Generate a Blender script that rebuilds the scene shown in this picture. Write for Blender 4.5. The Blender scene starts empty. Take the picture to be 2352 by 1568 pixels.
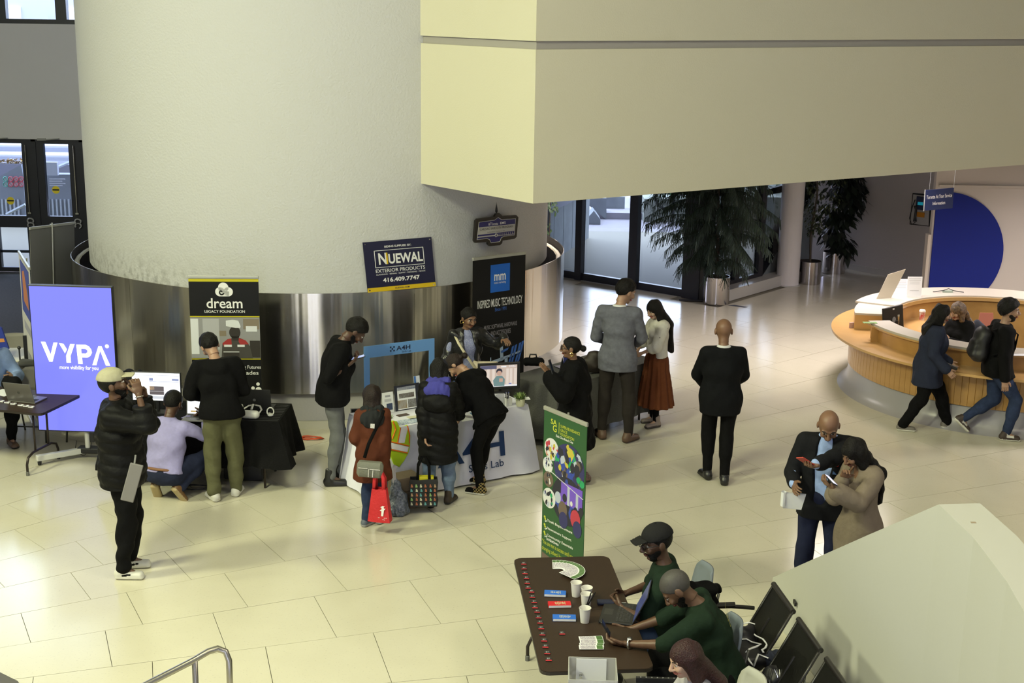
import bpy, bmesh, math, random
import numpy as np
from math import sin, cos, pi, radians, sqrt, atan2
from mathutils import Vector, Matrix, Euler
random.seed(7); rng = np.random.default_rng(7)
C = bpy.context.scene.collection
SC = bpy.context.scene
# ---------------------------------------------------------------- camera
FPX, YO, ROLL, CH = 3110.0, 787.0, 0.0152, 5.0
TH = math.atan(YO / FPX)
cam_d = bpy.data.cameras.new('camera'); cam = bpy.data.objects.new('camera', cam_d); C.objects.link(cam)
cam_d.sensor_width = 36.0; cam_d.lens = 36.0 * FPX / 2352.0; cam_d.clip_end = 300; cam_d.clip_start = 0.1
_X = Vector((1, 0, 0)); _U = Vector((0, sin(TH), cos(TH))); _F = Vector((0, cos(TH), -sin(TH)))
_r = _X * cos(ROLL) + _U * sin(ROLL); _u = -_X * sin(ROLL) + _U * cos(ROLL)
M = Matrix((_r, _u, -_F)).transposed().to_4x4(); M.translation = (0, 0, CH)
cam.matrix_world = M; SC.camera = cam
# ---------------------------------------------------------------- world, exposure
SC.view_settings.view_transform = 'Standard'; SC.view_settings.look = 'None'
SC.view_settings.gamma = 1.0; SC.view_settings.use_curve_mapping = False
SC.view_settings.exposure = 0.0
W = bpy.data.worlds.new('overcast_sky'); SC.world = W; W.use_nodes = True
W.node_tree.nodes['Background'].inputs[0].default_value = (0.74, 0.78, 1.0, 1)
W.node_tree.nodes['Background'].inputs[1].default_value = 8.0
SC.cycles.max_bounces = 6; SC.cycles.diffuse_bounces = 3; SC.cycles.glossy_bounces = 4
SC.cycles.transmission_bounces = 6; SC.cycles.transparent_max_bounces = 8
SC.cycles.caustics_reflective = False; SC.cycles.caustics_refractive = False
SC.cycles.use_denoising = True; SC.cycles.sample_clamp_indirect = 4.0
def area(name, loc, size, power, col, aim=(0, 0, -1), shape='DISK', spread=180):
    d = bpy.data.lights.new(name, 'AREA'); d.shape = shape; d.size = size
    d.energy = power; d.color = col; d.spread = radians(spread)
    o = bpy.data.objects.new(name, d); C.objects.link(o); o.location = loc
    o.rotation_euler = Vector(aim).to_track_quat('-Z', 'Y').to_euler(); return o
WARM = (0.98, 1.0, 0.62)
# hall ceiling lamps (yellowish), placed at the real ceiling 9 m up
area('ceiling_lamp_hall', (-10.5, 8.0, 8.6), 1.6, 820, WARM, (0.55, 0.25, -0.8))
area('ceiling_lamp_hall', (-5.0, 5.0, 8.8), 1.6, 720, WARM, (0.2, 0.35, -1))
area('ceiling_lamp_hall', (0.5, 8.0, 8.9), 1.2, 120, WARM, (0, 0, -1))
area('ceiling_lamp_hall', (5.5, 7.0, 8.8), 1.2, 170, (1.0, .90, .68), (0, 0.1, -1))
# low soffit downlights over the reception and the back lobby
for (x, y, p) in ((8.3, 15.7, 60), (8.6, 18.8, 60), (5.4, 19.6, 26), (0.62, 19.6, 34), (4.6, 18.3, 34), (9.4, 20.6, 16)):
    area('soffit_downlight', (x, y, 2.86), 0.9, p*1.85, (1.0, 0.89, 0.86), (0, 0, -1), spread=150)
# ---------------------------------------------------------------- pixel helpers (photo px -> real place on a plane)
def ray(px, py):
    u, v = px - 1176, py - 784
    d = _F + _r * (u / FPX) - _u * (v / FPX)
    return d
def G(px, py, z=0.0):
    d = ray(px, py); t = (z - CH) / d.z; return Vector((d.x * t, d.y * t, z))
def AT(px, py, Y):
    d = ray(px, py); t = Y / d.y; return Vector((d.x * t, Y, CH + d.z * t))
def ONP(px, py, P0, D):                       # ray with the vertical plane through P0 along D
    d = ray(px, py); n = Vector((-D[1], D[0], 0)); t = (Vector((P0[0], P0[1], 0)) - Vector((0, 0, CH))).dot(n) / d.dot(n)
    return Vector((0, 0, CH)) + d * t
# ---------------------------------------------------------------- materials
MATS = {}
def mat(name, col, rough=0.6, metal=0.0, noise=None, bump=None, emit=None, alpha=None, coat=0, spec=0.5, sheen=0, trans=0, coords='Object'):
    """noise=(scale, amount, second colour), bump=(scale, strength)"""
    if name in MATS: return MATS[name]
    m = bpy.data.materials.new(name); m.use_nodes = True; nt = m.node_tree; b = nt.nodes['Principled BSDF']
    c = tuple(col) + (1,)
    b.inputs['Base Color'].default_value = c; b.inputs['Roughness'].default_value = rough; b.inputs['Metallic'].default_value = metal
    b.inputs['Specular IOR Level'].default_value = spec
    if coat: b.inputs['Coat Weight'].default_value = coat; b.inputs['Coat Roughness'].default_value = 0.08
    if sheen: b.inputs['Sheen Weight'].default_value = sheen; b.inputs['Sheen Roughness'].default_value = .5
    if trans: b.inputs['Transmission Weight'].default_value = trans
    tc = nt.nodes.new('ShaderNodeTexCoord')
    if noise:
        n = nt.nodes.new('ShaderNodeTexNoise'); n.inputs['Scale'].default_value = noise[0]; n.inputs['Detail'].default_value = 4
        nt.links.new(tc.outputs[coords], n.inputs['Vector'])
        r = nt.nodes.new('ShaderNodeMapRange'); r.inputs['From Min'].default_value = .35; r.inputs['From Max'].default_value = .65
        r.inputs['To Max'].default_value = noise[1]
        nt.links.new(n.outputs['Fac'], r.inputs['Value'])
        x = nt.nodes.new('ShaderNodeMix'); x.data_type = 'RGBA'; x.inputs[6].default_value = c; x.inputs[7].default_value = tuple(noise[2]) + (1,)
        nt.links.new(r.outputs[0], x.inputs[0]); nt.links.new(x.outputs[2], b.inputs['Base Color'])
    if bump:
        n = nt.nodes.new('ShaderNodeTexNoise'); n.inputs['Scale'].default_value = bump[0]; n.inputs['Detail'].default_value = 3
        nt.links.new(tc.outputs[coords], n.inputs['Vector'])
        k = nt.nodes.new('ShaderNodeBump'); k.inputs['Strength'].default_value = bump[1]; k.inputs['Distance'].default_value = 0.02
        nt.links.new(n.outputs['Fac'], k.inputs['Height']); nt.links.new(k.outputs[0], b.inputs['Normal'])
    if emit: b.inputs['Emission Color'].default_value = tuple(emit[0]) + (1,); b.inputs['Emission Strength'].default_value = emit[1]
    if alpha is not None: b.inputs['Alpha'].default_value = alpha
    MATS[name] = m; return m
def glassmat(name, tint=(0.85, .92, 0.95), gloss=0.12):
    m = bpy.data.materials.new(name); m.use_nodes = True; nt = m.node_tree; nt.nodes.clear()
    o = nt.nodes.new('ShaderNodeOutputMaterial'); t = nt.nodes.new('ShaderNodeBsdfTransparent'); t.inputs[0].default_value = tint + (1,)
    g = nt.nodes.new('ShaderNodeBsdfGlossy'); g.inputs['Roughness'].default_value = 0.03
    x = nt.nodes.new('ShaderNodeMixShader'); f = nt.nodes.new('ShaderNodeFresnel'); f.inputs[0].default_value = 1.45
    a = nt.nodes.new('ShaderNodeMath'); a.operation = 'MULTIPLY_ADD'; a.inputs[1].default_value = 0.8; a.inputs[2].default_value = gloss * .2
    nt.links.new(f.outputs[0], a.inputs[0]); nt.links.new(a.outputs[0], x.inputs[0])
    nt.links.new(t.outputs[0], x.inputs[1]); nt.links.new(g.outputs[0], x.inputs[2]); nt.links.new(x.outputs[0], o.inputs[0])
    MATS[name] = m; return m
# ---------------------------------------------------------------- mesh builder
class MB:
    def __init__(s): s.v = []; s.f = []; s.m = []; s.T = None
    def _add(s, vs, fs, mi=0):
        b = len(s.v)
        if s.T is not None: vs = [s.T @ Vector(v) for v in vs]
        s.v += [tuple(v) for v in vs]; s.f += [tuple(i + b for i in f) for f in fs]; s.m += [mi] * len(fs); return s
    def box(s, x0, x1, y0, y1, z0, z1, mi=0, bev=0):
        if bev:
            b = bev
            def rect(z, i): return [(x0+i, y0+b, z), (x0+b, y0+i, z), (x1-b, y0+i, z), (x1-i, y0+b, z), (x1-i, y1-b, z), (x1-b, y1-i, z), (x0+b, y1-i, z), (x0+i, y1-b, z)]
            L = [rect(z0, b*.6), rect(z0+b, 0), rect(z1-b, 0), rect(z1, b*.6)]
            vs = sum(L, []); fs = [tuple(range(7, -1, -1)), tuple(range(24, 32))]
            for k in range(3):
                for i in range(8): j = (i+1) % 8; fs.append((k*8+i, k*8+j, k*8+8+j, k*8+8+i))
            return s._add(vs, fs, mi)
        vs = [(x0,y0,z0),(x1,y0,z0),(x1,y1,z0),(x0,y1,z0),(x0,y0,z1),(x1,y0,z1),(x1,y1,z1),(x0,y1,z1)]
        return s._add(vs, [(3,2,1,0),(4,5,6,7),(0,1,5,4),(1,2,6,5),(2,3,7,6),(3,0,4,7)], mi)
    def prism(s, poly, z0, z1, mi=0):
        n = len(poly); vs = [(p[0], p[1], z0) for p in poly] + [(p[0], p[1], z1) for p in poly]
        return s._add(vs, [tuple(range(n-1, -1, -1)), tuple(range(n, 2*n))] + [(i, (i+1) % n, (i+1) % n + n, i + n) for i in range(n)], mi)
    def slab(s, pts, off, mi=0):               # planar 3-D polygon extruded by a vector
        n = len(pts); o = Vector(off); vs = [Vector(p) for p in pts] + [Vector(p) + o for p in pts]
        return s._add(vs, [tuple(range(n-1, -1, -1)), tuple(range(n, 2*n))] + [(i, (i+1) % n, (i+1) % n + n, i + n) for i in range(n)], mi)
    def quad(s, a, b, c, d, mi=0): return s._add([a, b, c, d], [(0, 1, 2, 3)], mi)
    def tube(s, pts, r, n=8, mi=0, closed=False, caps=True, flat=1.0):
        P = [Vector(p) for p in pts]; N = len(P); R = r if isinstance(r, (list, tuple)) else [r] * N
        up = Vector((0, 0, 1)); rings = []; prev = None
        for i in range(N):
            a = P[(i-1) % N] if (closed or i > 0) else P[i]; b = P[(i+1) % N] if (closed or i < N-1) else P[i]
            t = (b - a); t = t.normalized() if t.length > 1e-9 else up
            if prev is None:
                x = t.cross(up) if abs(t.z) < .9 else t.cross(Vector((0, 1, 0)))
            else: x = prev - t * prev.dot(t)
            x.normalize(); prev = x; y = t.cross(x)
            rings.append([P[i] + x * (R[i] * cos(2*pi*k/n)) + y * (R[i] * flat * sin(2*pi*k/n)) for k in range(n)])
        vs = sum(rings, []); fs = []
        for i in range(N if closed else N-1):
            j = (i+1) % N
            for k in range(n): l = (k+1) % n; fs.append((i*n+k, i*n+l, j*n+l, j*n+k))
        if caps and not closed: fs += [tuple(range(n-1, -1, -1)), tuple((N-1)*n + k for k in range(n))]
        return s._add(vs, fs, mi)
    def lathe(s, prof, c=(0, 0, 0), n=24, mi=0, a0=0, a1=2*pi, caps=False):
        full = abs(a1 - a0 - 2*pi) < 1e-6; m = n if full else n + 1; vs = []; fs = []
        for (r, z) in prof:
            for k in range(m): a = a0 + (a1-a0) * k / n; vs.append((c[0] + r*cos(a), c[1] + r*sin(a), c[2] + z))
        for i in range(len(prof) - 1):
            for k in range(n if full else n):
                l = (k+1) % m if full else k+1; fs.append((i*m+k, i*m+l, (i+1)*m+l, (i+1)*m+k))
        return s._add(vs, fs, mi)
    def sphere(s, c, r, n=12, mi=0, sc=(1, 1, 1)):
        vs = []; fs = []; h = n // 2
        for i in range(h+1):
            a = pi * i / h
            for k in range(n): b = 2*pi*k/n; vs.append((c[0] + r*sc[0]*sin(a)*cos(b), c[1] + r*sc[1]*sin(a)*sin(b), c[2] + r*sc[2]*cos(a)))
        for i in range(h):
            for k in range(n): l = (k+1) % n; fs.append((i*n+k, (i+1)*n+k, (i+1)*n+l, i*n+l))
        return s._add(vs, fs, mi)
    def build(s, name, mats, parent=None, smooth=False, **props):
        me = bpy.data.meshes.new(name); me.from_pydata(s.v, [], s.f)
        for m in (mats if isinstance(mats, (list, tuple)) else [mats]): me.materials.append(m)
        if any(s.m): me.polygons.foreach_set('material_index', s.m)
        if smooth:
            me.polygons.foreach_set('use_smooth', [True] * len(s.f))
            if smooth != 'all':
                try: me.set_sharp_from_angle(angle=radians(40))
                except Exception: pass
        me.update(); o = bpy.data.objects.new(name, me); C.objects.link(o)
        if parent is not None: o.parent = parent
        for k, v in props.items(): o[k] = v
        return o
def thing(name, label, cat, loc=(0, 0, 0), rz=0, group=None, rot=None):
    o = bpy.data.objects.new(name, None); C.objects.link(o); o.empty_display_size = .1
    o.location = loc; o.rotation_euler = rot if rot else (0, 0, rz)
    o['label'] = label; o['category'] = cat
    if group: o['group'] = group
    return o
def tag(o, label, cat, group=None):
    o['label'] = label; o['category'] = cat
    if group: o['group'] = group
    return o
def struct(o): o['kind'] = 'structure'; return o
def dup(root, loc, rz=None, label=None, rot=None):
    def cp(o, par):
        c = o.copy(); C.objects.link(c); c.parent = par
        for ch in o.children: cp(ch, c)
        return c
    r = cp(root, None); r.location = loc
    if rz is not None: r.rotation_euler = (0, 0, rz)
    if rot: r.rotation_euler = rot
    if label: r['label'] = label
    return r
_tc = {}
def textmesh(s, bold=0.0, align='CENTER', spacing=1.0):
    k = (s, bold, align, spacing)
    if k not in _tc:
        cu = bpy.data.curves.new('t', 'FONT'); cu.body = s; cu.align_x = 'LEFT'; cu.offset = bold; cu.space_character = spacing
        cu.resolution_u = 3; cu.extrude = 0
        o = bpy.data.objects.new('t', cu); C.objects.link(o); dg = bpy.context.evaluated_depsgraph_get()
        me = bpy.data.meshes.new_from_object(o.evaluated_get(dg)); bpy.data.objects.remove(o)
        V = np.array([v.co[:] for v in me.vertices]); F = [tuple(p.vertices) for p in me.polygons]; _tc[k] = (V, F)
    return _tc[k]
def lettering(mb, s, x0, x1, z0, z1, y=0.0, bold=0.0, mi=0, shear=0, spacing=1.0):
    """flat lettering fitted in x0..x1, z0..z1 on the plane y (facing -y)"""
    V, F = textmesh(s, bold, spacing=spacing); a = V.min(0); b = V.max(0); q = (V - a) / np.maximum(b - a, 1e-6)
    vs = [(x0 + (x1-x0)*p[0] + shear*p[1], y, z0 + (z1-z0)*p[1]) for p in q]; mb._add(vs, F, mi)
def flatpoly(mb, pts, y=0.0, mi=0, t=0): mb._add([(p[0], y, p[1]) for p in pts], [tuple(range(len(pts)))], mi)
def disc2(mb, cx, cz, r, y, mi=0, n=20, sx=1.0, a0=0, a1=2*pi):
    flatpoly(mb, [(cx + r*sx*cos(a0+(a1-a0)*k/n), cz + r*sin(a0+(a1-a0)*k/n)) for k in range(n)], y, mi)
# common materials
black = mat('black_paint', (.012, .012, .014), .45)
frame_black = mat('black_frame_metal', (.012, .013, .02), .35)
white_p = mat('white_plastic', (.75, .75, .73), .35)
paper = mat('white_paper', (.82, .83, .86), .7)
grey_p = mat('grey_plastic', (.22, .22, .22), .5)
steel_dk = mat('dark_bronze_steel_tube', (.045, .035, .03), .35, .6)
chrome = mat('polished_chrome', (.75, .75, .76), .12, 1.0)
# ================================================================ STRUCTURE
FC = Vector((-9.150, 7.414))
tile_m = mat('terrazzo_tile', (.62, .585, .475), .17, noise=(3.0, .35, (.565, .53, .425)), spec=.38)
nt = tile_m.node_tree; b_ = nt.nodes['Principled BSDF']      # fine dark speckle of terrazzo
mixn = [n for n in nt.nodes if n.type == 'MIX'][0]
n2 = nt.nodes.new('ShaderNodeTexNoise'); n2.inputs['Scale'].default_value = 55; n2.inputs['Detail'].default_value = 2
tcn = [n for n in nt.nodes if n.type == 'TEX_COORD'][0]; nt.links.new(tcn.outputs['Object'], n2.inputs['Vector'])
mr = nt.nodes.new('ShaderNodeMapRange'); mr.inputs['From Min'].default_value = .62; mr.inputs['From Max'].default_value = .72; mr.inputs['To Max'].default_value = .35
nt.links.new(n2.outputs['Fac'], mr.inputs['Value'])
mx = nt.nodes.new('ShaderNodeMix'); mx.data_type = 'RGBA'; mx.inputs[7].default_value = (.40, .36, .31, 1)
nt.links.new(mixn.outputs[2], mx.inputs[6]); nt.links.new(mr.outputs[0], mx.inputs[0]); nt.links.new(mx.outputs[2], b_.inputs['Base Color'])
grout = mat('grout', (.20, .185, .14), .7)
carpet_m = mat('dark_carpet', (.035, .038, .05), .9, noise=(30, .6, (.06, .06, .075)))
floor = struct(MB().box(-30, 22, -1, 30, -.2, -.012).build('floor', grout))
def pol(r, a): return (FC.x + r*cos(radians(a)), FC.y + r*sin(radians(a)))
DA = 5.735; A0 = 12.47
tiles = []
def rows():
    # band 1: r 5.7..9.94, whole rows; band 2: 9.94..11.10; band 3: > 11.10 half rows
    for k in range(-9, 16):
        a0 = A0 + DA*k; a1 = a0 + DA; ty = k % 2       # k odd -> type a
        js = [5.88 + .868*i for i in range(-1, 5)] if not ty else [6.45 + .868*i for i in range(-2, 4)]
        js = [j for j in js if 3.9 < j < 9.7]; e = [4.2] + [j for j in js if j > 4.6] + [9.94]
        for r0, r1 in zip(e, e[1:]): tiles.append((r0, r1, a0, a1))
        for h in (0, 1):
            b0 = a0 + DA/2*h; b1 = b0 + DA/2; th = (2*k + h) % 2
            e = [9.94] + ([10.23] if th else [10.52]) + [11.10]
            for r0, r1 in zip(e, e[1:]): tiles.append((r0, r1, b0, b1))
            st = 11.69 if th else 11.98
            e = [11.10] + [st + .87*i for i in range(0, 19)]
            for r0, r1 in zip(e, e[1:]): tiles.append((r0, r1, b0, b1))
rows()
seen = []
for t in tiles:
    r0, r1, a0, a1 = t; cx, cy = pol((r0+r1)/2, (a0+a1)/2)
    if cy < 5.5 or cy > 27: continue
    if abs(cx) > .40*cy + 1.2: continue
    if (cx+2.62)**2 + (cy-18.39)**2 < 2.2**2 : continue
    if cx < -5.3 and cy > 17.0: continue
    if cy > 22.3 and (cx-.82)*-1.76 - (cy-24.81)*2.23 < -.1 and cx < 3.3: continue
    if cx >= 3.3 and (cx-3.46)*.76 - (cy-22.93)*.65 < -.05: continue
    seen.append((cx*cx + cy*cy, t))
seen.sort()
def tile_mb(mb, t):
    r0, r1, a0, a1 = t; g = .0025; ga = lambda r: math.degrees(g / r)
    P = [pol(r0+g, a0+ga(r0)), pol(r1-g, a0+ga(r1)), pol(r1-g, a1-ga(r1)), pol(r0+g, a1-ga(r0))]
    mb.prism(P, -.02, random.uniform(-.0006, .0006))
for _, t in seen[:300]:
    mb = MB(); tile_mb(mb, t); mb.build('tile', tile_m, floor)
mb = MB()
for _, t in seen[300:]: tile_mb(mb, t)
mb.build('far_tiles', tile_m, floor)['kind'] = 'stuff'
MB().prism([(-30, 17.2), (-5.3, 17.2), (-4.2, 19.5), (-4.2, 24.4), (-30, 24.4)], -.012, .004).build('carpet', carpet_m, floor)
# light chalky pattern woven in the carpet
mb = MB()
for (x, y, rz) in [(45, 780, .5), (52, 778, .5), (60, 774, .5), (68, 770, .5), (60, 792, -.15), (66, 798, -.15)]:
    p = G(x, y); mb.T = Matrix.Translation(p) @ Matrix.Rotation(rz+.5, 4, 'Z'); mb.box(-.22, .22, -.015, .015, .004, .007)
mb.T = None; mb.build('carpet_lines', mat('carpet_line', (.16, .16, .15), .9), floor)
# curved drum wall
stucco = mat('cream_stucco', (.54, .54, .55), .85, bump=(38, .35))
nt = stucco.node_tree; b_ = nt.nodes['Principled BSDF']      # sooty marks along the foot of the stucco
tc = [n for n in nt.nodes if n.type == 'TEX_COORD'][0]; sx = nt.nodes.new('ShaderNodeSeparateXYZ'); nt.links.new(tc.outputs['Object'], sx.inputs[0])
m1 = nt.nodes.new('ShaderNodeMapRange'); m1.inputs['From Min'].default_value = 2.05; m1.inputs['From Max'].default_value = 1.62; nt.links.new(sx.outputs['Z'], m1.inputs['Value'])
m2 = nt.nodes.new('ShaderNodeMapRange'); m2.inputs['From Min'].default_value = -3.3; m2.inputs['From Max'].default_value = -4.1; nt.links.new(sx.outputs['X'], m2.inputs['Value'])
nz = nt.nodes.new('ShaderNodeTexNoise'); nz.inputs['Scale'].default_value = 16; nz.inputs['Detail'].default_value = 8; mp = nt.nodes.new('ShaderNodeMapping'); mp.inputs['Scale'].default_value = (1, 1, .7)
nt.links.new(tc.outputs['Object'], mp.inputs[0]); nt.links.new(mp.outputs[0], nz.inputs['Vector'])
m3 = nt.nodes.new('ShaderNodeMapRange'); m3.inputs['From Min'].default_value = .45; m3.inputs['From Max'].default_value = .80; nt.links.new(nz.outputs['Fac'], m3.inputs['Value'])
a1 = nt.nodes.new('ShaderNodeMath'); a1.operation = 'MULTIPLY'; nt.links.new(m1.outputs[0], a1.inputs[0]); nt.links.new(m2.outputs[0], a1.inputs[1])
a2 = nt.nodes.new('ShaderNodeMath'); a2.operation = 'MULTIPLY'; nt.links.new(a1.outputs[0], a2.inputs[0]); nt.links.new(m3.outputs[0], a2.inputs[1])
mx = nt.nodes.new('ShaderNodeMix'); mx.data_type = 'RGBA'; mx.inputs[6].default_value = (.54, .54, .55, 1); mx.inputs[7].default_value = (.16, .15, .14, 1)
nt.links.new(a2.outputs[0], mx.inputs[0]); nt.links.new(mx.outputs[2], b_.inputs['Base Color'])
DC = (-2.62, 18.39)
DCV = 0
drum = struct(MB().lathe([(3.08, 1.60), (3.08, 9.2)], DC + (0,), 128).build('wall_drum', stucco, smooth=True))
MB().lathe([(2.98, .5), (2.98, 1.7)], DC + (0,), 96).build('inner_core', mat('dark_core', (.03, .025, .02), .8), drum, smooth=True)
base_m = mat('grey_plaster_base', (.42, .41, .42), .8, bump=(40, .2))
MB().lathe([(3.02, .10), (3.02, .50), (3.05, .50)], DC + (0,), 96).build('drum_base', base_m, drum, smooth=True)
MB().lathe([(3.04, 0), (3.04, .095), (3.0, .10)], DC + (0,), 96).build('stone_skirting', mat('stone_skirting', (.55, .53, .45), .35), drum, smooth=True)
steel_m = mat('brushed_stainless', (.66, .63, .58), .24, 1.0)
nt = steel_m.node_tree; tc = nt.nodes['Texture Coordinate'] if 'Texture Coordinate' in nt.nodes else [n for n in nt.nodes if n.type == 'TEX_COORD'][0]
mp = nt.nodes.new('ShaderNodeMapping'); mp.inputs['Scale'].default_value = (1, 1, .02); nt.links.new(tc.outputs['Object'], mp.inputs[0])
nz = nt.nodes.new('ShaderNodeTexNoise'); nz.inputs['Scale'].default_value = 6; nz.inputs['Detail'].default_value = 2; nt.links.new(mp.outputs[0], nz.inputs['Vector'])
bp = nt.nodes.new('ShaderNodeBump'); bp.inputs['Strength'].default_value = .16; bp.inputs['Distance'].default_value = .05; nt.links.new(nz.outputs['Fac'], bp.inputs['Height'])
nt.links.new(bp.outputs[0], nt.nodes['Principled BSDF'].inputs['Normal'])
n3 = nt.nodes.new('ShaderNodeTexNoise'); n3.inputs['Scale'].default_value = 1.6; n3.inputs['Detail'].default_value = 2; nt.links.new(tc.outputs['Object'], n3.inputs['Vector'])
r3 = nt.nodes.new('ShaderNodeMapRange'); r3.inputs['To Min'].default_value = .17; r3.inputs['To Max'].default_value = .27; nt.links.new(n3.outputs['Fac'], r3.inputs['Value']); nt.links.new(r3.outputs[0], nt.nodes['Principled BSDF'].inputs['Roughness'])
tg = nt.nodes.new('ShaderNodeTangent'); tg.direction_type = 'RADIAL'; tg.axis = 'Z'; nt.links.new(tg.outputs[0], nt.nodes['Principled BSDF'].inputs['Tangent']); nt.nodes['Principled BSDF'].inputs['Anisotropic'].default_value = .75; nt.nodes['Principled BSDF'].inputs['Anisotropic Rotation'].default_value = .25
# steel cladding in sheets, standing a little off the drum at its two ends
def shellR(a):      # a = angle from the front, radians
    t = min(1, max(0, (abs(a) - radians(38)) / radians(45))); t = t*t*(3-2*t); return 3.10 + .22*t
front = atan2(-DC[1], -DC[0])
def sheet(d0, d1, zlo=.45, zhi=1.66):
    mb = MB(); n = 10; vs = []; fs = []
    for k in range(n+1):
        a = d0 + (d1-d0)*k/n; R = shellR(a); A = front + a
        for (r, z) in ((R, zlo), (R, zhi), (R-.012, zhi), (R-.012, zlo)): vs.append((DC[0]+r*cos(A), DC[1]+r*sin(A), z))
    for k in range(n):
        for j in range(4): l = (j+1) % 4; fs.append((k*4+j, k*4+l, k*4+4+l, k*4+4+j))
    fs += [(0, 1, 2, 3), (n*4+3, n*4+2, n*4+1, n*4)]
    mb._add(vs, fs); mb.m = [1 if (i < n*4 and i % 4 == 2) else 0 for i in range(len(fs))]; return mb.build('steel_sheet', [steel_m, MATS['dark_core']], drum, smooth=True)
edges = [-118, -100, -82, -48, -14, 20, 54, 84, 100, 118]
for e0, e1 in zip(edges, edges[1:]): sheet(radians(e0), radians(e1) - .0012)
for sgn in (-1, 1):     # rolled rim seen from above at both ends
    pts = [(DC[0]+(shellR(a)-.07)*cos(front+a), DC[1]+(shellR(a)-.07)*sin(front+a), 1.56) for a in [sgn*radians(60+6*i) for i in range(10)]]
    MB().tube(pts, .035, 6, flat=.5).build('rim_rail', mat('rim_paint', (.35, .32, .22), .6), drum, smooth=True)
# bulkhead (box beam) crossing the hall
cor = Vector((.20, 14.26)); LL = Vector((-1.085, 15.72)); dR = Vector((6.78, 4.34)); RR = cor + dR*1.75
dL = (LL - cor).normalized(); LL2 = LL + dL*.5
beam_m = mat('beam_plaster', (.64, .61, .465), .85, bump=(60, .12))
def beam_poly(ins):
    nl = Vector((dL.y, -dL.x)); nr = Vector((dR.y, -dR.x)).normalized()
    if nl.dot(Vector((-1, -1))) > 0: nl = -nl        # nl points inwards
    if nr.dot(Vector((1, -1))) > 0: nr = -nr
    a = LL2 + nl*ins; b = cor + (nl + nr)*ins*.78; c = RR + nr*ins
    return [a, b, c, c + nr*.8, b + Vector((-.2, 1.9)), a + Vector((.3, 1.2))]
beam = struct(MB().prism(beam_poly(0), 2.90, 4.495).build('wall_bulkhead', beam_m))
MB().prism(beam_poly(.03), 4.495, 4.58).build('reveal_band', mat('reveal_grey', (.36, .34, .31), .8), beam)
MB().prism(beam_poly(-.005), 4.58, 9.2).build('bulkhead_upper', beam_m, beam)
soff = mat('soffit_paint', (.42, .40, .37), .85)
nrr = Vector((-dR.y, dR.x)).normalized()
struct(MB().prism([cor + Vector((-.6, 1.5)), RR + nrr*.1, (18, 28.6), (-1.2, 28.6), (-1.2, 21)], 2.92, 3.15).build('ceiling_soffit', soff))
struct(MB().box(-24, 20, -3.5, 28, 9.2, 9.4).build('ceiling', mat('ceiling_paint', (.5, .49, .44), .9)))
struct(MB().box(-16.2, -16, -3.5, 24.6, 0, 9.2).build('wall_left', mat('side_paint', (.55, .54, .48), .9)))
struct(MB().box(-24, -1.95, -3.7, -3.5, 0, 9.2).build('wall_rear', MATS['side_paint'])); struct(MB().box(-.95, 20, -3.7, -3.5, 0, 9.2).build('wall_rear_right', MATS['side_paint']))  # unseen slit left between the rear walls so the steel shows a bright streak
struct(MB().box(13.8, 14, -3.5, 28, 0, 9.2).build('wall_right', MATS['side_paint']))
dkp = mat('unseen_panel_dark', (.02, .02, .022), .5)  # dark panels added out of view so the steel cladding reflects stripes
for x_ in (-22, -15, -9.5, -5, 1.5, 7, 12): struct(MB().box(x_, x_+2.6, -3.5, -3.3, 0, 3.2).build('unseen_panel_rear', dkp))
for y_ in (-1, 4.5, 10, 15.5, 20.5): struct(MB().box(-16, -15.8, y_, y_+2.4, 0, 4.2).build('unseen_panel_side', dkp))
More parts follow.
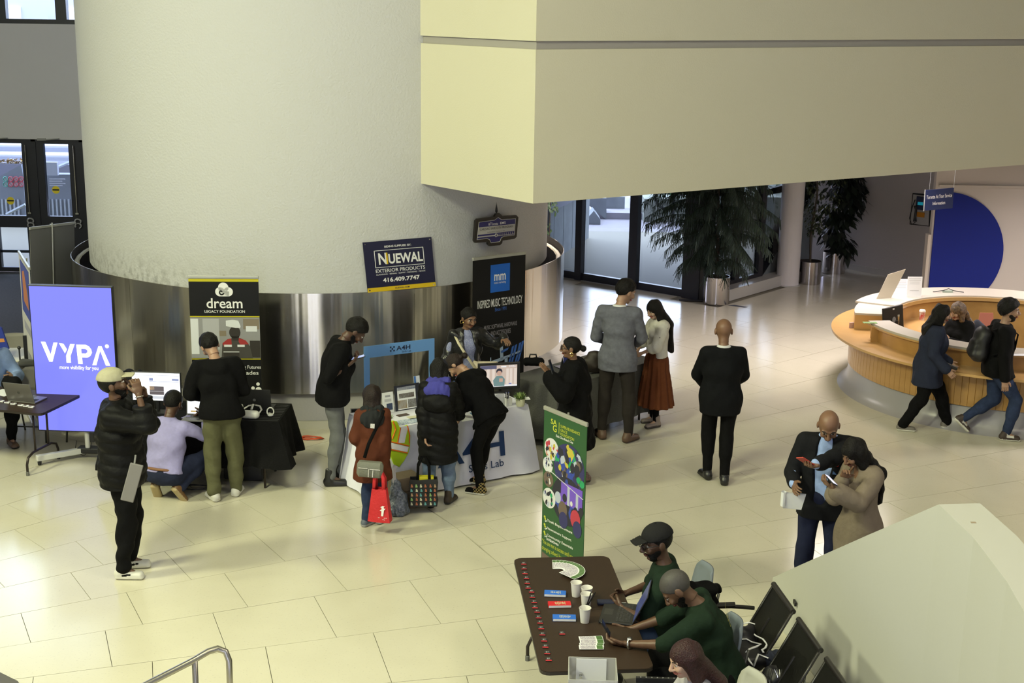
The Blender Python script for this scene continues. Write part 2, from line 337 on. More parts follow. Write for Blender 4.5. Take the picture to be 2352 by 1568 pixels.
# left back wall: doors below, grey wall, clerestory windows above
glass = glassmat('window_glass'); gw = mat('grey_wall_paint', (.52, .51, .54), .85, noise=(1.5, .25, (.47, .465, .49)))
struct(MB().box(-16, -1, 24.3, 24.5, 2.44, 4.45).build('wall_back', gw))
up = struct(MB().box(-16, -1, 24.32, 24.48, 8.0, 9.2).build('wall_back_upper', gw))
wn = struct(MB().box(-16, -1, 24.33, 24.47, 4.45, 4.53).build('window_1', frame_black))
for x in (-9.0, -8.0, -9.95, -11, -12, -13, -14, -15, -7, -6, -5, -4, -3, -2):
    MB().box(x-.05 if x < -8.5 else x-.07, x+.06 if x < -8.5 else x+.12, 24.33, 24.47, 4.53, 8.0).build('mullion', frame_black, wn)
MB().box(-16, -1, 24.395, 24.405, 4.53, 8.0).build('pane', glass, wn)
def door(n, x0, x1, gx0, gx1, mirror=False):
    d = struct(MB().box(x0, gx0, 24.33, 24.43, .02, 2.40).box(gx1, x1, 24.33, 24.43, .02, 2.40).box(gx0, gx1, 24.33, 24.43, 2.36, 2.40)
        .box(gx0, gx1, 24.33, 24.43, .84, 1.05).box(gx0, gx1, 24.33, 24.43, .02, .10).build('door_%d' % n, frame_black))
    MB().box(gx0, gx1, 24.375, 24.385, 1.05, 2.36).build('pane', glass, d)
    MB().box(gx0, gx1, 24.375, 24.385, .10, .84).build('pane', glass, d)
    MB().box(gx0, gx1, 24.40, 24.43, .36, .41).build('crossbar', frame_black, d)
    MB().tube([(x1-.10, 24.28, 1.12), (x1-.10, 24.28, 2.34)], .008, 6).box(x1-.13, x1-.07, 24.27, 24.33, 1.10, 1.13).build('exit_rod', chrome, d)
    mb = MB()                                                        # curly pull handle
    for sz in (1, -1):
        mb.tube([(x1-.10 + .055*cos(t)*sz, 24.30, .93 + sz*.04 + .045*sin(t)) for t in np.linspace(-.6, 4.4, 12)], .016, 6)
    mb.build('pull_handle', mat('satin_aluminium', (.5, .5, .52), .35, .9), d, smooth=True)
    MB().tube([(x0+.15, 24.28, 2.43), (x0+.45, 24.26, 2.46)], .012, 6).box(x0+.05, x0+.2, 24.27, 24.33, 2.42, 2.46).build('door_closer', grey_p, d)
    px = (gx0+gx1)/2 - (.02 if n == 1 else .06); z = 1.32 if n == 1 else 1.53
    mb = MB(); disc2(mb, px, z, .07, 24.365, 0, 20); mb.box(px-.06, px+.06, 24.362, 24.366, z-.013, z+.015, 1)
    mb.build('door_sticker', [mat('yellow_vinyl', (.72, .58, .03), .5), black], d)
    return d
fr = struct(MB().box(-16, -1, 24.31, 24.45, 2.40, 2.46).box(-8.66, -8.58, 24.31, 24.45, 0, 2.46).box(-7.80, -7.70, 24.31, 24.45, 0, 2.46).box(-9.62, -9.52, 24.31, 24.45, 0, 2.46).build('trim_1', frame_black))
door(1, -9.50, -8.66, -9.36, -8.84); door(2, -8.58, -7.80, -8.45, -8.00); door(3, -7.70, -6.9, -7.57, -7.03)
door(4, -10.4, -9.62, -10.27, -9.8)
mb = MB()
for x in (-16, -14.9, -13.8, -12.7, -11.6, -10.5, -6.9, -5.8, -4.7, -3.6): mb.box(x, x+.12, 24.33, 24.43, 0, 2.4)
mb.build('trim_2', frame_black)['kind'] = 'structure'
# right back glazing, line W1, corner post, sill and line W2
W1 = Vector((.82, 24.81)); D1 = (Vector((3.05, 23.05)) - W1).normalized()
def bar(a, b, z0, z1, w=.05, name='mullion', par=None, m=None):
    d = (Vector(b[:2]) - Vector(a[:2])); n = Vector((-d.y, d.x)).normalized()*w; A = Vector(a[:2]); B = Vector(b[:2])
    return MB().prism([A-n, B-n, B+n, A+n], z0, z1).build(name, m or frame_black, par)
win = struct(MB().prism([W1 - D1*3 - Vector((-D1.y, D1.x))*.05, Vector((3.12, 23.0)), Vector((3.12, 23.1)), W1 - D1*3 + Vector((-D1.y, D1.x))*.05], 0, .13).build('window_2', frame_black))
for px, w in ((1331, .07), (1456, .085), (1253, .05), (1180, .07), (1592, .17)):
    p = ONP(px, 600, W1, D1); c2 = Vector(p[:2]); bar(c2 - D1*w, c2 + D1*w, 0, 2.95, .06, 'mullion', win)
bar(W1 - D1*3, Vector((3.2, 23.0)), .13, 2.92, .004, 'pane', win, glass)
bar(W1 - D1*3, Vector((3.2, 23.0)), 2.86, 2.95, .05, 'head_frame', win)
post = struct(MB().lathe([(.16, 0), (.16, 2.95)], (3.30, 23.0, 0), 16).build('pillar', mat('black_column', (.014, .014, .018), .3), smooth=True))
W2 = Vector((3.46, 22.93)); D2 = Vector((.65, .76)).normalized()
sillm = mat('sill_stone', (.50, .49, .47), .25)
N2 = Vector((D2.y, -D2.x))
sil = struct(MB().prism([W2, W2 + N2*.28 - D2*.0, W2 + N2*.28 + D2*3.2, W2 + D2*3.2], 0, .2).build('window_sill', sillm))
win3 = struct(MB().prism([W2 - D2*.1, W2 + N2*.05 - D2*.1, W2 + N2*.05 + D2*1.5, W2 + D2*1.5], .2, .27).build('window_3', frame_black))
def onW2(px, py): return ONP(px, py, W2, D2)
for px, w in ((1692, .075), (1745, .08)):
    p = Vector(onW2(px, 560)[:2]); bar(p - D2*w, p + D2*w, .2, 2.95, .05, 'mullion', win3)
bar(W2, W2 + D2*3.4, .2, 2.92, .004, 'pane', win3, glass)
# dark raking frame and white raking wall beyond the glass
def rake(name, a, b, c, d, m, th=.1, par=None):
    mb = MB(); mb.slab([onW2(*a), onW2(*b), onW2(*c), onW2(*d)], N2.to_3d()*-th); return mb.build(name, m, par)
rake('raking_frame', (1752, 632), (1752, 590), (1860, 392), (1880, 430), frame_black, .1, win3)
rake('raking_frame', (1745, 452), (1745, 440), (1805, 424), (1805, 440), frame_black, .06, win3)
wr = mat('cool_white_paint', (.50, .50, .53), .8)
ww = struct(MB().slab([onW2(1752, 633), onW2(1862, 452), onW2(1874, 385), onW2(1874, 500), onW2(1858, 620)], N2.to_3d()*-.05).build('wall_raking', wr))
# round column
cl = struct(MB().lathe([(.205, 0), (.205, 2.95)], (5.02, 24.3, 0), 40).build('column', mat('column_paint', (.74, .71, .72), .7, bump=(50, .15)), smooth=True))
MB().lathe([(.235, 0), (.235, .012), (.2, .02)], (5.02, 24.3, 0), 32).build('floor_collar', sillm, cl)
# dark grey lobby wall with stone baseboard
Q0 = G(1948, 616); Q1 = G(2126, 648); DQ = (Vector(Q1[:2]) - Vector(Q0[:2])).normalized()
lw = struct(bar(Vector(Q0[:2]) - DQ*1.3, Vector(Q1[:2]) + DQ*1.2, 0, 2.95, .06, 'wall_lobby', None, mat('lobby_grey', (.50, .47, .465), .85, bump=(30, .15))))
bb = struct(bar(Vector(Q0[:2]) - DQ*1.3 + Vector((DQ.y, -DQ.x))*.07, Vector(Q1[:2]) + DQ*1.2 + Vector((DQ.y, -DQ.x))*.07, 0, .11, .012, 'baseboard_lobby', None, sillm))
# bright wall with the blue disc
YB = 22.3
bw = struct(MB().box(AT(2137, 560, YB).x, 14, YB, YB+.12, 0, 2.95).build('wall_reception', mat('reception_wall', (.50, .455, .42), .8)))
x0 = AT(2133, 600, YB).x
MB().box(x0-.05, x0, YB-.02, YB+.14, 0, 1.30).build('wall_end_trim', mat('beige_trim', (.5, .44, .38), .6), bw)
MB().box(x0+.05, 14, YB-.05, YB, AT(2250, 425, YB).z-.03, AT(2250, 425, YB).z+.0).build('wall_ledge', MATS['reception_wall'], bw)
cc = AT(2163, 580, YB); Rb = (AT(2303, 580, YB) - cc).length
mb = MB(); pts = [(cc.x + Rb*cos(t), cc.z + Rb*sin(t)) for t in np.linspace(-pi, pi, 97)]
xl = AT(2141, 560, YB).x; pts = [(max(x, xl), z) for x, z in pts if True]
q = []
for p in pts:
    if not q or (abs(p[0]-q[-1][0]) + abs(p[1]-q[-1][1])) > 1e-4: q.append(p)
mb.slab([(x, YB-.03, z) for x, z in q[:-1]], (0, .028, 0)); bd = mb.build('blue_wall_disc', mat('royal_blue_panel', (.008, .018, .19), .7, spec=.2, noise=(60, .3, (.012, .016, .13)))); tag(bd, 'large royal blue disc panel on the wall behind the reception desk', 'wall panel')
# ---------------------------------------------------------------- outside the glass
conc = mat('plaza_concrete', (.28, .26, .28), .9, noise=(9, .5, (.23, .215, .24)))
struct(MB().box(-60, 60, 24.6, 90, -.25, -.03).build('ground_plaza', conc))
cw = mat('plaza_wall_concrete', (.21, .225, .24), .9, noise=(3, .4, (.32, .35, .36)))
# ramp wall at left of the glazing, with board marked panels
a = G(1258, 604); b2 = G(1352, 545); mb = MB(); d = (Vector(b2[:2]) - Vector(a[:2])); n = Vector((-d.y, d.x)).normalized()
A = Vector(a[:2]) - d*.6; B = Vector(b2[:2]); mb.prism([A, B, B + n*.6, A + n*.6], -.03, 1.0); pw = struct(mb.build('wall_parapet', cw))
MB().prism([A - Vector((0, .05)), B - Vector((-.05, .05)), B + n*9, A + n*9], 1.0, 3.2).build('sloped_upper_wall', mat('plaza_wall_light', (.27, .27, .33), .9), pw)
for k in range(7):
    p = A + d*1.6*(k+.3)/7.3; MB().prism([p, p + d.normalized()*.02, p + d.normalized()*.02 - n*.004, p - n*.004], 0, 1.0).build('board_mark', mat('joint_dark', (.2, .22, .22), .9), pw)
kb = MB(); a = AT(1356, 546, 31); b2 = AT(1386, 546, 31)
kb.slab([AT(1352, 548, 31), AT(1379, 548, 31), AT(1379, 504, 31), AT(1364, 484, 31), AT(1350, 500, 31)], (0, .6, 0)); kb.slab([AT(1345, 455, 31.8), AT(1393, 455, 31.8), AT(1393, 505, 31.8), AT(1345, 465, 31.8)], (0, .4, 0))
tag(kb.build('concrete_pier', cw), 'low grey concrete pier with pointed top out on the plaza', 'concrete block')
def planter(name, label, x0, x1, ytop, ybot, Y, dep):
    t = thing(name, label, 'planter', (0, 0, 0)); p0 = AT(x0, ybot, Y); p1 = AT(x1, ytop, Y)
    MB().box(p0.x, p1.x, Y, Y+dep, -.03, p1.z).build('concrete_trough', mat('planter_concrete', (.30, .31, .26), .9, noise=(6, .5, (.22, .24, .2))), t)
    mb = MB(); n = int((p1.x-p0.x)*130)
    for i in range(n):
        x = random.uniform(p0.x+.1, p1.x-.05); y = random.uniform(Y+.1, Y+dep); z = p1.z + random.uniform(0, .75)*(.4 + .6*(y-Y)/dep); s_ = random.uniform(.05, .11)
        a = Vector((random.gauss(0, 1), random.gauss(0, 1), random.gauss(0, 1))).normalized(); b = a.cross(Vector((.3, .5, .8))).normalized(); c = Vector((x, y, z))
        mb._add([c - a*s_, c + b*s_*.6, c + a*s_, c - b*s_*.6], [(0, 1, 2, 3)], random.choice((0, 0, 1, 1, 2)) if random.random() > .04 else 3)
    mb.build('foliage', [mat('leaf_dark', (.04, .10, .045), .6), mat('leaf_mid', (.09, .20, .08), .6), mat('leaf_pale', (.22, .36, .20), .6), mat('flower_violet', (.35, .10, .40), .6)], t)
planter('plaza_planter', 'square concrete planter with leafy shrubs seen through the lobby glass', 1478, 1650, 459, 512, 31.5, 3)
planter('hedge_planter', 'long low planter of dark green shrubs seen beyond the black pillar', 1700, 1900, 455, 470, 30.0, 3)
mb = MB(); c0 = AT(1535, 450, 31.2); mb.tube([(c0.x + .30*cos(t), 31.2, c0.z + .30*sin(t)) for t in np.linspace(pi*.4, pi*1.75, 18)], .035, 6); mb.tube([(c0.x + .12, 31.2, -.03), (c0.x + .12, 31.2, c0.z+.6)], .035, 6)
tag(mb.build('bike_ring', black, smooth=True), 'black tubular ring rack standing before the planter outside', 'bike rack')
mb = MB(); q0 = G(1390, 500); mb.box(q0.x-.6, q0.x+4.2, q0.y, q0.y+2.5, -.03, .12); st = struct(mb.build('kerb_platform', mat('pale_paving', (.34, .32, .35), .9, noise=(12, .5, (.28, .27, .29)))))
mb = MB(); q0 = AT(1392, 475, 32.5); mb.box(q0.x, q0.x+.45, 32.5, 32.6, q0.z-.05, q0.z+.25); tag(mb.build('ground_sign', cw), 'small square grey sign plate standing on the pale plaza steps', 'sign')
# left plaza seen through the doors: stairs, screen, signs
sl = mat('pale_step', (.38, .38, .43), .85); st = struct(MB().box(-24, -7, 36.2, 50, -.03, .3).build('stairs_plaza', sl))
for k in range(14):
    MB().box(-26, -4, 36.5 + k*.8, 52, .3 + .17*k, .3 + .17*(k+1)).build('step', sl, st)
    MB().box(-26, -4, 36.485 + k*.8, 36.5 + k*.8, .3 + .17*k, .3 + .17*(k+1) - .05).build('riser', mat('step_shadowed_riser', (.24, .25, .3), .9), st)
def ribbed(name, label, x0, x1, yt, yb, Y, peak=None):
    t = thing(name, label, 'screen wall'); a = AT(x0, yt, Y); b = AT(x1, yb, Y)
    pts = [(a.x, Y, -.03), (b.x, Y, -.03), (b.x, Y, a.z), (a.x, Y, a.z - (.35 if peak else 0))]
    if peak: pk = AT(peak, yt-22, Y); pts = [(a.x, Y, -.03), (b.x, Y, -.03), (b.x, Y, a.z), (pk.x, Y, pk.z), (a.x, Y, a.z-.15)]
    MB().slab(pts, (0, .3, 0)).build('panel', mat('slate_panel', (.20, .22, .27), .7), t)
    n = int((b.x-a.x)/.09)
    for i in range(n): MB().box(a.x + i*.09, a.x + i*.09 + .035, Y-.03, Y, 0, a.z-.55).build('slat', mat('pale_slat', (.42, .45, .52), .6), t)
    return t, a, b
t1, a, b = ribbed('ticket_screen', 'grey ribbed screen with round prohibition signs beyond the left door', -20, 60, 400, 500, 30, 48)
red = mat('sign_red', (.55, .06, .10), .5); grn = mat('sign_green', (.08, .35, .28), .5)
mb = MB()
for i in range(4):
    for j in range(2):
        c = AT(13 + i*12, 411 + j*12, 29.96)
        disc2(mb, c.x, c.z, .05, 29.955, 2, 16); 
        mb.tube([(c.x + .052*cos(t), 29.95, c.z + .052*sin(t)) for t in np.linspace(0, 2*pi, 15)[:-1]], .009, 4, 0 if i else 1, closed=True)
        mb._add([(c.x-.04, 29.94, c.z+.03), (c.x-.03, 29.94, c.z+.04), (c.x+.04, 29.94, c.z-.03), (c.x+.03, 29.94, c.z-.04)], [(0, 1, 2, 3)], 0 if i else 1)
mb.build('round_signs', [red, grn, mat('sign_pale', (.4, .4, .45), .6)], t1)
t2, a, b = ribbed('notice_screen', 'grey ribbed screen with text panel beyond the second door', 106, 175, 400, 500, 30)
MB().box(AT(106, 400, 29.9).x, AT(134, 400, 29.9).x, 29.85, 29.95, AT(106, 402, 29.9).z, AT(106, 372, 29.9).z).build('notice_board', mat('notice_grey', (.36, .38, .44), .6), t2)
mb = MB()
for i in range(4): mb.box(AT(112, 400, 29.8).x, AT(148 - 7*(i % 2), 400, 29.8).x, 29.8, 29.82, AT(112, 411 + i*5, 29.8).z - .008, AT(112, 411 + i*5, 29.8).z + .008)
mb.build('print_lines', mat('sign_pale', (.4, .4, .45), .6), t2)
rl = MB(); 
for (x0, y0, x1, y1) in ((10, 406, 50, 385), (134, 383, 175, 366)): rl.tube([AT(x0, y0, 31), AT(x1, y1, 31)], .04, 6)
rl.tube([AT(15, 492, 27), AT(58, 470, 27)], .035, 6); tag(rl.build('hand_rails', mat('galvanised', (.5, .55, .6), .4, .7)), 'galvanised steel handrails sloping on the plaza beyond the doors', 'handrail')
lf = MB()
for i in range(260):
    c = AT(random.uniform(-10, 60), random.uniform(365, 396), 35.5); s_ = .07; a = Vector((random.gauss(0, 1), random.gauss(0, 1), random.gauss(0, .5))).normalized(); b = a.cross(Vector((0, .4, 1))).normalized()
    lf._add([c - a*s_, c + b*s_*.6, c + a*s_, c - b*s_*.6], [(0, 1, 2, 3)], random.choice((0, 0, 1, 2)))
tag(lf.build('leaf_litter', [mat('litter_brown', (.35, .22, .10), .8), mat('litter_gold', (.6, .42, .15), .8), mat('litter_pale', (.6, .55, .5), .8)]), 'autumn leaves lying on the dark bank outside the left door', 'leaves')['kind'] = 'stuff'
struct(MB().box(-26, -9.2, 35.4, 36.3, -.03, .62).build('bank_outside', mat('dark_earth', (.10, .10, .13), .9)))
ob = struct(MB().box(-40, 0, 55, 60, -1, 14).build('facade_opposite', mat('pale_facade', (.36, .36, .42), .8)))
for k in range(9):
    for j in range(4): MB().box(-38 + k*4, -35.6 + k*4, 54.9, 55, 2.5 + j*3, 4.4 + j*3).build('facade_window', mat('facade_glass', (.85, .9, 1.0), .2), ob)
# ================================================================ FOREGROUND STAIR WALL, HANDRAIL
stair_m = mat('stair_wall_plaster', (.53, .53, .49), .55, bump=(14, .05))
# plan line of the visible face, from its low far end to the landing, then curving on towards the camera
P = [Vector(G(1788, 1346)[:2]) + Vector((-.01, .0))]
base = [(2.22, 10.55), (2.30, 9.9), (2.38, 9.3), (2.46, 8.7), (2.54, 8.15), (2.60, 7.72), (2.64, 7.2), (2.62, 6.6), (2.54, 5.9), (2.42, 5.2), (2.25, 4.4)]
def zt(y): return 2.07 if y < 7.72 else max(.02, 2.07 - (y - 7.72) * (2.07 - .32) / (10.55 - 7.72))
mb = MB(); n = len(base); W_ = .26
for i in range(n-1):
    (x0, y0), (x1, y1) = base[i], base[i+1]; z0, z1 = zt(y0), zt(y1)
    a, b, c, d = (x0, y0), (x1, y1), (x1+W_, y1+.03), (x0+W_, y0+.03)
    b_i = len(mb.v); mb._add([a + (0,), b + (0,), b + (z1,), a + (z0,)], [(0, 1, 2, 3)]); mb._add([a + (z0,), b + (z1,), c + (z1,), d + (z0,)], [(0, 1, 2, 3)])
    mb._add([d + (0,), d + (z0,), c + (z1,), c + (0,)], [(0, 1, 2, 3)])
mb._add([base[0] + (0,), base[0] + (zt(base[0][1]),), (base[0][0]+W_, base[0][1]+.03, zt(base[0][1])), (base[0][0]+W_, base[0][1]+.03, 0)], [(0, 1, 2, 3)])
sw = struct(mb.build('wall_stair', stair_m))
mb = MB(); p = AT(2275, 1154, 7.6); mb.box(2.7, 2.73, 7.42, 7.44, 2.07, 2.072); mb.build('scuff_mark', mat('scuff_brown', (.35, .28, .2), .8), sw)
a = ONP(1828, 1382, (2.30, 9.9), (.08, -.6)); MB().box(a.x-.02, a.x-.004, a.y-.05, a.y+.02, a.z-.015, a.z+.015).build('wall_chip', black, sw)
ss = mat('satin_stainless', (.42, .40, .36), .28, 1.0)
t = thing('stair_handrail', 'satin stainless handrail loop rising at the bottom edge of the floor', 'handrail')
e = G(505, 1490, .95); q = [G(225, 1630, .80), G(345, 1567, .87), G(443, 1517, .93), G(478, 1496, .95), G(500, 1489, .95), G(518, 1496, .93), G(526, 1516, .88)]
bt = Vector((q[-1].x, q[-1].y, 0)); MB().tube(q + [Vector((bt.x, bt.y, .70)), bt], .021, 10).build('rail', ss, t, smooth='all')
p = G(447, 1516, .93); MB().tube([p, (p.x, p.y, 0)], .019, 10).build('post', ss, t, smooth='all')
MB().lathe([(.05, 0), (.05, .008), (.02, .012)], (p.x, p.y, 0), 16).build('base_plate', ss, t)
st = struct(MB().prism([tuple(G(-300, 1500)[:2]), tuple(G(0, 1551)[:2]), tuple(G(42, 1572)[:2]), tuple(G(80, 1640)[:2]), tuple(G(-300, 1700)[:2])], 0.002, .03).build('step_edge', mat('dark_step_nosing', (.09, .08, .055), .5)))
# ================================================================ PEOPLE: implicit surfaces, polygonised with surface nets
V3 = lambda *a: np.array(a, float)
def unit(v): v = np.asarray(v, float); return v / (np.linalg.norm(v) + 1e-12)
class SDF:
    """union of tapered elliptic capsules; each: a, b, (rx,ry) at a, (rx,ry) at b, side axis"""
    def __init__(s): s.P = []
    def cap(s, a, b, ra, rb=None, side=(1, 0, 0), k=.03, sub=False, m=0):
        rb = ra if rb is None else rb
        ra = (ra, ra) if np.isscalar(ra) else tuple(ra); rb = (rb, rb) if np.isscalar(rb) else tuple(rb)
        s.P.append((np.array(a, float), np.array(b, float), ra, rb, np.array(side, float), k, sub)); return s
    def ell(s, c, r, side=(1, 0, 0), up=(0, 0, 1), k=.02, sub=False):
        u = unit(up); c = np.array(c, float); h = u*1e-4; s.P.append((c-h, c+h, (r[0], r[1]), (r[0], r[1]), np.array(side, float), k, sub, r[2])); return s
    def evalg(s, X, Y, Z):
        D = np.full((len(X), len(Y), len(Z)), .3, np.float32)
        for p in s.P:
            a, b, ra, rb, side, k, sub = p[:7]; rm = max(ra + rb); rz = p[7] if len(p) > 7 else None
            R = max(rm, rz or 0) + k + .035
            lo = np.minimum(a, b) - R; hi = np.maximum(a, b) + R
            i0, i1 = np.searchsorted(X, (lo[0], hi[0])); j0, j1 = np.searchsorted(Y, (lo[1], hi[1])); k0, k1 = np.searchsorted(Z, (lo[2], hi[2]))
            if i0 >= i1 or j0 >= j1 or k0 >= k1: continue
            x = X[i0:i1, None, None] - a[0]; y = Y[None, j0:j1, None] - a[1]; z = Z[None, None, k0:k1] - a[2]
            d = b - a; L2 = float(d @ d)
            u = unit(d); sd = side - u*(side @ u)
            if np.linalg.norm(sd) < .05: sd = V3(0, 1, 0) - u*u[1]
            sd = unit(sd); f = np.cross(u, sd)
            t = np.clip((x*d[0] + y*d[1] + z*d[2]) / max(L2, 1e-12), 0, 1)
            qx = x - t*d[0]; qy = y - t*d[1]; qz = z - t*d[2]
            r1 = ra[0] + t*(rb[0]-ra[0]); r2 = ra[1] + t*(rb[1]-ra[1]); rr = np.minimum(r1, r2) if rz is None else np.minimum(np.minimum(r1, r2), rz); r3 = rr if rz is None else rz
            A = (qx*sd[0] + qy*sd[1] + qz*sd[2]) / r1; B = (qx*f[0] + qy*f[1] + qz*f[2]) / r2; Cc = (qx*u[0] + qy*u[1] + qz*u[2]) / r3
            q = np.sqrt(A*A + B*B + Cc*Cc) + 1e-9; G2 = np.sqrt((A/r1)**2 + (B/r2)**2 + (Cc/r3)**2) + 1e-9
            e = (q - 1) * q / G2; e = np.clip(e, -.5, .5)
            o = D[i0:i1, j0:j1, k0:k1]
            if sub: h = np.clip(.5 - .5*(o + e)/k, 0, 1); n = o*(1-h) - e*h + k*h*(1-h); D[i0:i1, j0:j1, k0:k1] = n
            else: h = np.clip(.5 + .5*(o - e)/k, 0, 1); D[i0:i1, j0:j1, k0:k1] = o*(1-h) + e*h - k*h*(1-h)
        return D
    def bounds(s):
        lo = np.min([np.minimum(p[0], p[1]) - max(max(p[2] + p[3]), p[7] if len(p) > 7 else 0) for p in s.P if not p[6]], 0); hi = np.max([np.maximum(p[0], p[1]) + max(max(p[2] + p[3]), p[7] if len(p) > 7 else 0) for p in s.P if not p[6]], 0)
        return lo - .03, hi + .03
def surfnet(sdf, h, cuts=(), disp=None, box=None):
    """cuts: (point, normal) keep the side the normal points away from"""
    lo, hi = box if box else sdf.bounds()
    X = np.arange(lo[0], hi[0] + h, h); Y = np.arange(lo[1], hi[1] + h, h); Z = np.arange(lo[2], hi[2] + h, h)
    D = sdf.evalg(X, Y, Z)
    if disp is not None: D = D + disp(X[:, None, None], Y[None, :, None], Z[None, None, :]).astype(np.float32)
    for p, n in cuts:
        n = unit(n); pl = (X[:, None, None]-p[0])*n[0] + (Y[None, :, None]-p[1])*n[1] + (Z[None, None, :]-p[2])*n[2]; D = np.maximum(D, pl)
    D[0] = D[-1] = .1; D[:, 0] = D[:, -1] = .1; D[:, :, 0] = D[:, :, -1] = .1
    S = D < 0; c = np.zeros(tuple(n-1 for n in D.shape), np.int8)
    for i in (0, 1):
        for j in (0, 1):
            for k in (0, 1): c += S[i:i+c.shape[0], j:j+c.shape[1], k:k+c.shape[2]]
    I = np.argwhere((c > 0) & (c < 8))
    if not len(I): return np.zeros((0, 3)), np.zeros((0, 4), int)
    co = [(i, j, k) for i in (0, 1) for j in (0, 1) for k in (0, 1)]; vals = {q: D[I[:, 0]+q[0], I[:, 1]+q[1], I[:, 2]+q[2]] for q in co}
    acc = np.zeros((len(I), 3)); cnt = np.zeros(len(I))
    for q in co:
        for ax in range(3):
            if q[ax]: continue
            w = list(q); w[ax] = 1; w = tuple(w); a, b = vals[q], vals[w]; m = (a < 0) != (b < 0)
            t = np.where(m, a / np.where(np.abs(a-b) < 1e-9, 1, a-b), 0)
            pt = np.tile(np.array(q, float), (len(I), 1)); pt[:, ax] = t; acc[m] += pt[m]; cnt += m
    Vv = np.array([X[0], Y[0], Z[0]]) + h*(I + acc / cnt[:, None])
    idx = np.full(c.shape, -1, np.int32); idx[I[:, 0], I[:, 1], I[:, 2]] = np.arange(len(I)); F = []
    for ax in range(3):
        s0 = [slice(None)]*3; s1 = [slice(None)]*3; s0[ax] = slice(0, -1); s1[ax] = slice(1, None)
        a = S[tuple(s0)]; b = S[tuple(s1)]; E = np.argwhere(a != b); u, v = [(1, 2), (2, 0), (0, 1)][ax]
        E = E[(E[:, u] > 0) & (E[:, v] > 0) & (E[:, u] < c.shape[u]) & (E[:, v] < c.shape[v])]
        fl = a[E[:, 0], E[:, 1], E[:, 2]]; q = []
        for du, dv in ((1, 1), (0, 1), (0, 0), (1, 0)):
            w = E.copy(); w[:, u] -= du; w[:, v] -= dv; q.append(idx[w[:, 0], w[:, 1], w[:, 2]])
        q = np.array(q).T; q = np.where(fl[:, None], q, q[:, ::-1]); F.append(q)
    return Vv, np.concatenate(F)
def mesh_np(name, parts, mats, parent=None, smooth=True):
    """parts: list of (V, F, material index array or int)"""
    vs = []; fs = []; ms = []; b = 0
    for V, F, mi in parts:
        vs.append(V); fs.append(F + b); ms.append(np.full(len(F), mi, int) if np.isscalar(mi) else mi); b += len(V)
    V = np.concatenate(vs); F = np.concatenate(fs); Mi = np.concatenate(ms)
    me = bpy.data.meshes.new(name); me.vertices.add(len(V)); me.vertices.foreach_set('co', V.astype(np.float32).ravel())
    me.loops.add(F.size); me.loops.foreach_set('vertex_index', F.astype(np.int32).ravel()); me.polygons.add(len(F))
    me.polygons.foreach_set('loop_start', np.arange(0, F.size, 4, dtype=np.int32)); me.polygons.foreach_set('loop_total', np.full(len(F), 4, np.int32))
    for m in mats: me.materials.append(m)
    me.polygons.foreach_set('material_index', Mi.astype(np.int32))
    if smooth: me.polygons.foreach_set('use_smooth', np.ones(len(F), bool))
    me.update(calc_edges=True); me.validate(); o = bpy.data.objects.new(name, me); C.objects.link(o)
    if parent is not None: o.parent = parent
    return o
def fc(V, F): return V[F].mean(1)
def rot(yaw=0, pitch=0, roll=0):      # degrees; yaw + turns to the person's left, pitch + looks up, roll + tilts to the right
    return np.array(Matrix.Rotation(radians(yaw), 3, 'Z') @ Matrix.Rotation(radians(pitch), 3, 'X') @ Matrix.Rotation(radians(roll), 3, 'Y'))
def wrinkle(seed, amp, f=22, fz=1.0):
    r = np.random.default_rng(seed); K = r.normal(size=(5, 3)) * f * np.array([1, 1, fz]); ph = r.uniform(0, 6.28, 5)
    def d(x, y, z):
        s = 0
        for i in range(5): s = s + np.sin(K[i, 0]*x + K[i, 1]*y + K[i, 2]*z + ph[i] + 1.4*np.sin(K[(i+1) % 5, 0]*x*.6 + K[(i+2) % 5, 2]*z*.5))
        return amp * s / 2.2
    return d
def puffer(seed, step=.085, amp=.011, w=.004):
    wr = wrinkle(seed, w, 18)
    return lambda x, y, z: amp*(1 - 1.6*np.abs(np.sin(pi*(z + .03*np.sin(9*x) + .02*np.sin(8*y))/step))**.6) + wr(x, y, z)
SKINS = {'dark': (.085, .042, .026), 'deep': (.12, .062, .036), 'brown': (.20, .105, .062), 'tan': (.36, .21, .14), 'fair': (.50, .32, .23)}
def skinmat(k): return mat('skin_' + k, SKINS[k], .45, noise=(14, .3, tuple(c*.85 for c in SKINS[k])))
def lipm(k): return mat('lips_' + k, tuple(c*q for c, q in zip(SKINS[k], (1.15, .62, .65))), .45)
eyew = mat('eye_white', (.62, .60, .57), .3); eyed = mat('eye_dark', (.012, .01, .008), .2); browm = mat('brow_hair', (.018, .013, .011), .8)
def ik(a, b, l1, l2, hint):
    a = np.asarray(a, float); b = np.asarray(b, float); d = b - a; L = np.linalg.norm(d); mx = (l1+l2)*.995
    if L > mx: b = a + d/L*mx; d = b - a; L = mx
    L = max(L, abs(l1-l2) + .02); u = unit(d); t = (l1*l1 - l2*l2 + L*L) / (2*L); hgt = sqrt(max(l1*l1 - t*t, 0)); hv = np.asarray(hint, float); hv = unit(hv - u*(hv @ u)); return a + u*t + hv*hgt, b
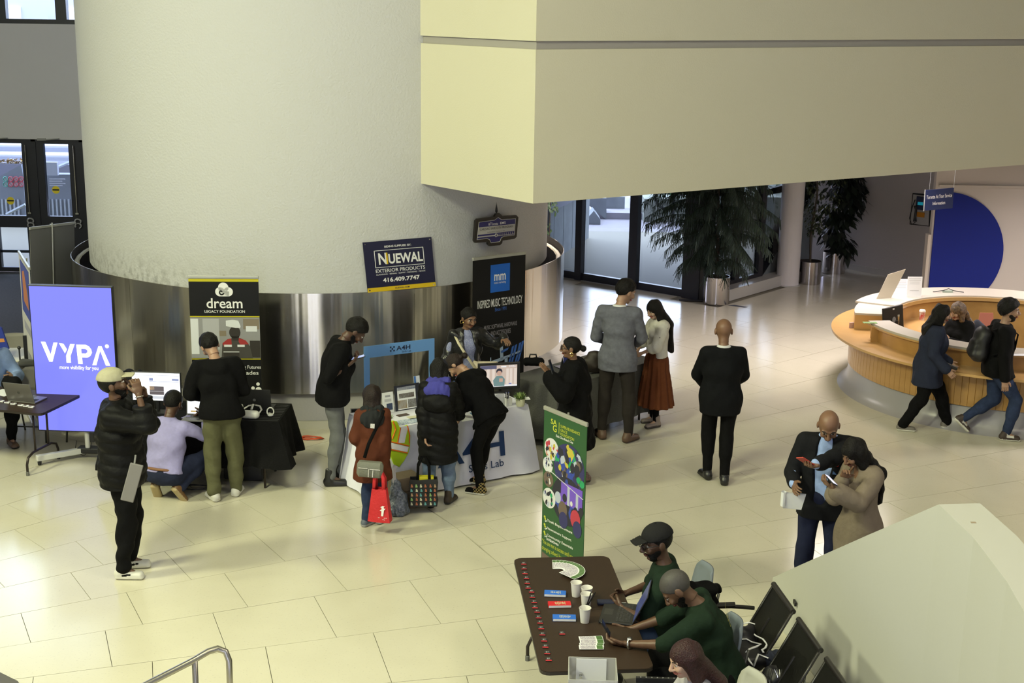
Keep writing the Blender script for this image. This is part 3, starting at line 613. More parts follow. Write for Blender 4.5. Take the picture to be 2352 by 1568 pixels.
def hand(s, w, d, pn, H, right, curl=.5, spread=.12, point=None, thumb=.6):
    """w wrist, d direction of the hand, pn palm normal; adds palm, four bent fingers and a thumb"""
    d = unit(d); pn = unit(np.asarray(pn, float) - d*(np.dot(pn, d))); sd = np.cross(d, pn) * (1 if right else -1)     # sd points to the thumb side
    q = H / 1.75; L = .098*q; s.cap(w - d*.01, w + d*.04*q, (.026*q, .019*q), (.036*q, .016*q), sd, .01); s.cap(w + d*.03*q, w + d*L*.92, (.037*q, .015*q), (.040*q, .013*q), sd, .012)
    for i, (o, l) in enumerate(((.030, .072), (.010, .080), (-.011, .075), (-.030, .060))):
        c = curl if not (point is not None and i == point) else .05
        k0 = w + d*L + sd*o*q*1.0; d1 = unit(d + sd*o*spread*18 + pn*c*.9); d2 = unit(d1 + pn*c*1.5 - d*c*.5)
        k1 = k0 + d1*l*q*.52; k2 = k1 + d2*l*q*.48; s.cap(k0 - d*.012, k1, .0098*q, .0088*q, k=.005); s.cap(k1, k2, .0088*q, .0075*q, k=.004)
    t0 = w + d*.028*q + sd*.030*q; d1 = unit(d*.75 + sd*(.75 - .3*thumb) + pn*.35*thumb); t1 = t0 + d1*.042*q; d2 = unit(d1 + pn*.5*thumb + d*.4 - sd*.35*thumb)
    s.cap(t0, t1, .0145*q, .0115*q, k=.008); s.cap(t1, t1 + d2*.032*q, .0112*q, .009*q, k=.004)
def person(label, foot, facing, H=1.72, sex='m', skin='brown', build=1.0, pelvis=None, lean=(0, 0), twist=0, head=(0, 0, 0), feet=None,
           lh=None, rh=None, lel=None, rel=None, lp=None, rp=None, curl=(.5, .5), knees=None, garments=(), hair=None, shoes=None, extra=None, beard=None, name='person', group=None, point=(None, None), eyes=True):
    """facing: degrees, 0 looks away from the camera, +90 to the photo's right. hands/feet are given in the person's frame: x right, y forward, z up."""
    t = thing(name, label, 'person', foot, -radians(facing)); q = H / 1.75; w = q * (1.0 if sex == 'm' else .93)
    hw = .205*w if sex == 'm' else .178*w; hips = .088*w
    pv = V3(*(pelvis if pelvis else (0, 0, .548*H))); seated = pv[2] < .7
    Rl = np.array(Matrix.Rotation(radians(-lean[0]), 3, 'X') @ Matrix.Rotation(radians(lean[1]), 3, 'Y')) @ rot(twist)
    up = Rl @ V3(0, 0, 1); rt = Rl @ V3(1, 0, 0); fw = Rl @ V3(0, 1, 0)
    waist = pv + up*.095*q; chest = pv + up*.285*q; neck0 = pv + up*.478*q + fw*(-.01); shc = pv + up*.452*q - fw*.008
    hd = rot(*head); hR = Rl @ hd if not isinstance(head, dict) else Rl
    neck1 = neck0 + up*.06*q + (hR @ V3(0, 0, 1))*.03*q + fw*.018*q
    hc = neck1 + (hR @ V3(0, .018, .118))*q
    hu = hR @ V3(0, 0, 1); hf = hR @ V3(0, 1, 0); hr = hR @ V3(1, 0, 0)
    J = dict(pv=pv, waist=waist, chest=chest, neck0=neck0, neck1=neck1, hc=hc, up=up, rt=rt, fw=fw, hu=hu, hf=hf, hr=hr, q=q, w=w, H=H, B=build)
    # limbs
    for sd, nm in ((1, 'r'), (-1, 'l')):
        sh = shc + rt*sd*(hw-.028*w); tgt = (rh if sd == 1 else lh) or (sd*(hw+.05), .03, .455*H)
        hint = (rel if sd == 1 else lel) or (sd*.5, -1, -.3)
        el, wr = ik(sh, tgt, .168*H, .148*H, hint); J[nm+'sh'] = sh; J[nm+'el'] = el; J[nm+'wr'] = wr
        hp = pv + V3(sd*hips, 0, -.02*q) if pelvis is None else pv + (rt*sd*hips) - up*.02*q
        ft = (feet[1] if sd == 1 else feet[0]) if feet else (sd*.10*w, 0, 0, -sd*0 + sd*8, 0)
        yaw = ft[3] if len(ft) > 3 else 0; pt = ft[4] if len(ft) > 4 else 0
        fR = np.array(Matrix.Rotation(radians(-yaw), 3, 'Z') @ Matrix.Rotation(radians(pt), 3, 'X')); fd = fR @ V3(0, 1, 0); fu = fR @ V3(0, 0, 1)
        ball = V3(*ft[:3]) + V3(0, 0, 0.0); ank = V3(*ft[:3]) + fR @ V3(0, -.0, .085*q)
        if pt: toe = V3(*ft[:3]) + V3(fd[0], fd[1], 0)*.0; ank = ank
        kh = (knees[1] if sd == 1 else knees[0]) if knees else (fd[0]*.6 + sd*.05, fd[1], .1)
        kn, an = ik(hp, ank, .245*H, .246*H, kh); J[nm+'hp'] = hp; J[nm+'kn'] = kn; J[nm+'an'] = an; J[nm+'fd'] = fd; J[nm+'fu'] = fu
    B = build
    def torso(s, g, k=.05, bot=True):
        if bot: s.cap(J['lhp'] - up*.01, J['rhp'] - up*.01, (.098*w*B + g, .095*w*B + g), side=fw, k=k)
        wx = .143 if sex == 'm' else .130
        s.cap(pv, waist, (.145*w*B + g, .105*w*B + g), (wx*w*B + g, .100*w*B + g), rt, k)
        s.cap(waist, chest, (wx*w*B + g, .098*w*B + g), ((.158 if sex == 'm' else .138)*w*B + g, .112*w*B + g), rt, k)
        s.cap(chest, shc - up*.03, ((.158 if sex == 'm' else .138)*w*B + g, .112*w*B + g), (.135*w + g, .085*w + g), rt, k)
        s.cap(J['lsh'] - up*.01 + rt*.02, J['rsh'] - up*.01 - rt*.02, (.062*w + g, .052*w + g), side=up, k=k)
        s.cap(shc, neck0 + up*.02, (.10*w + g*.6, .07*w + g*.6), (.055*w + g*.5, .058*w + g*.5), rt, k)
        if sex == 'f':
            for sd in (1, -1): s.ell(chest + up*.045*q + rt*sd*.065*w + fw*.085*w, (.055*w + g, .05*w + g, .055*w + g), k=.03)
    def arm(s, nm, g, t0=0, t1=1, k=.035, fl=1):
        a, b, c = J[nm+'sh'], J[nm+'el'], J[nm+'wr']
        s.cap(a, b, .052*w*B**.5 + g, .039*w + g*fl, k=min(k, .022))
        if t1 > .5: s.cap(b, b + (c-b)*(t1-.5)*2, .040*w + g*fl, (.040 - .014*(t1-.5)*2)*w + g*fl, k=k*.6)
    def leg(s, nm, g, t1=1, k=.03, fl=1):
        a, b, c = J[nm+'hp'], J[nm+'kn'], J[nm+'an']
        s.cap(a, b, (.086*w*B**.5 + g, .090*w*B**.5 + g), .055*w + g*fl, k=k); s.cap(b, b + (c-b)*t1, .054*w + g*fl, (.054 - .018*t1)*w + g*fl, k=k*.7)
        s.cap(b + (c-b)*.12, b + (c-b)*.45, .056*w + g, .052*w + g, k=.03)
    J['f'] = (torso, arm, leg)
    # --- body
    sk = skinmat(skin); s = SDF(); torso(s, -.012)
    for nm in 'rl': arm(s, nm, -.003); leg(s, nm, -.012)
    for nm in 'rl': s.cap(J[nm+'an'], J[nm+'an'] + J[nm+'fd']*.13*q - J[nm+'fu']*.05*q, .026*q, .020*q, k=.01)
    s.cap(neck0 - up*.02, neck1 + hu*.04*q, .055*q if sex == 'm' else .046*q, .050*q if sex == 'm' else .043*q, k=.03)
    bp = [surfnet(s, .016) + (0,)]
    h = SDF(); k = q*(1.07 if sex == 'm' else 1.03)
    hc_ = lambda x, y, z: hc + (hr*x + hf*y + hu*z)*k
    h.ell(hc_(0, -.012, .028), (.077*k, .096*k, .088*k), hr, hu); h.cap(hc_(0, .018, -.025), hc_(0, .030, -.078), (.062*k, .066*k), (.036*k, .042*k), hr, .03)
    h.ell(hc_(0, .062, -.092), (.022*k, .02*k, .018*k), hr, hu, .02)
    h.cap(hc_(0, .088, .012), hc_(0, .112, -.030), .009*k, .014*k, k=.012); 
    for sd in (1, -1):
        h.ell(hc_(sd*.012, .103, -.034), (.010*k, .010*k, .008*k), hr, hu, .008); h.ell(hc_(sd*.080, -.008, -.008), (.010*k, .022*k, .033*k), hr, hu, .006)
        h.ell(hc_(sd*.036, .070, -.028), (.026*k, .022*k, .024*k), hr, hu, .02); h.cap(hc_(sd*.014, .084, .024), hc_(sd*.046, .074, .024), .010*k, .009*k, k=.012)
        h.ell(hc_(sd*.032, .098, .006), (.016*k, .012*k, .010*k), hr, hu, .012, sub=True)
        if eyes: h.ell(hc_(sd*.032, .077, .006), (.0135*k, .012*k, .0105*k), hr, hu, .003)
    h.ell(hc_(0, .089, -.060), (.024*k, .012*k, .006*k), hr, hu, .005); h.ell(hc_(0, .087, -.069), (.020*k, .011*k, .006*k), hr, hu, .005)
    h.cap(neck1, hc_(0, -.01, -.05), (.052 if sex == 'm' else .044)*q, k=.03)
    V, F = surfnet(h, .0062*k, cuts=[(neck1 - hu*.005, -hu)]); c = (fc(V, F) - hc) @ np.array([hr, hf, hu]).T / k; mi = np.zeros(len(F), int)
    ax = np.abs(c[:, 0]); fr = c[:, 1] > .06
    ey = fr & (((ax-.032)/.0155)**2 + ((c[:, 2]-.006)/.0075)**2 < 1); mi[ey] = 2; mi[ey & (np.abs(ax-.032) < .0075)] = 3
    mi[fr & (((ax-.032)/.021)**2 + ((c[:, 2]-.028 + (ax-.032)**2*8)/.0052)**2 < 1)] = 4
    mi[fr & ((c[:, 0]/.026)**2 + ((c[:, 2]+.0645)/.0105)**2 < 1)] = 1; bp.append((V, F, mi))
    for nm, cu, pn, pt in (('r', curl[1], rp, point[1]), ('l', curl[0], lp, point[0])):
        sd = 1 if nm == 'r' else -1; hs = SDF(); d = unit(J[nm+'wr'] - J[nm+'el']); dd = unit(d + (V3(*(pn[3:6])) if pn and len(pn) > 3 else 0))
        hand(hs, J[nm+'wr'] - d*.01, dd, (pn[:3] if pn else (-sd, .15, 0)), H, nm == 'r', cu, point=pt); J[nm+'hd'] = dd
        J[nm+'palm'] = J[nm+'wr'] + dd*.075*q; bp.append(surfnet(hs, .0062) + (0,))
    mesh_np('body', bp, [sk, lipm(skin), eyew, eyed, browm], t)
    # --- garments
    for gi, g in enumerate(garments):
        kd = g['t']; m = g['m']; s = SDF(); cuts = []; th = g.get('g', .014); seed = int(abs(foot[0]*100 + foot[1]*10)) + gi
        disp = g.get('disp') or wrinkle(seed, g.get('wr', .0048)*1.35, g.get('wf', 20), .8); res = g.get('res', .0125); mats = [m]; mi = 0
        if kd in ('top', 'coat'):
            torso(s, th); hem = g.get('hem', -.06)*q
            for nm in ('lr' if hem < -.05 and not seated else ''): s.cap(J[nm+'hp'], J[nm+'hp'] + (J[nm+'kn'] - J[nm+'hp'])*.35, (.092*w*B**.5 + th, .096*w*B**.5 + th), (.080*w*B**.5 + th, .084*w*B**.5 + th), k=.04)
            hb = pv - up*.0
            if hem < -.02:
                fl = g.get('flare', .0); low = V3(pv[0], pv[1], pv[2]) + (up if g.get('stiff') else V3(0, 0, 1))*hem
                if g.get('drop') is not None: low = low + V3(*g['drop'])
                s.cap(pv + up*.02, low, (.150*w*B + th, .112*w*B + th), (.152*w*B + th + fl, .118*w*B + th + fl), rt, .05); cuts.append((low, -up if g.get('stiff') else (0, 0, -1)))
            else: cuts.append((pv + up*hem, -up))
            for nm in 'rl': arm(s, nm, g.get('sg', th*.9), t1=g.get('sl', .96), fl=g.get('cuff', 1))
            if g.get('collar'): s.cap(neck0 + up*.012, neck0 + up*(.035 + g['collar']), .068*w + th*.3, .066*w + th*.3, k=.02)
            if g.get('hood') == 'down':
                s.cap(neck0 - fw*.07*w + rt*.05 + up*.01, neck0 - fw*.07*w - rt*.05 + up*.01, (.055, .04), side=up, k=.03); s.ell(neck0 - fw*.10*w - up*.03, (.11*w, .05, .075), rt, up, .03)
            if g.get('sub'): g['sub'](s, J)
            elif g.get('vneck'):
                vn = g['vneck']; s.cap(neck0 + fw*.10*w + up*.02, pv + up*(.48-vn)*q + fw*.15*w, (.050, .05), (.004, .05), rt, .006, sub=True)
            cuts.append((neck0 + up*(.050 + g.get('collar', 0)), up))
        elif kd == 'pants':
            s.cap(J['lhp'], J['rhp'], (.10*w*B + th, .098*w*B + th), side=fw, k=.05); s.cap(pv, waist - up*.02, (.145*w*B + th, .105*w*B + th), (.133*w*B + th, .10*w*B + th), rt, .05)
            for nm in 'rl': leg(s, nm, th, g.get('len', .97), fl=g.get('fl', 1))
            cuts += [] if seated else [(waist - up*.02, up)]
        elif kd == 'skirt':
            z0 = waist - up*.01; z1 = V3(pv[0], pv[1], g['z']); s.cap(z0, pv - V3(0, 0, .06), (.128*w + th, .098*w + th), (.185*w, .158*w), rt, .04); s.cap(pv - V3(0, 0, .06), z1 + V3(0, 0, .0), (.185*w, .158*w), (g.get('r', .25), g.get('r', .25)*.82), rt, .04); cuts += [(z0, up), (z1, (0, 0, -1))]
            disp = lambda x, y, z: .016*np.sin(15*np.arctan2(y-pv[1], x-pv[0])) * np.clip((pv[2]+.1-z)/.4, 0, 1)
        elif kd == 'custom': g['fn'](s, J); cuts = g.get('cuts', lambda J: [])(J)
        V, F = surfnet(s, res, cuts, disp)
        if g.get('paint'): mi, mats = g['paint'](fc(V, F), J), [m] + g['pm']
        mesh_np(g['n'], [(V, F, mi)], mats, t)
    # --- shoes
    if shoes:
        m, solem = shoes['m'], shoes.get('sole', black); hi = shoes.get('hi', 0)
        for nm in 'lr':
            s = SDF(); a = J[nm+'an']; fd = J[nm+'fd']; fu = J[nm+'fu']; rtt = np.cross(fd, fu); b = a - fu*.085*q
            s.cap(b + fu*.045*q - fd*.045*q, b + fu*.035*q + fd*.135*q, (.040*q, .036*q), (.046*q, .030*q), rtt, .02); s.cap(b + fu*.06*q - fd*.02*q, a + fu*(.01 + hi) - fd*.01, .046*q, .046*q, k=.02); s.cap(b + fu*.02*q - fd*.05*q, b + fu*.018*q + fd*.150*q, (.043*q, .022), (.047*q, .020), rtt, .01)
            V, F = surfnet(s, .0085, [(b, -fu), (a + fu*(.03 + hi), fu)]); z = (fc(V, F) - b) @ fu; y = (fc(V, F) - b) @ fd
            mi = np.where(z < shoes.get('sh', .026), 1, 0)
            if shoes.get('acc'): mi = np.where((mi == 0) & shoes['accf'](y, z), 2, mi)
            mesh_np('shoe', [(V, F, mi)], [m, solem] + ([shoes['acc']] if shoes.get('acc') else []), t)
    # --- hair
    if hair:
        hs = SDF(); kd = hair['t']; th = hair.get('g', .014)*k; cuts = []
        cr = hc_(0, -.012, .028)
        hs.ell(cr, (.077*k + th, .096*k + th, .088*k + th), hr, hu, .01)
        disp = wrinkle(5, .003, 70)
        if kd == 'buzz': cuts.append((hc_(0, .072, .055), hf*.75 - hu*.85)); cuts.append((hc_(0, 0, -.055), -hu*1.0 + hf*.25)); disp = None
        elif kd == 'short': cuts.append((hc_(0, .068, .055), hf*.75 - hu*.88)); cuts.append((hc_(0, -.03, -.045), -hu + hf*.55)); hs.ell(cr + (hu*.018 + hf*.004)*k, (.068*k + th, .082*k + th, .074*k + th), hr, hu, .02)
        elif kd in ('bob', 'long', 'wavy'):
            L = hair.get('L', .16); b = hair.get('b', .0); r1 = hair.get('r', .07)
            dn = hair.get('dn'); dn = unit(dn) if dn is not None else unit(-hu*.6 - V3(0, 0, .4) - fw*.05)
            for sd in (1, -1): hs.cap(hc_(sd*.064, -.02, .02), hc_(sd*.066, -.03, -.02) + dn*min(L, .13)*.8, (.034*k, .055*k), (.032*k, .045*k), hr, .03)
            if L > .2:
                bk_ = neck0 - fw*(.100*w*build + hair.get('off', .05)) - up*.02; p1 = hc_(0, -.07, -.05); hs.cap(hc_(0, -.05, .0), bk_, (.085*k, .06*k), (r1, .045), rt, .03); hs.cap(bk_, bk_ + dn*(L-.12), (r1, .040), (r1*.75, .030), rt, .04)
            else: hs.cap(hc_(0, -.05, .0), hc_(0, -.05, -.03) + dn*L, (.085*k, .055*k), (r1, .035), hr, .03)
            hs.ell(hc_(0, .095, -.035), (.048*k, .07*k, .075*k), hr, hu, .01, sub=True); disp = wrinkle(5, .006 if kd == 'wavy' else .0035, 45, .35 if kd != 'wavy' else .9)
        elif kd in ('bun', 'tail'):
            cuts.append((hc_(0, .072, .052), hf*.8 - hu*.62)); cuts.append((hc_(0, -.03, -.05), -hu + hf*.5)); disp = wrinkle(5, .0015, 60)
            if kd == 'bun': hs.ell(hc_(0, -.135, -.01), (.036*k, .034*k, .036*k), hr, hu, .008)
            else: hs.cap(hc_(0, -.11, -.01), hc_(0, -.14, -.03), .026, .022, k=.01); hs.ell(hc_(.0, -.145, -.035), (.035, .03, .035), hr, hu, .008)
        V, F = surfnet(hs, .0075 if kd not in ('long', 'wavy') else .009, cuts, disp); mesh_np('hair', [(V, F, 0)], [hair['m']], t)
    if beard:
        bs = SDF(); bs.cap(hc_(0, .012, -.045), hc_(0, .036, -.088), (.063*k, .060*k), (.039*k, .043*k), hr, .02)
        bs.ell(hc_(0, .12, -.0), (.034*k, .06*k, .057*k), hr, hu, .01, sub=True); bs.ell(hc_(0, .105, -.066), (.022*k, .03*k, .009*k), hr, hu, .004, sub=True)
        V, F = surfnet(bs, .0065, [(hc_(0, .0, -.022), hu*.9 - hf*.3), (hc_(0, -.002, 0), -hf)]); mesh_np('beard', [(V, F, 0)], [beard], t)
    J['t'] = t; J['hcf'] = hc_; J['k'] = k
    if extra: extra(J)
    return J
def wpt(J, v):                                   # person frame -> world
    return J['t'].matrix_basis @ Vector(v)
def basis(J): return J['t']
def cap_hat(J, m, tilt=0, name='cap'):
    hc, hr, hf, hu, k = J['hcf'], J['hr'], J['hf'], J['hu'], J['k']; s = SDF(); hu2 = unit(hu + hf*tilt); hf2 = unit(hf - hu*tilt)
    s.ell(hc(0, -.014, .040), (.092*k, .110*k, .092*k), hr, hu2, .01); b = hc(0, .06, .055)
    V, F = surfnet(s, .0075, [(hc(0, 0, .036), -unit(hu2 + hf*.12))]); parts = [(V, F, 0)]
    s2 = SDF(); s2.cap(hc(0, .085, .047), hc(0, .160, .036) + (hf2-hf)*.06, (.072*k, .008), (.058*k, .006), hr, .008)
    s2.ell(hc(0, -.014, .133), (.01, .01, .006), hr, hu2, .003); V, F = surfnet(s2, .006); parts.append((V, F, 0)); mesh_np(name, parts, [m], J['t'])
def glasses(J, m):
    hc = J['hcf']; mb = MB()
    for sd in (1, -1):
        mb.tube([hc(sd*.034 + .024*cos(t), .106, .004 + .019*sin(t)) for t in np.linspace(0, 2*pi, 13)[:-1]], .0032, 5, closed=True); mb.tube([hc(sd*.058, .104, .008), hc(sd*.084, .0, .004)], .0028, 5)
    mb.tube([hc(-.010, .107, .006), hc(.010, .107, .006)], .003, 5); mb.build('glasses', m, J['t'], smooth='all')
def phone(J, which, label, loc=None, up=None, nrm=None, col=None, screen=None, sz=(.074, .15, .010), name='phone', lit=1.0):
    """a phone held at the palm, its own top-level thing"""
    p = V3(*loc) if loc is not None else J[which+'palm']; u = unit(up); n = unit(nrm); r = np.cross(u, n)
    R = Matrix((r, u, n)).transposed().to_4x4(); R.translation = Vector(p); mw = J['t'].matrix_basis @ R
    t = thing(name, label, 'phone'); t.matrix_basis = mw
    MB().box(-sz[0]/2, sz[0]/2, -sz[1]/2, sz[1]/2, -sz[2]/2, sz[2]/2, bev=.003).build('case', col or black, t)
    MB().box(-sz[0]/2+.004, sz[0]/2-.004, -sz[1]/2+.006, sz[1]/2-.006, sz[2]/2, sz[2]/2+.001).build('screen', screen or mat('phone_glass', (.02, .03, .06), .08), t); return t
# ================================================================ THE PEOPLE
def cl_(name, col, rough=.85, noise=.25, bump=(16, .45), **k): return mat('cloth_' + name, col, rough, spec=.14, noise=(25, noise, tuple(c*.7 for c in col)), bump=bump, **k)
blk = cl_('black', (.0035, .0035, .0042)); puff = cl_('black_nylon', (.006, .006, .0066), .6); charcoal = cl_('charcoal', (.010, .0105, .013)); navyc = cl_('navy', (.022, .027, .050)); navy2 = cl_('navy_trousers', (.016, .020, .05))
greyb = cl_('grey_tweed', (.145, .150, .185), noise=.6); brownp = cl_('brown_trousers', (.026, .022, .020)); greyp = cl_('grey_trousers', (.13, .135, .14)); olive = cl_('olive_chino', (.105, .105, .055)); jean = cl_('blue_jeans', (.05, .08, .15), noise=.6); djean = cl_('dark_jeans', (.03, .045, .10), noise=.6)
lav = cl_('lavender_shirt', (.33, .31, .58), .7); skyb = cl_('sky_blue_shirt', (.34, .46, .80), .7); wht = cl_('white_shirt', (.72, .72, .74), .7); rust = cl_('rust_coat', (.095, .028, .014), .8); rustsk = cl_('rust_skirt', (.115, .035, .014), .8)
green = cl_('dark_green_tee', (.011, .024, .014), .85); tanc = cl_('taupe_wool', (.21, .17, .13), .95); leather = mat('black_leather', (.014, .014, .016), .28, bump=(30, .3)); blue_hood = cl_('violet_blue_fleece', (.06, .06, .30), .9)
hairb = mat('hair_black', (.0035, .003, .003), .5, spec=.22, noise=(60, .6, (.009, .0075, .007)), bump=(120, .5)); hairbr = mat('hair_dark_brown', (.010, .0055, .005), .45, spec=.3, noise=(60, .6, (.022, .010, .008)), bump=(120, .5)); hairgr = mat('hair_greying', (.05, .045, .042), .6, noise=(80, .6, (.075, .068, .062)))
hairred = mat('hair_auburn', (.026, .008, .008), .4, spec=.35, noise=(50, .6, (.045, .012, .012)), bump=(120, .5)); hairst = mat('hair_streaked', (.05, .028, .016), .4, noise=(40, .8, (.20, .12, .06)), bump=(120, .5))
sh_white = mat('sneaker_white', (.62, .61, .57), .5); sh_sole = mat('sneaker_sole', (.66, .65, .60), .5); sh_black = mat('shoe_black', (.014, .014, .015), .35); sh_brown = mat('shoe_brown', (.12, .07, .045), .5); sh_grey = mat('sneaker_grey', (.17, .155, .14), .7); gold = mat('gold', (.75, .52, .18), .25, 1.0); silver = mat('silver', (.7, .7, .68), .25, 1.0)
def PF(foot, facing, px, py, Y): return tuple(Matrix.Rotation(radians(facing), 4, 'Z') @ (AT(px, py, Y) - Vector(foot)))
def FT(px, py): p = G(px, py); return (p.x, p.y, 0)
def ringm(J, pts, r, m, name, n=8): MB().tube(pts, r, n, closed=True).build(name, m, J['t'], smooth='all')
def wristband(J, nm, m, name='watch', w=.008, r=.031, face=False):
    a, d = J[nm+'wr'], unit(J[nm+'wr'] - J[nm+'el']); c = a - d*.03; x = unit(np.cross(d, V3(.3, .2, 1))); y = np.cross(d, x); mb = MB(); mb.tube([c + (x*cos(t) + y*sin(t))*r for t in np.linspace(0, 2*pi, 17)[:-1]], w, 6, closed=True)
    if face: mb.tube([c + V3(0, 0, 1)*(r-.002), c + V3(0, 0, 1)*(r+.008)], .018, 14)
    mb.build(name, m, J['t'], smooth='all')
# --- man in cap and puffer jacket, by the blue screen
f = FT(296, 1314); fa = 84
def x1(J):
    cap_hat(J, cl_('beige_cap', (.40, .38, .27)), .10); wristband(J, 'r', silver, 'bracelet', .004, .033)
J1 = person('bearded man in black puffer jacket and beige cap filming beside the blue screen', f, fa, 1.86, skin='deep', build=1.12, lean=(-2, 0), head=(0, 12, 0),
    feet=[(-.10, .0, 0, -6), (.13, -.02, 0, 4)], rh=PF(f, fa, 318, 903, 10.98), lh=PF(f, fa, 331, 912, 11.22), rel=(.25, .15, -1), lel=(-.2, .15, -1), rp=(-.6, -.3, 0), lp=(.6, -.3, 0), curl=(1.1, 1.2),
    garments=[dict(t='pants', n='trousers', m=blk, g=.022, fl=1.1, wr=.006), dict(t='top', n='puffer_jacket', m=puff, g=.055, sg=.042, hem=-.16, collar=.035, disp=puffer(3, .10, .010), sl=.95)],
    hair=dict(t='buzz', m=hairb, g=.010), beard=hairb, shoes=dict(m=sh_white, sole=sh_sole, acc=blk, accf=lambda y, z: (np.abs(z-.045-.12*y) < .008) & (y < .07) & (y > -.01)), extra=x1)
phone(J1, 'r', 'dark phone held up at the face of the man in the beige cap', loc=PF(f, fa, 318, 893, 11.08), up=(0, .1, 1), nrm=(0, -1, .05))
t = thing('waist_pouch', 'flat grey pouch hanging at the hip of the man in the puffer jacket', 'pouch'); p0 = AT(303, 1108, 10.80); t.location = p0; t.rotation_euler = (0, radians(17), radians(10))
MB().box(-.055, .055, -.012, .012, -.17, .17, bev=.006).build('pouch_body', mat('grey_board', (.21, .20, .20), .7), t); MB().tube([(-.02, 0, .165), (-.03, .02, .24)], .008, 6).build('clip', grey_p, t)
# --- crouching man in lavender shirt
f = FT(380, 1150); fa = 12
def x2(J):
    c = J['waist'] - J['up']*.075; r, w_ = J['rt'], J['fw']; ringm(J, [c + r*.196*cos(a) + w_*(.150*sin(a)) for a in np.linspace(0, 2*pi, 25)[:-1]], .014, mat('belt_brown', (.20, .09, .04), .5), 'belt')
J2 = person('crouching man in a lavender shirt and navy trousers, working at the low laptop', f, fa, 1.76, skin='dark', build=1.16, pelvis=(0, .0, .33), lean=(14, 2), head=(-5, -12, 0),
    feet=[(-.11, -.0, .10, -12, -52), (.13, -.03, .10, 22, -52)], knees=[(-.5, 1, .5), (.7, 1, .3)], lh=PF(f, fa, 445, 960, 13.42), rh=PF(f, fa, 466, 962, 13.32), rel=(1, -.3, -1), lel=(-1, 0, -1), curl=(.3, .3),
    garments=[dict(t='pants', n='trousers', m=cl_('navy_crouch', (.02, .025, .055)), g=.014), dict(t='top', n='shirt', m=lav, g=.014, hem=-.015, wr=.007, collar=.012, stiff=1, sl=.9)],
    hair=dict(t='buzz', m=hairb, g=.008), shoes=dict(m=mat('brogue_tan', (.16, .08, .03), .45), sole=mat('sole_tan', (.42, .33, .18), .6)), extra=x2)
for nm in 'lr':
    mb = MB(); a = J2[nm+'an']; mb.tube([a + V3(0, -.0, .0), a + unit(J2[nm+'kn'] - a)*.10], .046, 12); mb.build('sock', mat('patterned_sock', (.05, .07, .18), .8, noise=(160, 1, (.5, .55, .65))), J2['t'], smooth=True)
# --- hoodie and olive trousers
f = FT(517, 1143); fa = -8
J3 = person('man in black hoodie, olive trousers and white trainers, seen from behind', f, fa, 1.73, skin='tan', build=.98, lean=(7, -5), head=(22, -34, -6), feet=[(-.10, -.06, 0, -28), (.11, .07, 0, 12)],
    lh=(-.16, .26, 1.02), rh=(.10, .30, 1.05), lel=(-.7, -.4, -.8), rel=(.6, -.4, -.9), garments=[dict(t='pants', n='trousers', m=olive, g=.022, fl=1.3, wr=.006), dict(t='top', n='hoodie', m=blk, g=.036, hem=-.075, hood='down', wr=.008)],
    hair=dict(t='short', m=hairb, g=.011), shoes=dict(m=sh_white, sole=sh_sole))
phone(J3, 'l', 'phone with a yellow edge in the hand of the hoodie man', up=(.3, .6, .7), nrm=(0, -.7, .7), col=mat('yellow_case', (.5, .5, .08), .5))
# --- tall man in black polo with phone
f = FT(768, 1108); fa = 78
J4 = person('tall man in a black polo and grey trousers looking down at his phone', f, fa, 1.84, skin='dark', build=1.12, lean=(11, 0), head=(0, -38, 0), feet=[(-.09, .05, 0, -4), (.09, -.04, 0, 4)],
    rh=PF(f, fa, 800, 838, 13.42), lh=PF(f, fa, 806, 830, 13.62), rel=(.3, -.5, -1), lel=(-.4, -.5, -1), curl=(.8, .8), rp=(-.5, .1, .9), lp=(.5, .1, .9),
    garments=[dict(t='pants', n='trousers', m=greyp, g=.006, fl=1.6), dict(t='top', n='polo_shirt', m=blk, g=.034, sg=.024, hem=-.11, sl=.45, collar=.015, wr=.006)], hair=dict(t='short', m=hairb, g=.013), beard=hairb, shoes=dict(m=sh_black, hi=.07))
phone(J4, 'r', 'bright phone held by the tall man in the black polo', loc=PF(f, fa, 822, 821, 13.50), up=(0, .9, .25), nrm=(0, -.2, .9), screen=mat('phone_lit', (.3, .35, .5), .2, emit=((.4, .5, .9), .8)))
# --- woman in rust coat
f = FT(858, 1206); fa = -6
J5 = person('short woman in rust coat with black hood, seen from behind with red bag', f, fa, 1.38, sex='f', skin='tan', build=.86, lean=(5, 0), head=(0, -22, 0), feet=[(-.07, .0, 0, 40), (.07, .06, 0, 30)],
    rh=PF(f, fa, 882, 1098, 12.30), lh=(-.14, .22, .84), rel=(.25, -.6, -.8), lel=(-.2, -.5, -.8), curl=(.5, 1.1), garments=[dict(t='pants', n='jeans', m=djean, g=.02), dict(t='coat', n='coat', m=rust, g=.034, sg=.030, hem=-.34, flare=.06, wr=.008, sl=.9, cuff=1.2)],
    hair=dict(t='bob', m=hairbr, L=.085, r=.085, g=.030), shoes=dict(m=mat('sneaker_blue_grey', (.10, .12, .16), .6), sole=mat('sole_grey', (.3, .3, .3), .6)))
def _hood(J, m, nm='hood', s_=1.0):
    s = SDF(); n0, up, fw, rt = J['neck0'], J['up'], J['fw'], J['rt']; s.cap(n0 - rt*.07 + up*.01, n0 + rt*.07 + up*.01, (.075*s_, .055*s_), side=up, k=.03); s.ell(n0 - fw*.085 - up*.035, (.12*s_, .055, .09*s_), rt, up, .03); V, F = surfnet(s, .011, disp=wrinkle(3, .006, 40)); mesh_np(nm, [(V, F, 0)], [m], J['t'])
_hood(J5, cl_('black_hood', (.02, .022, .024)), s_=1.0)
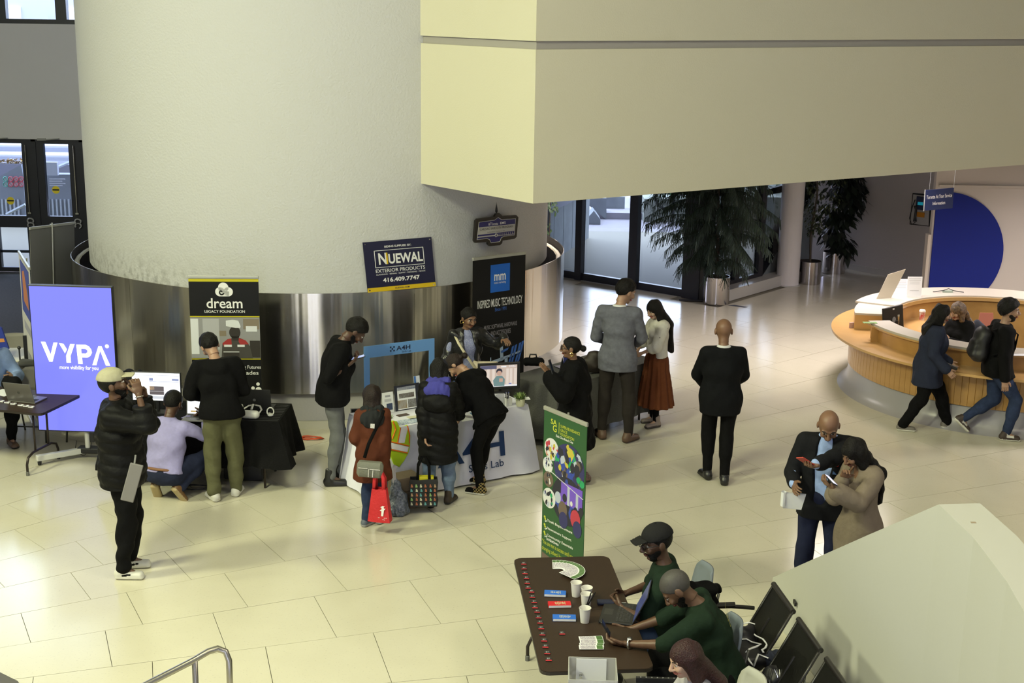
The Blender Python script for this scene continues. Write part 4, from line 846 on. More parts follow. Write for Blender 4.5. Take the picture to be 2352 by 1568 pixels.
def strap(J, pts, r, m, name='strap', par=None): MB().tube(pts, r, 6, flat=.35).build(name, m, par or J['t'], smooth='all')
def W2L(J, p): return J['t'].matrix_basis.inverted() @ p
# crossbody bag on her back
t = thing('crossbody_bag', 'sage grey crossbody bag resting on the back of the rust coat', 'bag'); cb = AT(850, 1077, 12.12); t.location = cb; t.rotation_euler = (0, radians(4), 0)
MB().box(-.125, .125, -.045, .045, -.075, .075, bev=.03).build('bag_body', mat('sage_canvas', (.17, .175, .145), .7, bump=(60, .3)), t, smooth=True)
MB().box(-.11, -.02, -.052, -.046, .018, .026).box(.0, .10, -.052, -.046, .012, .020).box(-.012, -.004, -.055, -.046, -.06, .02).box(.028, .036, -.055, -.046, -.06, .01).build('zip', silver, t)
MB().tube([Vector(q) - cb for q in (AT(835, 1052, 12.1), AT(842, 1020, 12.10), AT(856, 985, 12.13), AT(868, 955, 12.20), AT(872, 940, 12.27))], .016, 6, flat=.3).build('strap', blk, t, smooth='all')
p = AT(848, 977, 12.08) - cb; MB().box(p.x-.02, p.x+.02, p.y-.01, p.y, p.z-.022, p.z+.022).build('strap_buckle', silver, t)
def tote(name, label, c, w, h, d, m, rz=0, flare=1.0, sw=.02, sh=.16, strapm=None, tilt=0):
    t = thing(name, label, 'bag', c, rz, rot=(0, tilt, rz)); f_ = flare
    vs = [(-w/2, -d/2, 0), (w/2, -d/2, 0), (w/2, d/2, 0), (-w/2, d/2, 0), (-w/2*f_, -d/2*.7, h), (w/2*f_, -d/2*.7, h), (w/2*f_, d/2*.7, h), (-w/2*f_, d/2*.7, h)]
    mb = MB(); n = 6; L = []
    for k in range(n+1):
        z = h*k/n; s_ = 1 + (f_-1)*k/n; dd = d/2*(1-.3*k/n); b = .012*sin(k*1.7); L.append([(-w/2*s_, -dd, z), (-w/6*s_, -dd - .012 + b, z), (w/6*s_, -dd-.008 - b, z), (w/2*s_, -dd, z), (w/2*s_+b, 0, z), (w/2*s_, dd, z), (-w/2*s_, dd, z), (-w/2*s_ - b, 0, z)])
    vs = sum(L, []); fs = [tuple(range(7, -1, -1))]
    for k in range(n):
        for i in range(8): j = (i+1) % 8; fs.append((k*8+i, k*8+j, k*8+8+j, k*8+8+i))
    mb._add(vs, fs); mb.build('bag_body', m, t, smooth=True)
    for y in (-d*.33, d*.33): MB().tube([(-w*.22, y, h-.04), (-w*.20, y*.8, h + sh*.6), (-w*.07, y*.3, h+sh), (w*.07, y*.3, h+sh), (w*.20, y*.8, h + sh*.6), (w*.22, y, h-.04)], sw, 6, flat=.25).build('strap', strapm or m, t, smooth='all')
    return t
redm = mat('red_tote_cloth', (.55, .018, .025), .6, bump=(40, .3)); c = AT(873, 1195, 12.12)
t = tote('red_tote_bag', 'red tote bag with white print hanging from the hand of the rust coat woman', c, .22, .33, .09, redm, radians(-12), .62, .018, .17)
mb = MB(); lettering(mb, 'legal aid', .0, .085, .045, .058, -.058); lettering(mb, 'society', .0, .07, .028, .041, -.058); disc2(mb, .045, .155, .013, -.06); flatpoly(mb, [(.03, .07), (.05, .07), (.058, .13), (.075, .15), (.04, .145), (.015, .125), (.034, .12)], -.06); flatpoly(mb, [(.02, .158), (.045, .175), (.07, .17), (.045, .16)], -.0605); mb.build('print', mat('print_white', (.8, .8, .8), .6), t)
# --- woman in long black quilted coat
f = FT(1006, 1160); fa = 6
J6 = person('woman in long black quilted coat with violet hood, blue jeans and brown boots', f, fa, 1.52, sex='f', skin='tan', build=1.04, lean=(7, 0), head=(12, -34, 0), feet=[(-.08, -.05, 0, -38), (.10, .08, 0, 18)],
    lh=PF(f, fa, 976, 1022, 12.78), rh=(.16, .34, .84), lel=(-1, -.6, -.3), rel=(1, -.5, -.4), curl=(1.1, .5), lp=(1, .1, 0), garments=[dict(t='pants', n='jeans', m=cl_('light_jeans', (.16, .22, .33), noise=.6), g=.02, fl=1.2), dict(t='coat', n='quilted_coat', m=puff, g=.045, sg=.04, hem=-.40, flare=.03, disp=puffer(8, .085, .008), sl=.92, cuff=1.1)],
    hair=dict(t='bob', m=hairb, L=.10, r=.085, g=.02), shoes=dict(m=mat('boot_brown', (.05, .033, .022), .6), hi=.05))
_hood(J6, blue_hood, 'scarf', 1.15); s = SDF(); n0, up, fw, rt = J6['neck0'], J6['up'], J6['fw'], J6['rt']; s.ell(n0 - fw*.12 - up*.15, (.15, .06, .10), rt, up, .03); V, F = surfnet(s, .012, disp=wrinkle(9, .006, 30)); mesh_np('coat_hood', [(V, F, 0)], [puff], J6['t'])
tm = mat('tote_black_print', (.014, .014, .016), .7); c = AT(973, 1158, 12.72)
t = tote('cat_print_tote_bag', 'black tote bag with rows of small coloured cats, hanging beside the brown boots', c, .27, .28, .12, tm, radians(3), 1.0, .014, .22, blk); rr = random.Random(4); mb = MB()
cm = [mat('cat_cream', (.5, .5, .38), .7), mat('cat_green', (.22, .38, .14), .7), mat('cat_rust', (.36, .12, .06), .7), mat('cat_teal', (.10, .30, .32), .7), mat('cat_tan', (.38, .25, .15), .7)]
for r_ in range(5):
    for c_ in range(6):
        x = -.115 + c_*.046 + rr.uniform(-.004, .004); z = .02 + r_*.047; k = rr.choice((0, 1, 2, 2, 3, 4)); flatpoly(mb, [(x-.011, z), (x+.011, z), (x+.010, z+.016), (x+.003, z+.024), (x+.006, z+.034), (x-.001, z+.030), (x-.008, z+.034), (x-.009, z+.020)], -.078, k)
mb.build('cat_print', cm, t); MB().box(-.05, .10, -.03, .03, .24, .30).build('yellow_folder', mat('yellow_folder', (.60, .55, .02), .6), t)
# --- woman bending over the white table
f = FT(1100, 1128); fa = -52
J7 = person('woman in black polo and leggings bending over the white table, hair tied back', f, fa, 1.64, sex='f', skin='tan', build=1.1, pelvis=(.0, -.14, .88), lean=(38, 0), head=(20, -28, 0), feet=[(-.06, -.06, 0, -20), (.12, .10, 0, -8)],
    lh=PF(f, fa, 1058, 942, 13.45), rh=PF(f, fa, 1064, 936, 13.78), lel=(-.6, -.8, .2), rel=(.6, -.8, .2), curl=(.2, .2), lp=(0, 0, -1), rp=(0, 0, -1), garments=[dict(t='pants', n='leggings', m=blk, g=.010, wr=.002), dict(t='top', n='polo_shirt', m=blk, g=.022, hem=-.07, sl=.45, stiff=1, wr=.008)],
    hair=dict(t='tail', m=hairbr, g=.012), shoes=dict(m=blk, sole=mat('sole_white', (.65, .65, .62), .6), acc=mat('gold_lattice', (.25, .18, .06), .5), accf=lambda y, z: (np.mod(np.floor(y*60) + np.floor(z*60), 2) == 0) & (y < .06), hi=.03))
# --- woman in leather jacket behind the table
g_ = G(1070, 705, 1.62); f = (g_.x, g_.y, 0); fa = 160
def x8(J):
    n0 = J['neck0']; r, w_, u = J['rt'], J['fw'], J['up']; P_ = [n0 + r*.15 - u*.0 + w_*.04, n0 + r*.13 - u*.08 + w_*.145, n0 + r*.05 - u*.22 + w_*.19, n0 - r*.06 - u*.38 + w_*.19, n0 - r*.10 - u*.46 + w_*.17]
    strap(J, P_, .018, mat('cream_strap', (.62, .56, .40), .5), 'bag_strap'); mb = MB(); c = J['hcf'](.085, -.01, -.035); mb.tube([c + V3(.02*cos(a), 0, .02*sin(a)-.01) for a in np.linspace(0, 6.28, 12)[:-1]], .004, 5, closed=True); mb.build('earring', gold, J['t'])
strm = mat('striped_blouse', (.34, .36, .52), .7, noise=(120, .9, (.12, .14, .35)))
J8 = person('woman in black leather jacket and striped blouse behind the white table, arm out', f, fa, 1.62, sex='f', skin='brown', build=1.15, lean=(2, 0), head=(14, -14, 0), lh=PF(f, fa, 1158, 775, 14.80), rh=(.30, .02, .70), lel=(-1, -.2, -.8), rel=(.6, -1, 0), lp=(0, .1, -1, 0, 0, -.7), curl=(.25, .4),
    garments=[dict(t='pants', n='trousers', m=blk, g=.015), dict(t='top', n='blouse', m=strm, g=.010, hem=-.09, sl=.4, wr=.003), dict(t='top', n='leather_jacket', m=leather, g=.030, hem=-.03, vneck=.50, wr=.008, wf=30,
     sub=lambda s, J: s.cap(J['neck0'] + J['fw']*.12 + J['up']*.03, J['pv'] + J['fw']*.17 - J['up']*.2, (.055, .08), (.125, .08), J['rt'], .008, sub=True))], hair=dict(t='bun', m=hairb, g=.010), shoes=dict(m=sh_black), extra=x8)
t = thing('cream_handbag', 'cream leather handbag worn across the front of the leather jacket woman', 'bag'); p = AT(1120, 842, 14.80); t.location = p; t.rotation_euler = (0, radians(12), radians(-15)); MB().prism([(-.17, -.03), (.17, -.03), (.17, .03), (-.17, .03)], -.10, .03).build('bag_body', mat('cream_leather', (.66, .58, .45), .5), t); MB().slab([(-.15, -.035, .02), (.17, -.035, .02), (.09, -.035, .09)], (0, .05, 0)).build('flap', MATS['cream_leather'], t)
# --- woman in black coat with bun, hand raised
g_ = G(1326, 775, 1.63); f = (g_.x, g_.y, 0); fa = -84
def x9(J):
    glasses(J, black); c = J['hcf'](-.086, -.012, -.045); MB().tube([c + V3(0, .016*cos(a), .018*sin(a)-.01) for a in np.linspace(0, 6.28, 12)[:-1]], .0045, 5, closed=True).build('earring', gold, J['t'])
J9 = person('woman in long black coat with glasses and bun, hand raised near the green banner', f, fa, 1.62, sex='f', skin='brown', build=1.12, lean=(4, 0), head=(0, 2, 0), lh=PF(f, fa, 1262, 860, 13.30), rh=PF(f, fa, 1282, 880, 13.62), lel=(-.7, .2, -1), rel=(.5, -.2, -1), lp=(.3, .6, .1), curl=(.15, .3),
    feet=[(-.08, .0, 0.03, -5, -12), (.08, -.12, .03, 8, -12)], garments=[dict(t='pants', n='trousers', m=blk, g=.012), dict(t='coat', n='coat', m=blk, g=.055, sg=.040, hem=-.46, flare=.05, collar=.02, wr=.008, cuff=1.6, sl=.9)], hair=dict(t='bun', m=hairb, g=.009), shoes=dict(m=mat('snake_heel', (.16, .09, .08), .5, noise=(80, 1, (.05, .03, .03)))), extra=x9)
phone(J9, 'l', 'black phone in the raised hand of the woman with glasses', loc=PF(f, fa, 1266, 842, 13.27), up=(0, .15, 1), nrm=(0, -.6, .3))
# --- tall man in grey blazer
f = FT(1412, 1010); fa = 12
J10 = person('tall man in light grey blazer and dark trousers, seen from behind', f, fa, 1.90, skin='tan', build=.92, head=(-48, -20, 0), lean=(2, 0), feet=[(-.16, .02, 0, -25), (.16, -.04, 0, 30)], lh=(-.15, .30, 1.12), rh=(.18, .32, 1.10), lel=(-.6, -.5, -.8), rel=(.6, -.5, -.8),
    garments=[dict(t='top', n='shirt', m=wht, g=.004, sg=-.002, wr=.001, hem=-.02, collar=.018, sl=.99), dict(t='pants', n='trousers', m=brownp, g=.016, fl=.9, wr=.003), dict(t='coat', n='blazer', m=greyb, g=.028, sg=.024, hem=-.17, vneck=.30, wr=.004)], hair=dict(t='short', m=hairb, g=.012), shoes=dict(m=sh_brown, sole=mat('sole_brown', (.07, .04, .03), .6)))
# --- woman in rust skirt and floral blouse
f = FT(1502, 976); fa = -112
def floral(c, J):
    r = np.random.default_rng(2); P_ = r.uniform(-.4, .4, (260, 3)); P_[:, 2] = r.uniform(.7, 1.4, 260); d = np.min(np.linalg.norm(c[:, None, :] - P_[None], axis=2), 1); return np.where(d < .013, 1, 0)
J11 = person('young woman with long black hair, floral white blouse and long rust skirt', f, fa, 1.56, sex='f', skin='fair', head=(12, -22, 0), feet=[(-.08, .02, 0, -8), (.09, -.03, 0, 12)], lh=(-.02, .24, .92), rh=(.04, .25, .92), lel=(-1, -.2, -.4), rel=(1, -.2, -.4), lp=(1, 0, 0), rp=(-1, 0, 0),
    garments=[dict(t='skirt', n='skirt', m=rustsk, z=.26, r=.26, g=.034), dict(t='top', n='blouse', m=cl_('ivory_blouse', (.60, .58, .53), .8), g=.022, sg=.034, hem=.02, sl=.62, res=.010, paint=floral, pm=[cl_('floral_print', (.16, .14, .15))], wr=.006), dict(t='custom', n='tights', m=blk, fn=lambda s, J: [s.cap(J[nm+'kn'], J[nm+'an'], .052, .036, k=.02) for nm in 'lr'], res=.011)],
    hair=dict(t='long', m=hairb, L=.46, r=.085, dn=(.0, -.12, -1)), shoes=dict(m=mat('boot_taupe', (.26, .21, .19), .6), sole=mat('sole_dark', (.05, .04, .04), .6), hi=.05, sh=.03))
# --- bald man in black suit, back view
f = FT(1645, 1106); fa = 0
J12 = person('bald man in a black suit seen from behind, alone on the open floor', f, fa, 1.77, skin='brown', build=1.1, lean=(0, 0), head=(0, -12, 0), feet=[(-.09, .09, 0, -16), (.075, -.07, 0, 6)], lh=(-.13, .29, 1.0), rh=(.14, .29, 1.0), lel=(-1.2, -.5, -.5), rel=(1.2, -.5, -.5),
    garments=[dict(t='top', n='shirt', m=wht, g=.004, sg=-.004, wr=.001, hem=-.02, collar=.018, sl=.9), dict(t='pants', n='trousers', m=blk, g=.018, fl=.9, wr=.004), dict(t='coat', n='suit_jacket', m=cl_('suit_black', (.005, .0055, .007)), g=.030, sg=.024, hem=-.19, flare=.0, vneck=.3, wr=.004)], shoes=dict(m=sh_black))
# --- bald man in navy suit with poppy
g_ = G(1906, 927, 1.76); f = (g_.x, g_.y, 0); fa = -162
def x13(J):
    hc = J['hcf']; n0, up, fw, rt = J['neck0'], J['up'], J['fw'], J['rt']; c = n0 - up*.14 - rt*.095 + fw*.155
    mb = MB()
    for a in range(5): mb.sphere(c + (rt*cos(a*1.257) + up*sin(a*1.257))*.017, .016, 8, 0, (1, .35, 1))
    mb.sphere(c + fw*.010, .008, 8, 1); mb.build('poppy_pin', [mat('poppy_red', (.70, .01, .015), .6), blk], J['t'], smooth=True); c2 = c + up*.055 - rt*.035; MB().box(c2[0]-.01, c2[0]+.01, c2[1]-.004, c2[1]+.012, c2[2]-.01, c2[2]+.01).build('gold_pin', gold, J['t'])
    c3 = n0 - up*.235 - rt*.11 + fw*.150; MB().slab([c3, c3 + rt*.035, c3 + rt*.03 + up*.03], tuple(fw*.012)).build('pocket_square', mat('blue_silk', (.05, .10, .25), .4), J['t']); wristband(J, 'l', silver, 'watch', .007, .030, True)
J13 = person('bald man in a dark suit with blue shirt and red poppy, reading his phone', f, fa, 1.76, skin='brown', build=1.02, lean=(3, 0), head=(8, -34, 0), rh=PF(f, fa, 1824, 1112, 10.62), lh=PF(f, fa, 1872, 1068, 10.34), rel=(.35, -.5, -.7), lel=(-1, .0, -.8), rp=(-.6, 0, -.2), lp=(.2, .3, 1), curl=(.6, .4), feet=[(-.13, 0, 0, -8), (.13, 0, 0, 8)],
    garments=[dict(t='top', n='shirt', m=skyb, g=.012, hem=-.04, collar=.018, sl=1.0), dict(t='pants', n='trousers', m=navy2, g=.02, fl=.9, wr=.004), dict(t='coat', n='suit_jacket', m=charcoal, g=.034, sg=.026, hem=-.19, wr=.004, sl=.93,
     sub=lambda s, J: s.cap(J['neck0'] + J['fw']*.13 + J['up']*.035, J['pv'] + J['fw']*.22 + J['up']*.02 + J['rt']*.02, (.070, .09), (.085, .10), J['rt'], .008, sub=True))], shoes=dict(m=sh_black), extra=x13)
t = phone(J13, 'l', 'phone with a red case held by the man with the poppy', loc=PF(f, fa, 1850, 1059, 10.29), up=(.55, .55, .5), nrm=(-.1, -.6, .75), col=mat('red_case', (.5, .06, .04), .5))
pt = thing('folded_papers', 'folded white papers in the lowered hand of the man with the poppy', 'papers'); p = AT(1822, 1150, 10.60); pt.location = p; pt.rotation_euler = (radians(8), radians(8), radians(-15)); mb = MB()
for i in range(3): mb.quad((-.09, -.02 + i*.012, .06), (-.07 + i*.004, .0 + i*.01, -.09), (.08, .01 + i*.01, -.07 - i*.004), (.09, .02 + i*.01, .07))
mb.tube([(-.09, -.01, .07), (-.075, -.01, -.06)], .022, 8, caps=False); mb.build('sheet', paper, pt)
# --- woman in taupe coat
g_ = G(1990, 1000, 1.66); f = (g_.x, g_.y, 0); fa = -118
J14 = person('woman with long wavy black hair in a taupe wool coat, typing on a phone', f, fa, 1.66, sex='f', skin='brown', build=.95, lean=(3, 0), head=(0, -26, 0), lh=PF(f, fa, 1916, 1122, 9.98), rh=PF(f, fa, 1938, 1096, 10.14), lel=(-.6, -.4, -1), rel=(.6, -.2, -1), lp=(.2, -.2, 1), rp=(-.3, .3, -.8), curl=(.5, .9), point=(None, 0),
    garments=[dict(t='pants', n='trousers', m=navyc, g=.015), dict(t='coat', n='wool_coat', m=tanc, g=.036, sg=.032, hem=-.48, flare=.06, collar=.02, wr=.008, cuff=1.5, sl=.92, vneck=.1)], hair=dict(t='wavy', m=hairb, L=.38, r=.11, dn=(.0, -.12, -1)), shoes=dict(m=sh_black), extra=lambda J: wristband(J, 'l', grey_p, 'watch', .010, .033))
phone(J14, 'l', 'white lit phone held by the woman in the taupe coat', loc=PF(f, fa, 1908, 1102, 9.95), up=(-.75, .25, -.5) , nrm=(.1, -.5, .8), screen=mat('phone_white_lit', (.6, .6, .7), .2, emit=((.75, .75, 1), .9)))
# --- walking woman in navy coat
f = FT(2119, 984); fa = 92
J15 = person('woman with long black hair and a navy coat walking past the reception desk', f, fa, 1.60, sex='f', skin='tan', build=1.15, pelvis=(0, .0, .82), lean=(6, 0), head=(-6, -6, 0), feet=[(-.06, .30, 0, -8), (.10, -.27, .0, 10)], rh=PF(f, fa, 2176, 850, 15.45), lh=PF(f, fa, 2180, 833, 15.7), rel=(.3, -.6, -1), lel=(-.3, -.6, -1), curl=(.7, .7),
    garments=[dict(t='pants', n='trousers', m=blk, g=.022, fl=1.4, wr=.006), dict(t='coat', n='coat', m=navyc, g=.042, sg=.036, hem=-.28, flare=.03, wr=.007), ], hair=dict(t='wavy', m=hairb, L=.26, r=.075, off=.01, dn=(0, .05, -1)), shoes=dict(m=sh_grey, sole=sh_sole))
t = thing('umbrella_pouch', 'folded dark umbrella in the hands of the woman in the navy coat', 'umbrella'); p = AT(2182, 842, 15.5); t.location = p; t.rotation_euler = (0, radians(14), 0); MB().tube([(-.12, 0, .02), (-.06, 0, .02), (.04, 0, 0), (.085, 0, -.0)], [.02, .034, .036, .03], 8, flat=.7).build('folded_canopy', mat('dark_nylon', (.03, .028, .026), .5), t, smooth=True)
# --- walking man with backpack
f = FT(2268, 1004); fa = 92
J16 = person('bearded man in a black jacket and blue jeans walking with a backpack', f, fa, 1.74, skin='tan', build=1.05, pelvis=(0, .02, .88), lean=(5, 0), head=(-12, 2, 0), feet=[(-.08, -.34, .14, -5, -42), (.10, .18, 0, 8)], rh=PF(f, fa, 2308, 872, 15.1), lh=(-.25, .1, .85), rel=(.5, -.8, 0), lel=(-.5, -.8, 0), curl=(.6, .6),
    garments=[dict(t='pants', n='jeans', m=djean, g=.018, fl=1.0, wr=.005), dict(t='top', n='jacket', m=blk, g=.036, sg=.034, hem=-.10, wr=.006, sl=.97)], hair=dict(t='short', m=hairb, g=.026), beard=hairb, shoes=dict(m=mat('skate_shoe_brown', (.05, .035, .03), .6), sole=sh_sole, acc=sh_white, accf=lambda y, z: (z > .045) & (y > .0) & (y < .09)))
t = thing('black_backpack', 'full black backpack worn by the man in blue jeans', 'backpack'); t.matrix_basis = J16['t'].matrix_basis; s = SDF(); c, up, fw, rt = J16['chest'], J16['up'], J16['fw'], J16['rt']
s.cap(c - fw*.24 - up*.15, c - fw*.23 + up*.10, (.15, .10), (.14, .09), rt, .03); s.cap(c - fw*.32 - up*.16, c - fw*.31 - up*.02, (.12, .05), (.11, .045), rt, .02); V, F = surfnet(s, .013, disp=wrinkle(4, .006, 25)); mesh_np('pack', [(V, F, 0)], [mat('pack_nylon', (.010, .010, .012), .5)], t)
for sd in (1, -1): MB().tube([c - fw*.16 + up*.16 + rt*sd*.09, c + up*.235 + rt*sd*.11, c + fw*.13 + up*.15 + rt*sd*.12, c + fw*.12 - up*.02 + rt*sd*.14, c - fw*.14 - up*.12 + rt*sd*.17], .024, 6, flat=.35).build('shoulder_strap', blk, t, smooth='all')
# --- receptionist
SEAT = dict(pelvis=(0, 0, .53), feet=[(-.13, .42, 0, -6), (.13, .42, 0, 6)], knees=[(-.2, .5, 1), (.2, .5, 1)])
g_ = G(2215, 690, 1.28); f = (g_.x, g_.y, 0); fa = -125
J17 = person('receptionist with streaked wavy hair in black coat seated inside the round desk', f, fa, 1.62, sex='f', skin='tan', head=(-10, -16, 0), lean=(4, 0), lh=(-.08, .33, .80), rh=(.10, .30, .82), curl=(.6, .6), garments=[dict(t='pants', n='trousers', m=blk, g=.015), dict(t='top', n='coat', m=blk, g=.040, sg=.034, hem=-.05, collar=.02)], hair=dict(t='wavy', m=hairst, L=.26, r=.095, dn=(0, -.0, -1)), shoes=dict(m=sh_black), **SEAT)
# --- three at the foreground table
g_ = G(1497, 1212, 1.335); f = (g_.x + .17, g_.y, 0); fa = -82
def badge(J):
    c = J['chest'] + J['up']*.10 - J['fw']*(.108*J['w']*J['B'] + .040); R = Matrix((tuple(-J['rt']), tuple(-J['fw']*-1), tuple(J['up']))).transposed().to_4x4(); R = Matrix((tuple(J['rt']), tuple(J['fw']), tuple(J['up']))).transposed().to_4x4(); R.translation = Vector(c); mb = MB(); mb.T = R
    lettering(mb, 'SA', -.12, -.04, .0, .06, 0, .01); lettering(mb, 'G', -.09, -.05, -.06, -.005, 0, .01); 
    for i, w_ in enumerate(('SUPERABUNDANCE', 'GRACE', 'FOUNDATION')): lettering(mb, w_, -.02, .12 if i != 1 else .05, .04 - i*.03, .056 - i*.03)
    lettering(mb, 'Each One Reach One', -.02, .12, -.055, -.035, 0, .01, 1); mb.build('back_print', [mat('print_gold', (.50, .48, .10), .6), mat('print_white', (.8, .8, .8), .6)], J['t'])
def x18(J): cap_hat(J, cl_('black_cap', (.016, .016, .017)), -.03); glasses(J, black); badge(J)
J18 = person('seated man in black cap, glasses and dark green shirt behind the brown table', f, fa, 1.80, skin='dark', build=1.15, head=(24, -3, 0), lean=(8, 0), lh=(-.12, .36, .74), rh=(.16, .36, .72), lel=(-1, -.4, -.6), rel=(1, -.4, -.6), garments=[dict(t='pants', n='jeans', m=jean, g=.02), dict(t='top', n='t_shirt', m=green, g=.024, sl=.42, hem=-.06, wr=.006)], hair=dict(t='buzz', m=hairb, g=.006), beard=hairb, shoes=dict(m=sh_black), extra=x18, **SEAT)
g_ = G(1530, 1325, 1.215); f = (g_.x + .40, g_.y - .02, 0); fa = -84
def x19(J): wristband(J, 'l', silver, 'watch', .009, .034, True); badge(J)
J19 = person('seated man with greying shaved head and dark green shirt, phone in hands', f, fa, 1.80, skin='deep', build=1.2, head=(4, -30, 0), lean=(20, 0), lh=PF(f, fa, 1436, 1478, 8.42), rh=PF(f, fa, 1440, 1447, 8.72), lel=(-.9, -.4, -.7), rel=(.7, -.4, -.7), lp=(.6, .2, .7), rp=(-.6, .2, .5), curl=(.9, .8),
    garments=[dict(t='pants', n='trousers', m=blk, g=.02), dict(t='top', n='t_shirt', m=green, g=.024, sl=.42, hem=-.06, wr=.006, stiff=1)], hair=dict(t='buzz', m=hairgr, g=.003), beard=hairb, shoes=dict(m=sh_black), extra=x19, **SEAT)
phone(J19, 'l', 'small dark phone in the hands of the man with the silver watch', loc=PF(f, fa, 1391, 1441, 8.52), up=(0, .5, .85), nrm=(0, -.8, .5), sz=(.06, .12, .011))
g_ = G(1603, 1482, 1.22); f = (g_.x + .07, g_.y, 0); fa = -104
J20 = person('woman with auburn hair resting her chin on her hand at the bottom edge', f, fa, 1.64, sex='f', skin='fair', head=(4, -8, 0), lean=(10, 0), lh=PF(f, fa, 1565, 1580, 7.62), rh=(.14, .3, .8), lel=(-.6, .3, -1), lp=(.3, -.6, .3), curl=(1.0, .5), garments=[dict(t='pants', n='trousers', m=blk, g=.02), dict(t='top', n='cardigan', m=cl_('pale_top', (.45, .43, .45)), g=.02)], hair=dict(t='long', m=hairred, L=.24, r=.075, g=.008, dn=(.0, -.25, -1)), shoes=dict(m=sh_black), **SEAT)
MB().sphere(J20['hcf'](-.088, -.0, -.045), .006, 8).build('earring', silver, J20['t'])
# --- person at the left edge
f = (AT(-8, 800, 14.9).x - .12, 14.9, 0); fa = 150
J21 = person('person in light blue shirt seated behind the left table, cut by the edge', f, fa, 1.74, skin='tan', lean=(10, 0), head=(0, -20, 0), lh=(-.20, .36, .78), rh=(.15, .36, .78), garments=[dict(t='pants', n='trousers', m=blk, g=.02), dict(t='top', n='shirt', m=cl_('light_blue', (.26, .36, .62), .7), g=.022, sg=.024, collar=.015)], hair=dict(t='short', m=hairb, g=.015), shoes=dict(m=sh_brown), **SEAT)
# ================================================================ OBJECTS
class Loc(MB):
    """world-space building for a thing whose Empty sits at L"""
    def __init__(s, L): super().__init__(); s.T = Matrix.Translation(-Vector(L))
def wthing(name, label, cat, L, group=None): return thing(name, label, cat, tuple(L), 0, group)
def RZ(p, a): return Matrix.Translation(Vector(p)) @ Matrix.Rotation(a, 4, 'Z')
def quadframe(bl, br, tl):
    x = (Vector(br) - Vector(bl)); z = (Vector(tl) - Vector(bl)); y = z.cross(x).normalized(); y = -y if y.y < 0 else y
    return Matrix((x, y, z)).transposed().to_4x4(), Vector(bl)     # unit coordinates; -y faces the camera
tabletop = mat('brown_laminate', (.036, .021, .013), .5, spec=.3, noise=(70, .5, (.026, .015, .010))); edge_dk = mat('table_edge_dark', (.02, .014, .011), .5)
def folding_table(name, label, loc, rz, L=1.83, Wd=.75, H=.74):
    t = thing(name, label, 'table', loc, rz); MB().box(-L/2, L/2, -Wd/2, Wd/2, H-.022, H, bev=.012).build('tabletop', tabletop, t); r = .06
    poly = [(L/2*sx - r*sx*(1-cos(a)) if 0 else (L/2-r)*sx + r*cos(a), (Wd/2-r)*sy + r*sin(a)) for (sx, sy, a0) in ((1, 1, 0), (-1, 1, pi/2), (-1, -1, pi), (1, -1, 1.5*pi)) for a in np.linspace(a0, a0+pi/2, 5)]
    t.children[0].data = MB().prism(poly, H-.022, H).build('x', tabletop).data; bpy.data.objects.remove(bpy.data.objects['x']); MB().prism([(x*1.004, y*1.008) for x, y in poly], H-.026, H-.003).build('edge_band', edge_dk, t)
    for s_ in (-1, 1):
        x = s_*(L/2-.28); w = Wd/2-.09
        MB().tube([(x, -w, .0), (x, -w, .12), (x, -w+.03, .19), (x, -w+.12, .22), (x, w-.12, .22), (x, w-.03, .19), (x, w, .12), (x, w, 0)], .014, 8).tube([(x, -.12, .22), (x, -.12, H-.03)], .013, 6).tube([(x, .12, .22), (x, .12, H-.03)], .013, 6).build('leg', steel_dk, t, smooth='all')
        MB().tube([(x, 0, H-.10), (x*.45, 0, H-.04)], .008, 5).build('brace', steel_dk, t)
        for sy in (-1, 1): MB().lathe([(.018, 0), (.018, .04), (.014, .045)], (x, sy*w, 0), 8).build('foot_cap', mat('foot_grey', (.13, .13, .12), .6), t)
    return t
def cloth_over(name, label, loc, rz, L, Wd, m, hem=.03, H=.745, drops=None, flare=.05, amp=.018, waves=26, corner=0, cat='tablecloth'):
    """a cloth: flat top and a skirt with folds; drops = hem height along front,right,back,left"""
    drops = drops or [hem]*4; t = thing(name, label, cat, loc, rz); c4 = [(-L/2, -Wd/2), (L/2, -Wd/2), (L/2, Wd/2), (-L/2, Wd/2)]; P = []
    for i in range(4):
        a, b = Vector(c4[i]), Vector(c4[(i+1) % 4]); n = max(8, int((b-a).length*30)); nn = Vector(((b-a).y, -(b-a).x)).normalized()
        for k in range(n): P.append((a + (b-a)*k/n, nn, i, k/n))
    N = len(P); K = 7; vs = []; r0 = random.uniform(0, 6)
    for j in range(K+1):
        for q, (p, nn, i, f_) in enumerate(P):
            u = j/K; hz = drops[i]*(1-f_) + drops[(i+1) % 4]*f_ if abs(drops[i]-drops[(i+1) % 4]) < .2 else drops[i]
            ang = 2*pi*q/N; w_ = amp*u*(sin(waves*ang + r0) + .6*sin(waves*.37*ang + 1 + r0)); cr = (1 - min(f_, 1-f_)*6) if min(f_, 1-f_) < .166 else 0
            prev = P[q-1][1] if f_ == 0 else nn; out = (nn + prev*(1 if f_ == 0 else 0)).normalized()
            o = out*(.006 + u*flare + w_ + cr*.04*u*(1+corner*3)); z = (H-.012 if j else H+.003) - (H-hz)*max(0, u) if j else H + .003
            vs.append((p.x + (o.x if j else 0), p.y + (o.y if j else 0), z if j else H+.003))
    fs = [tuple(range(N))] + [(j*N+q, (j+1)*N+q, (j+1)*N+(q+1) % N, j*N+(q+1) % N) for j in range(K) for q in range(N)]
    MB()._add(vs, fs).build('cloth', m, t, smooth=True); return t
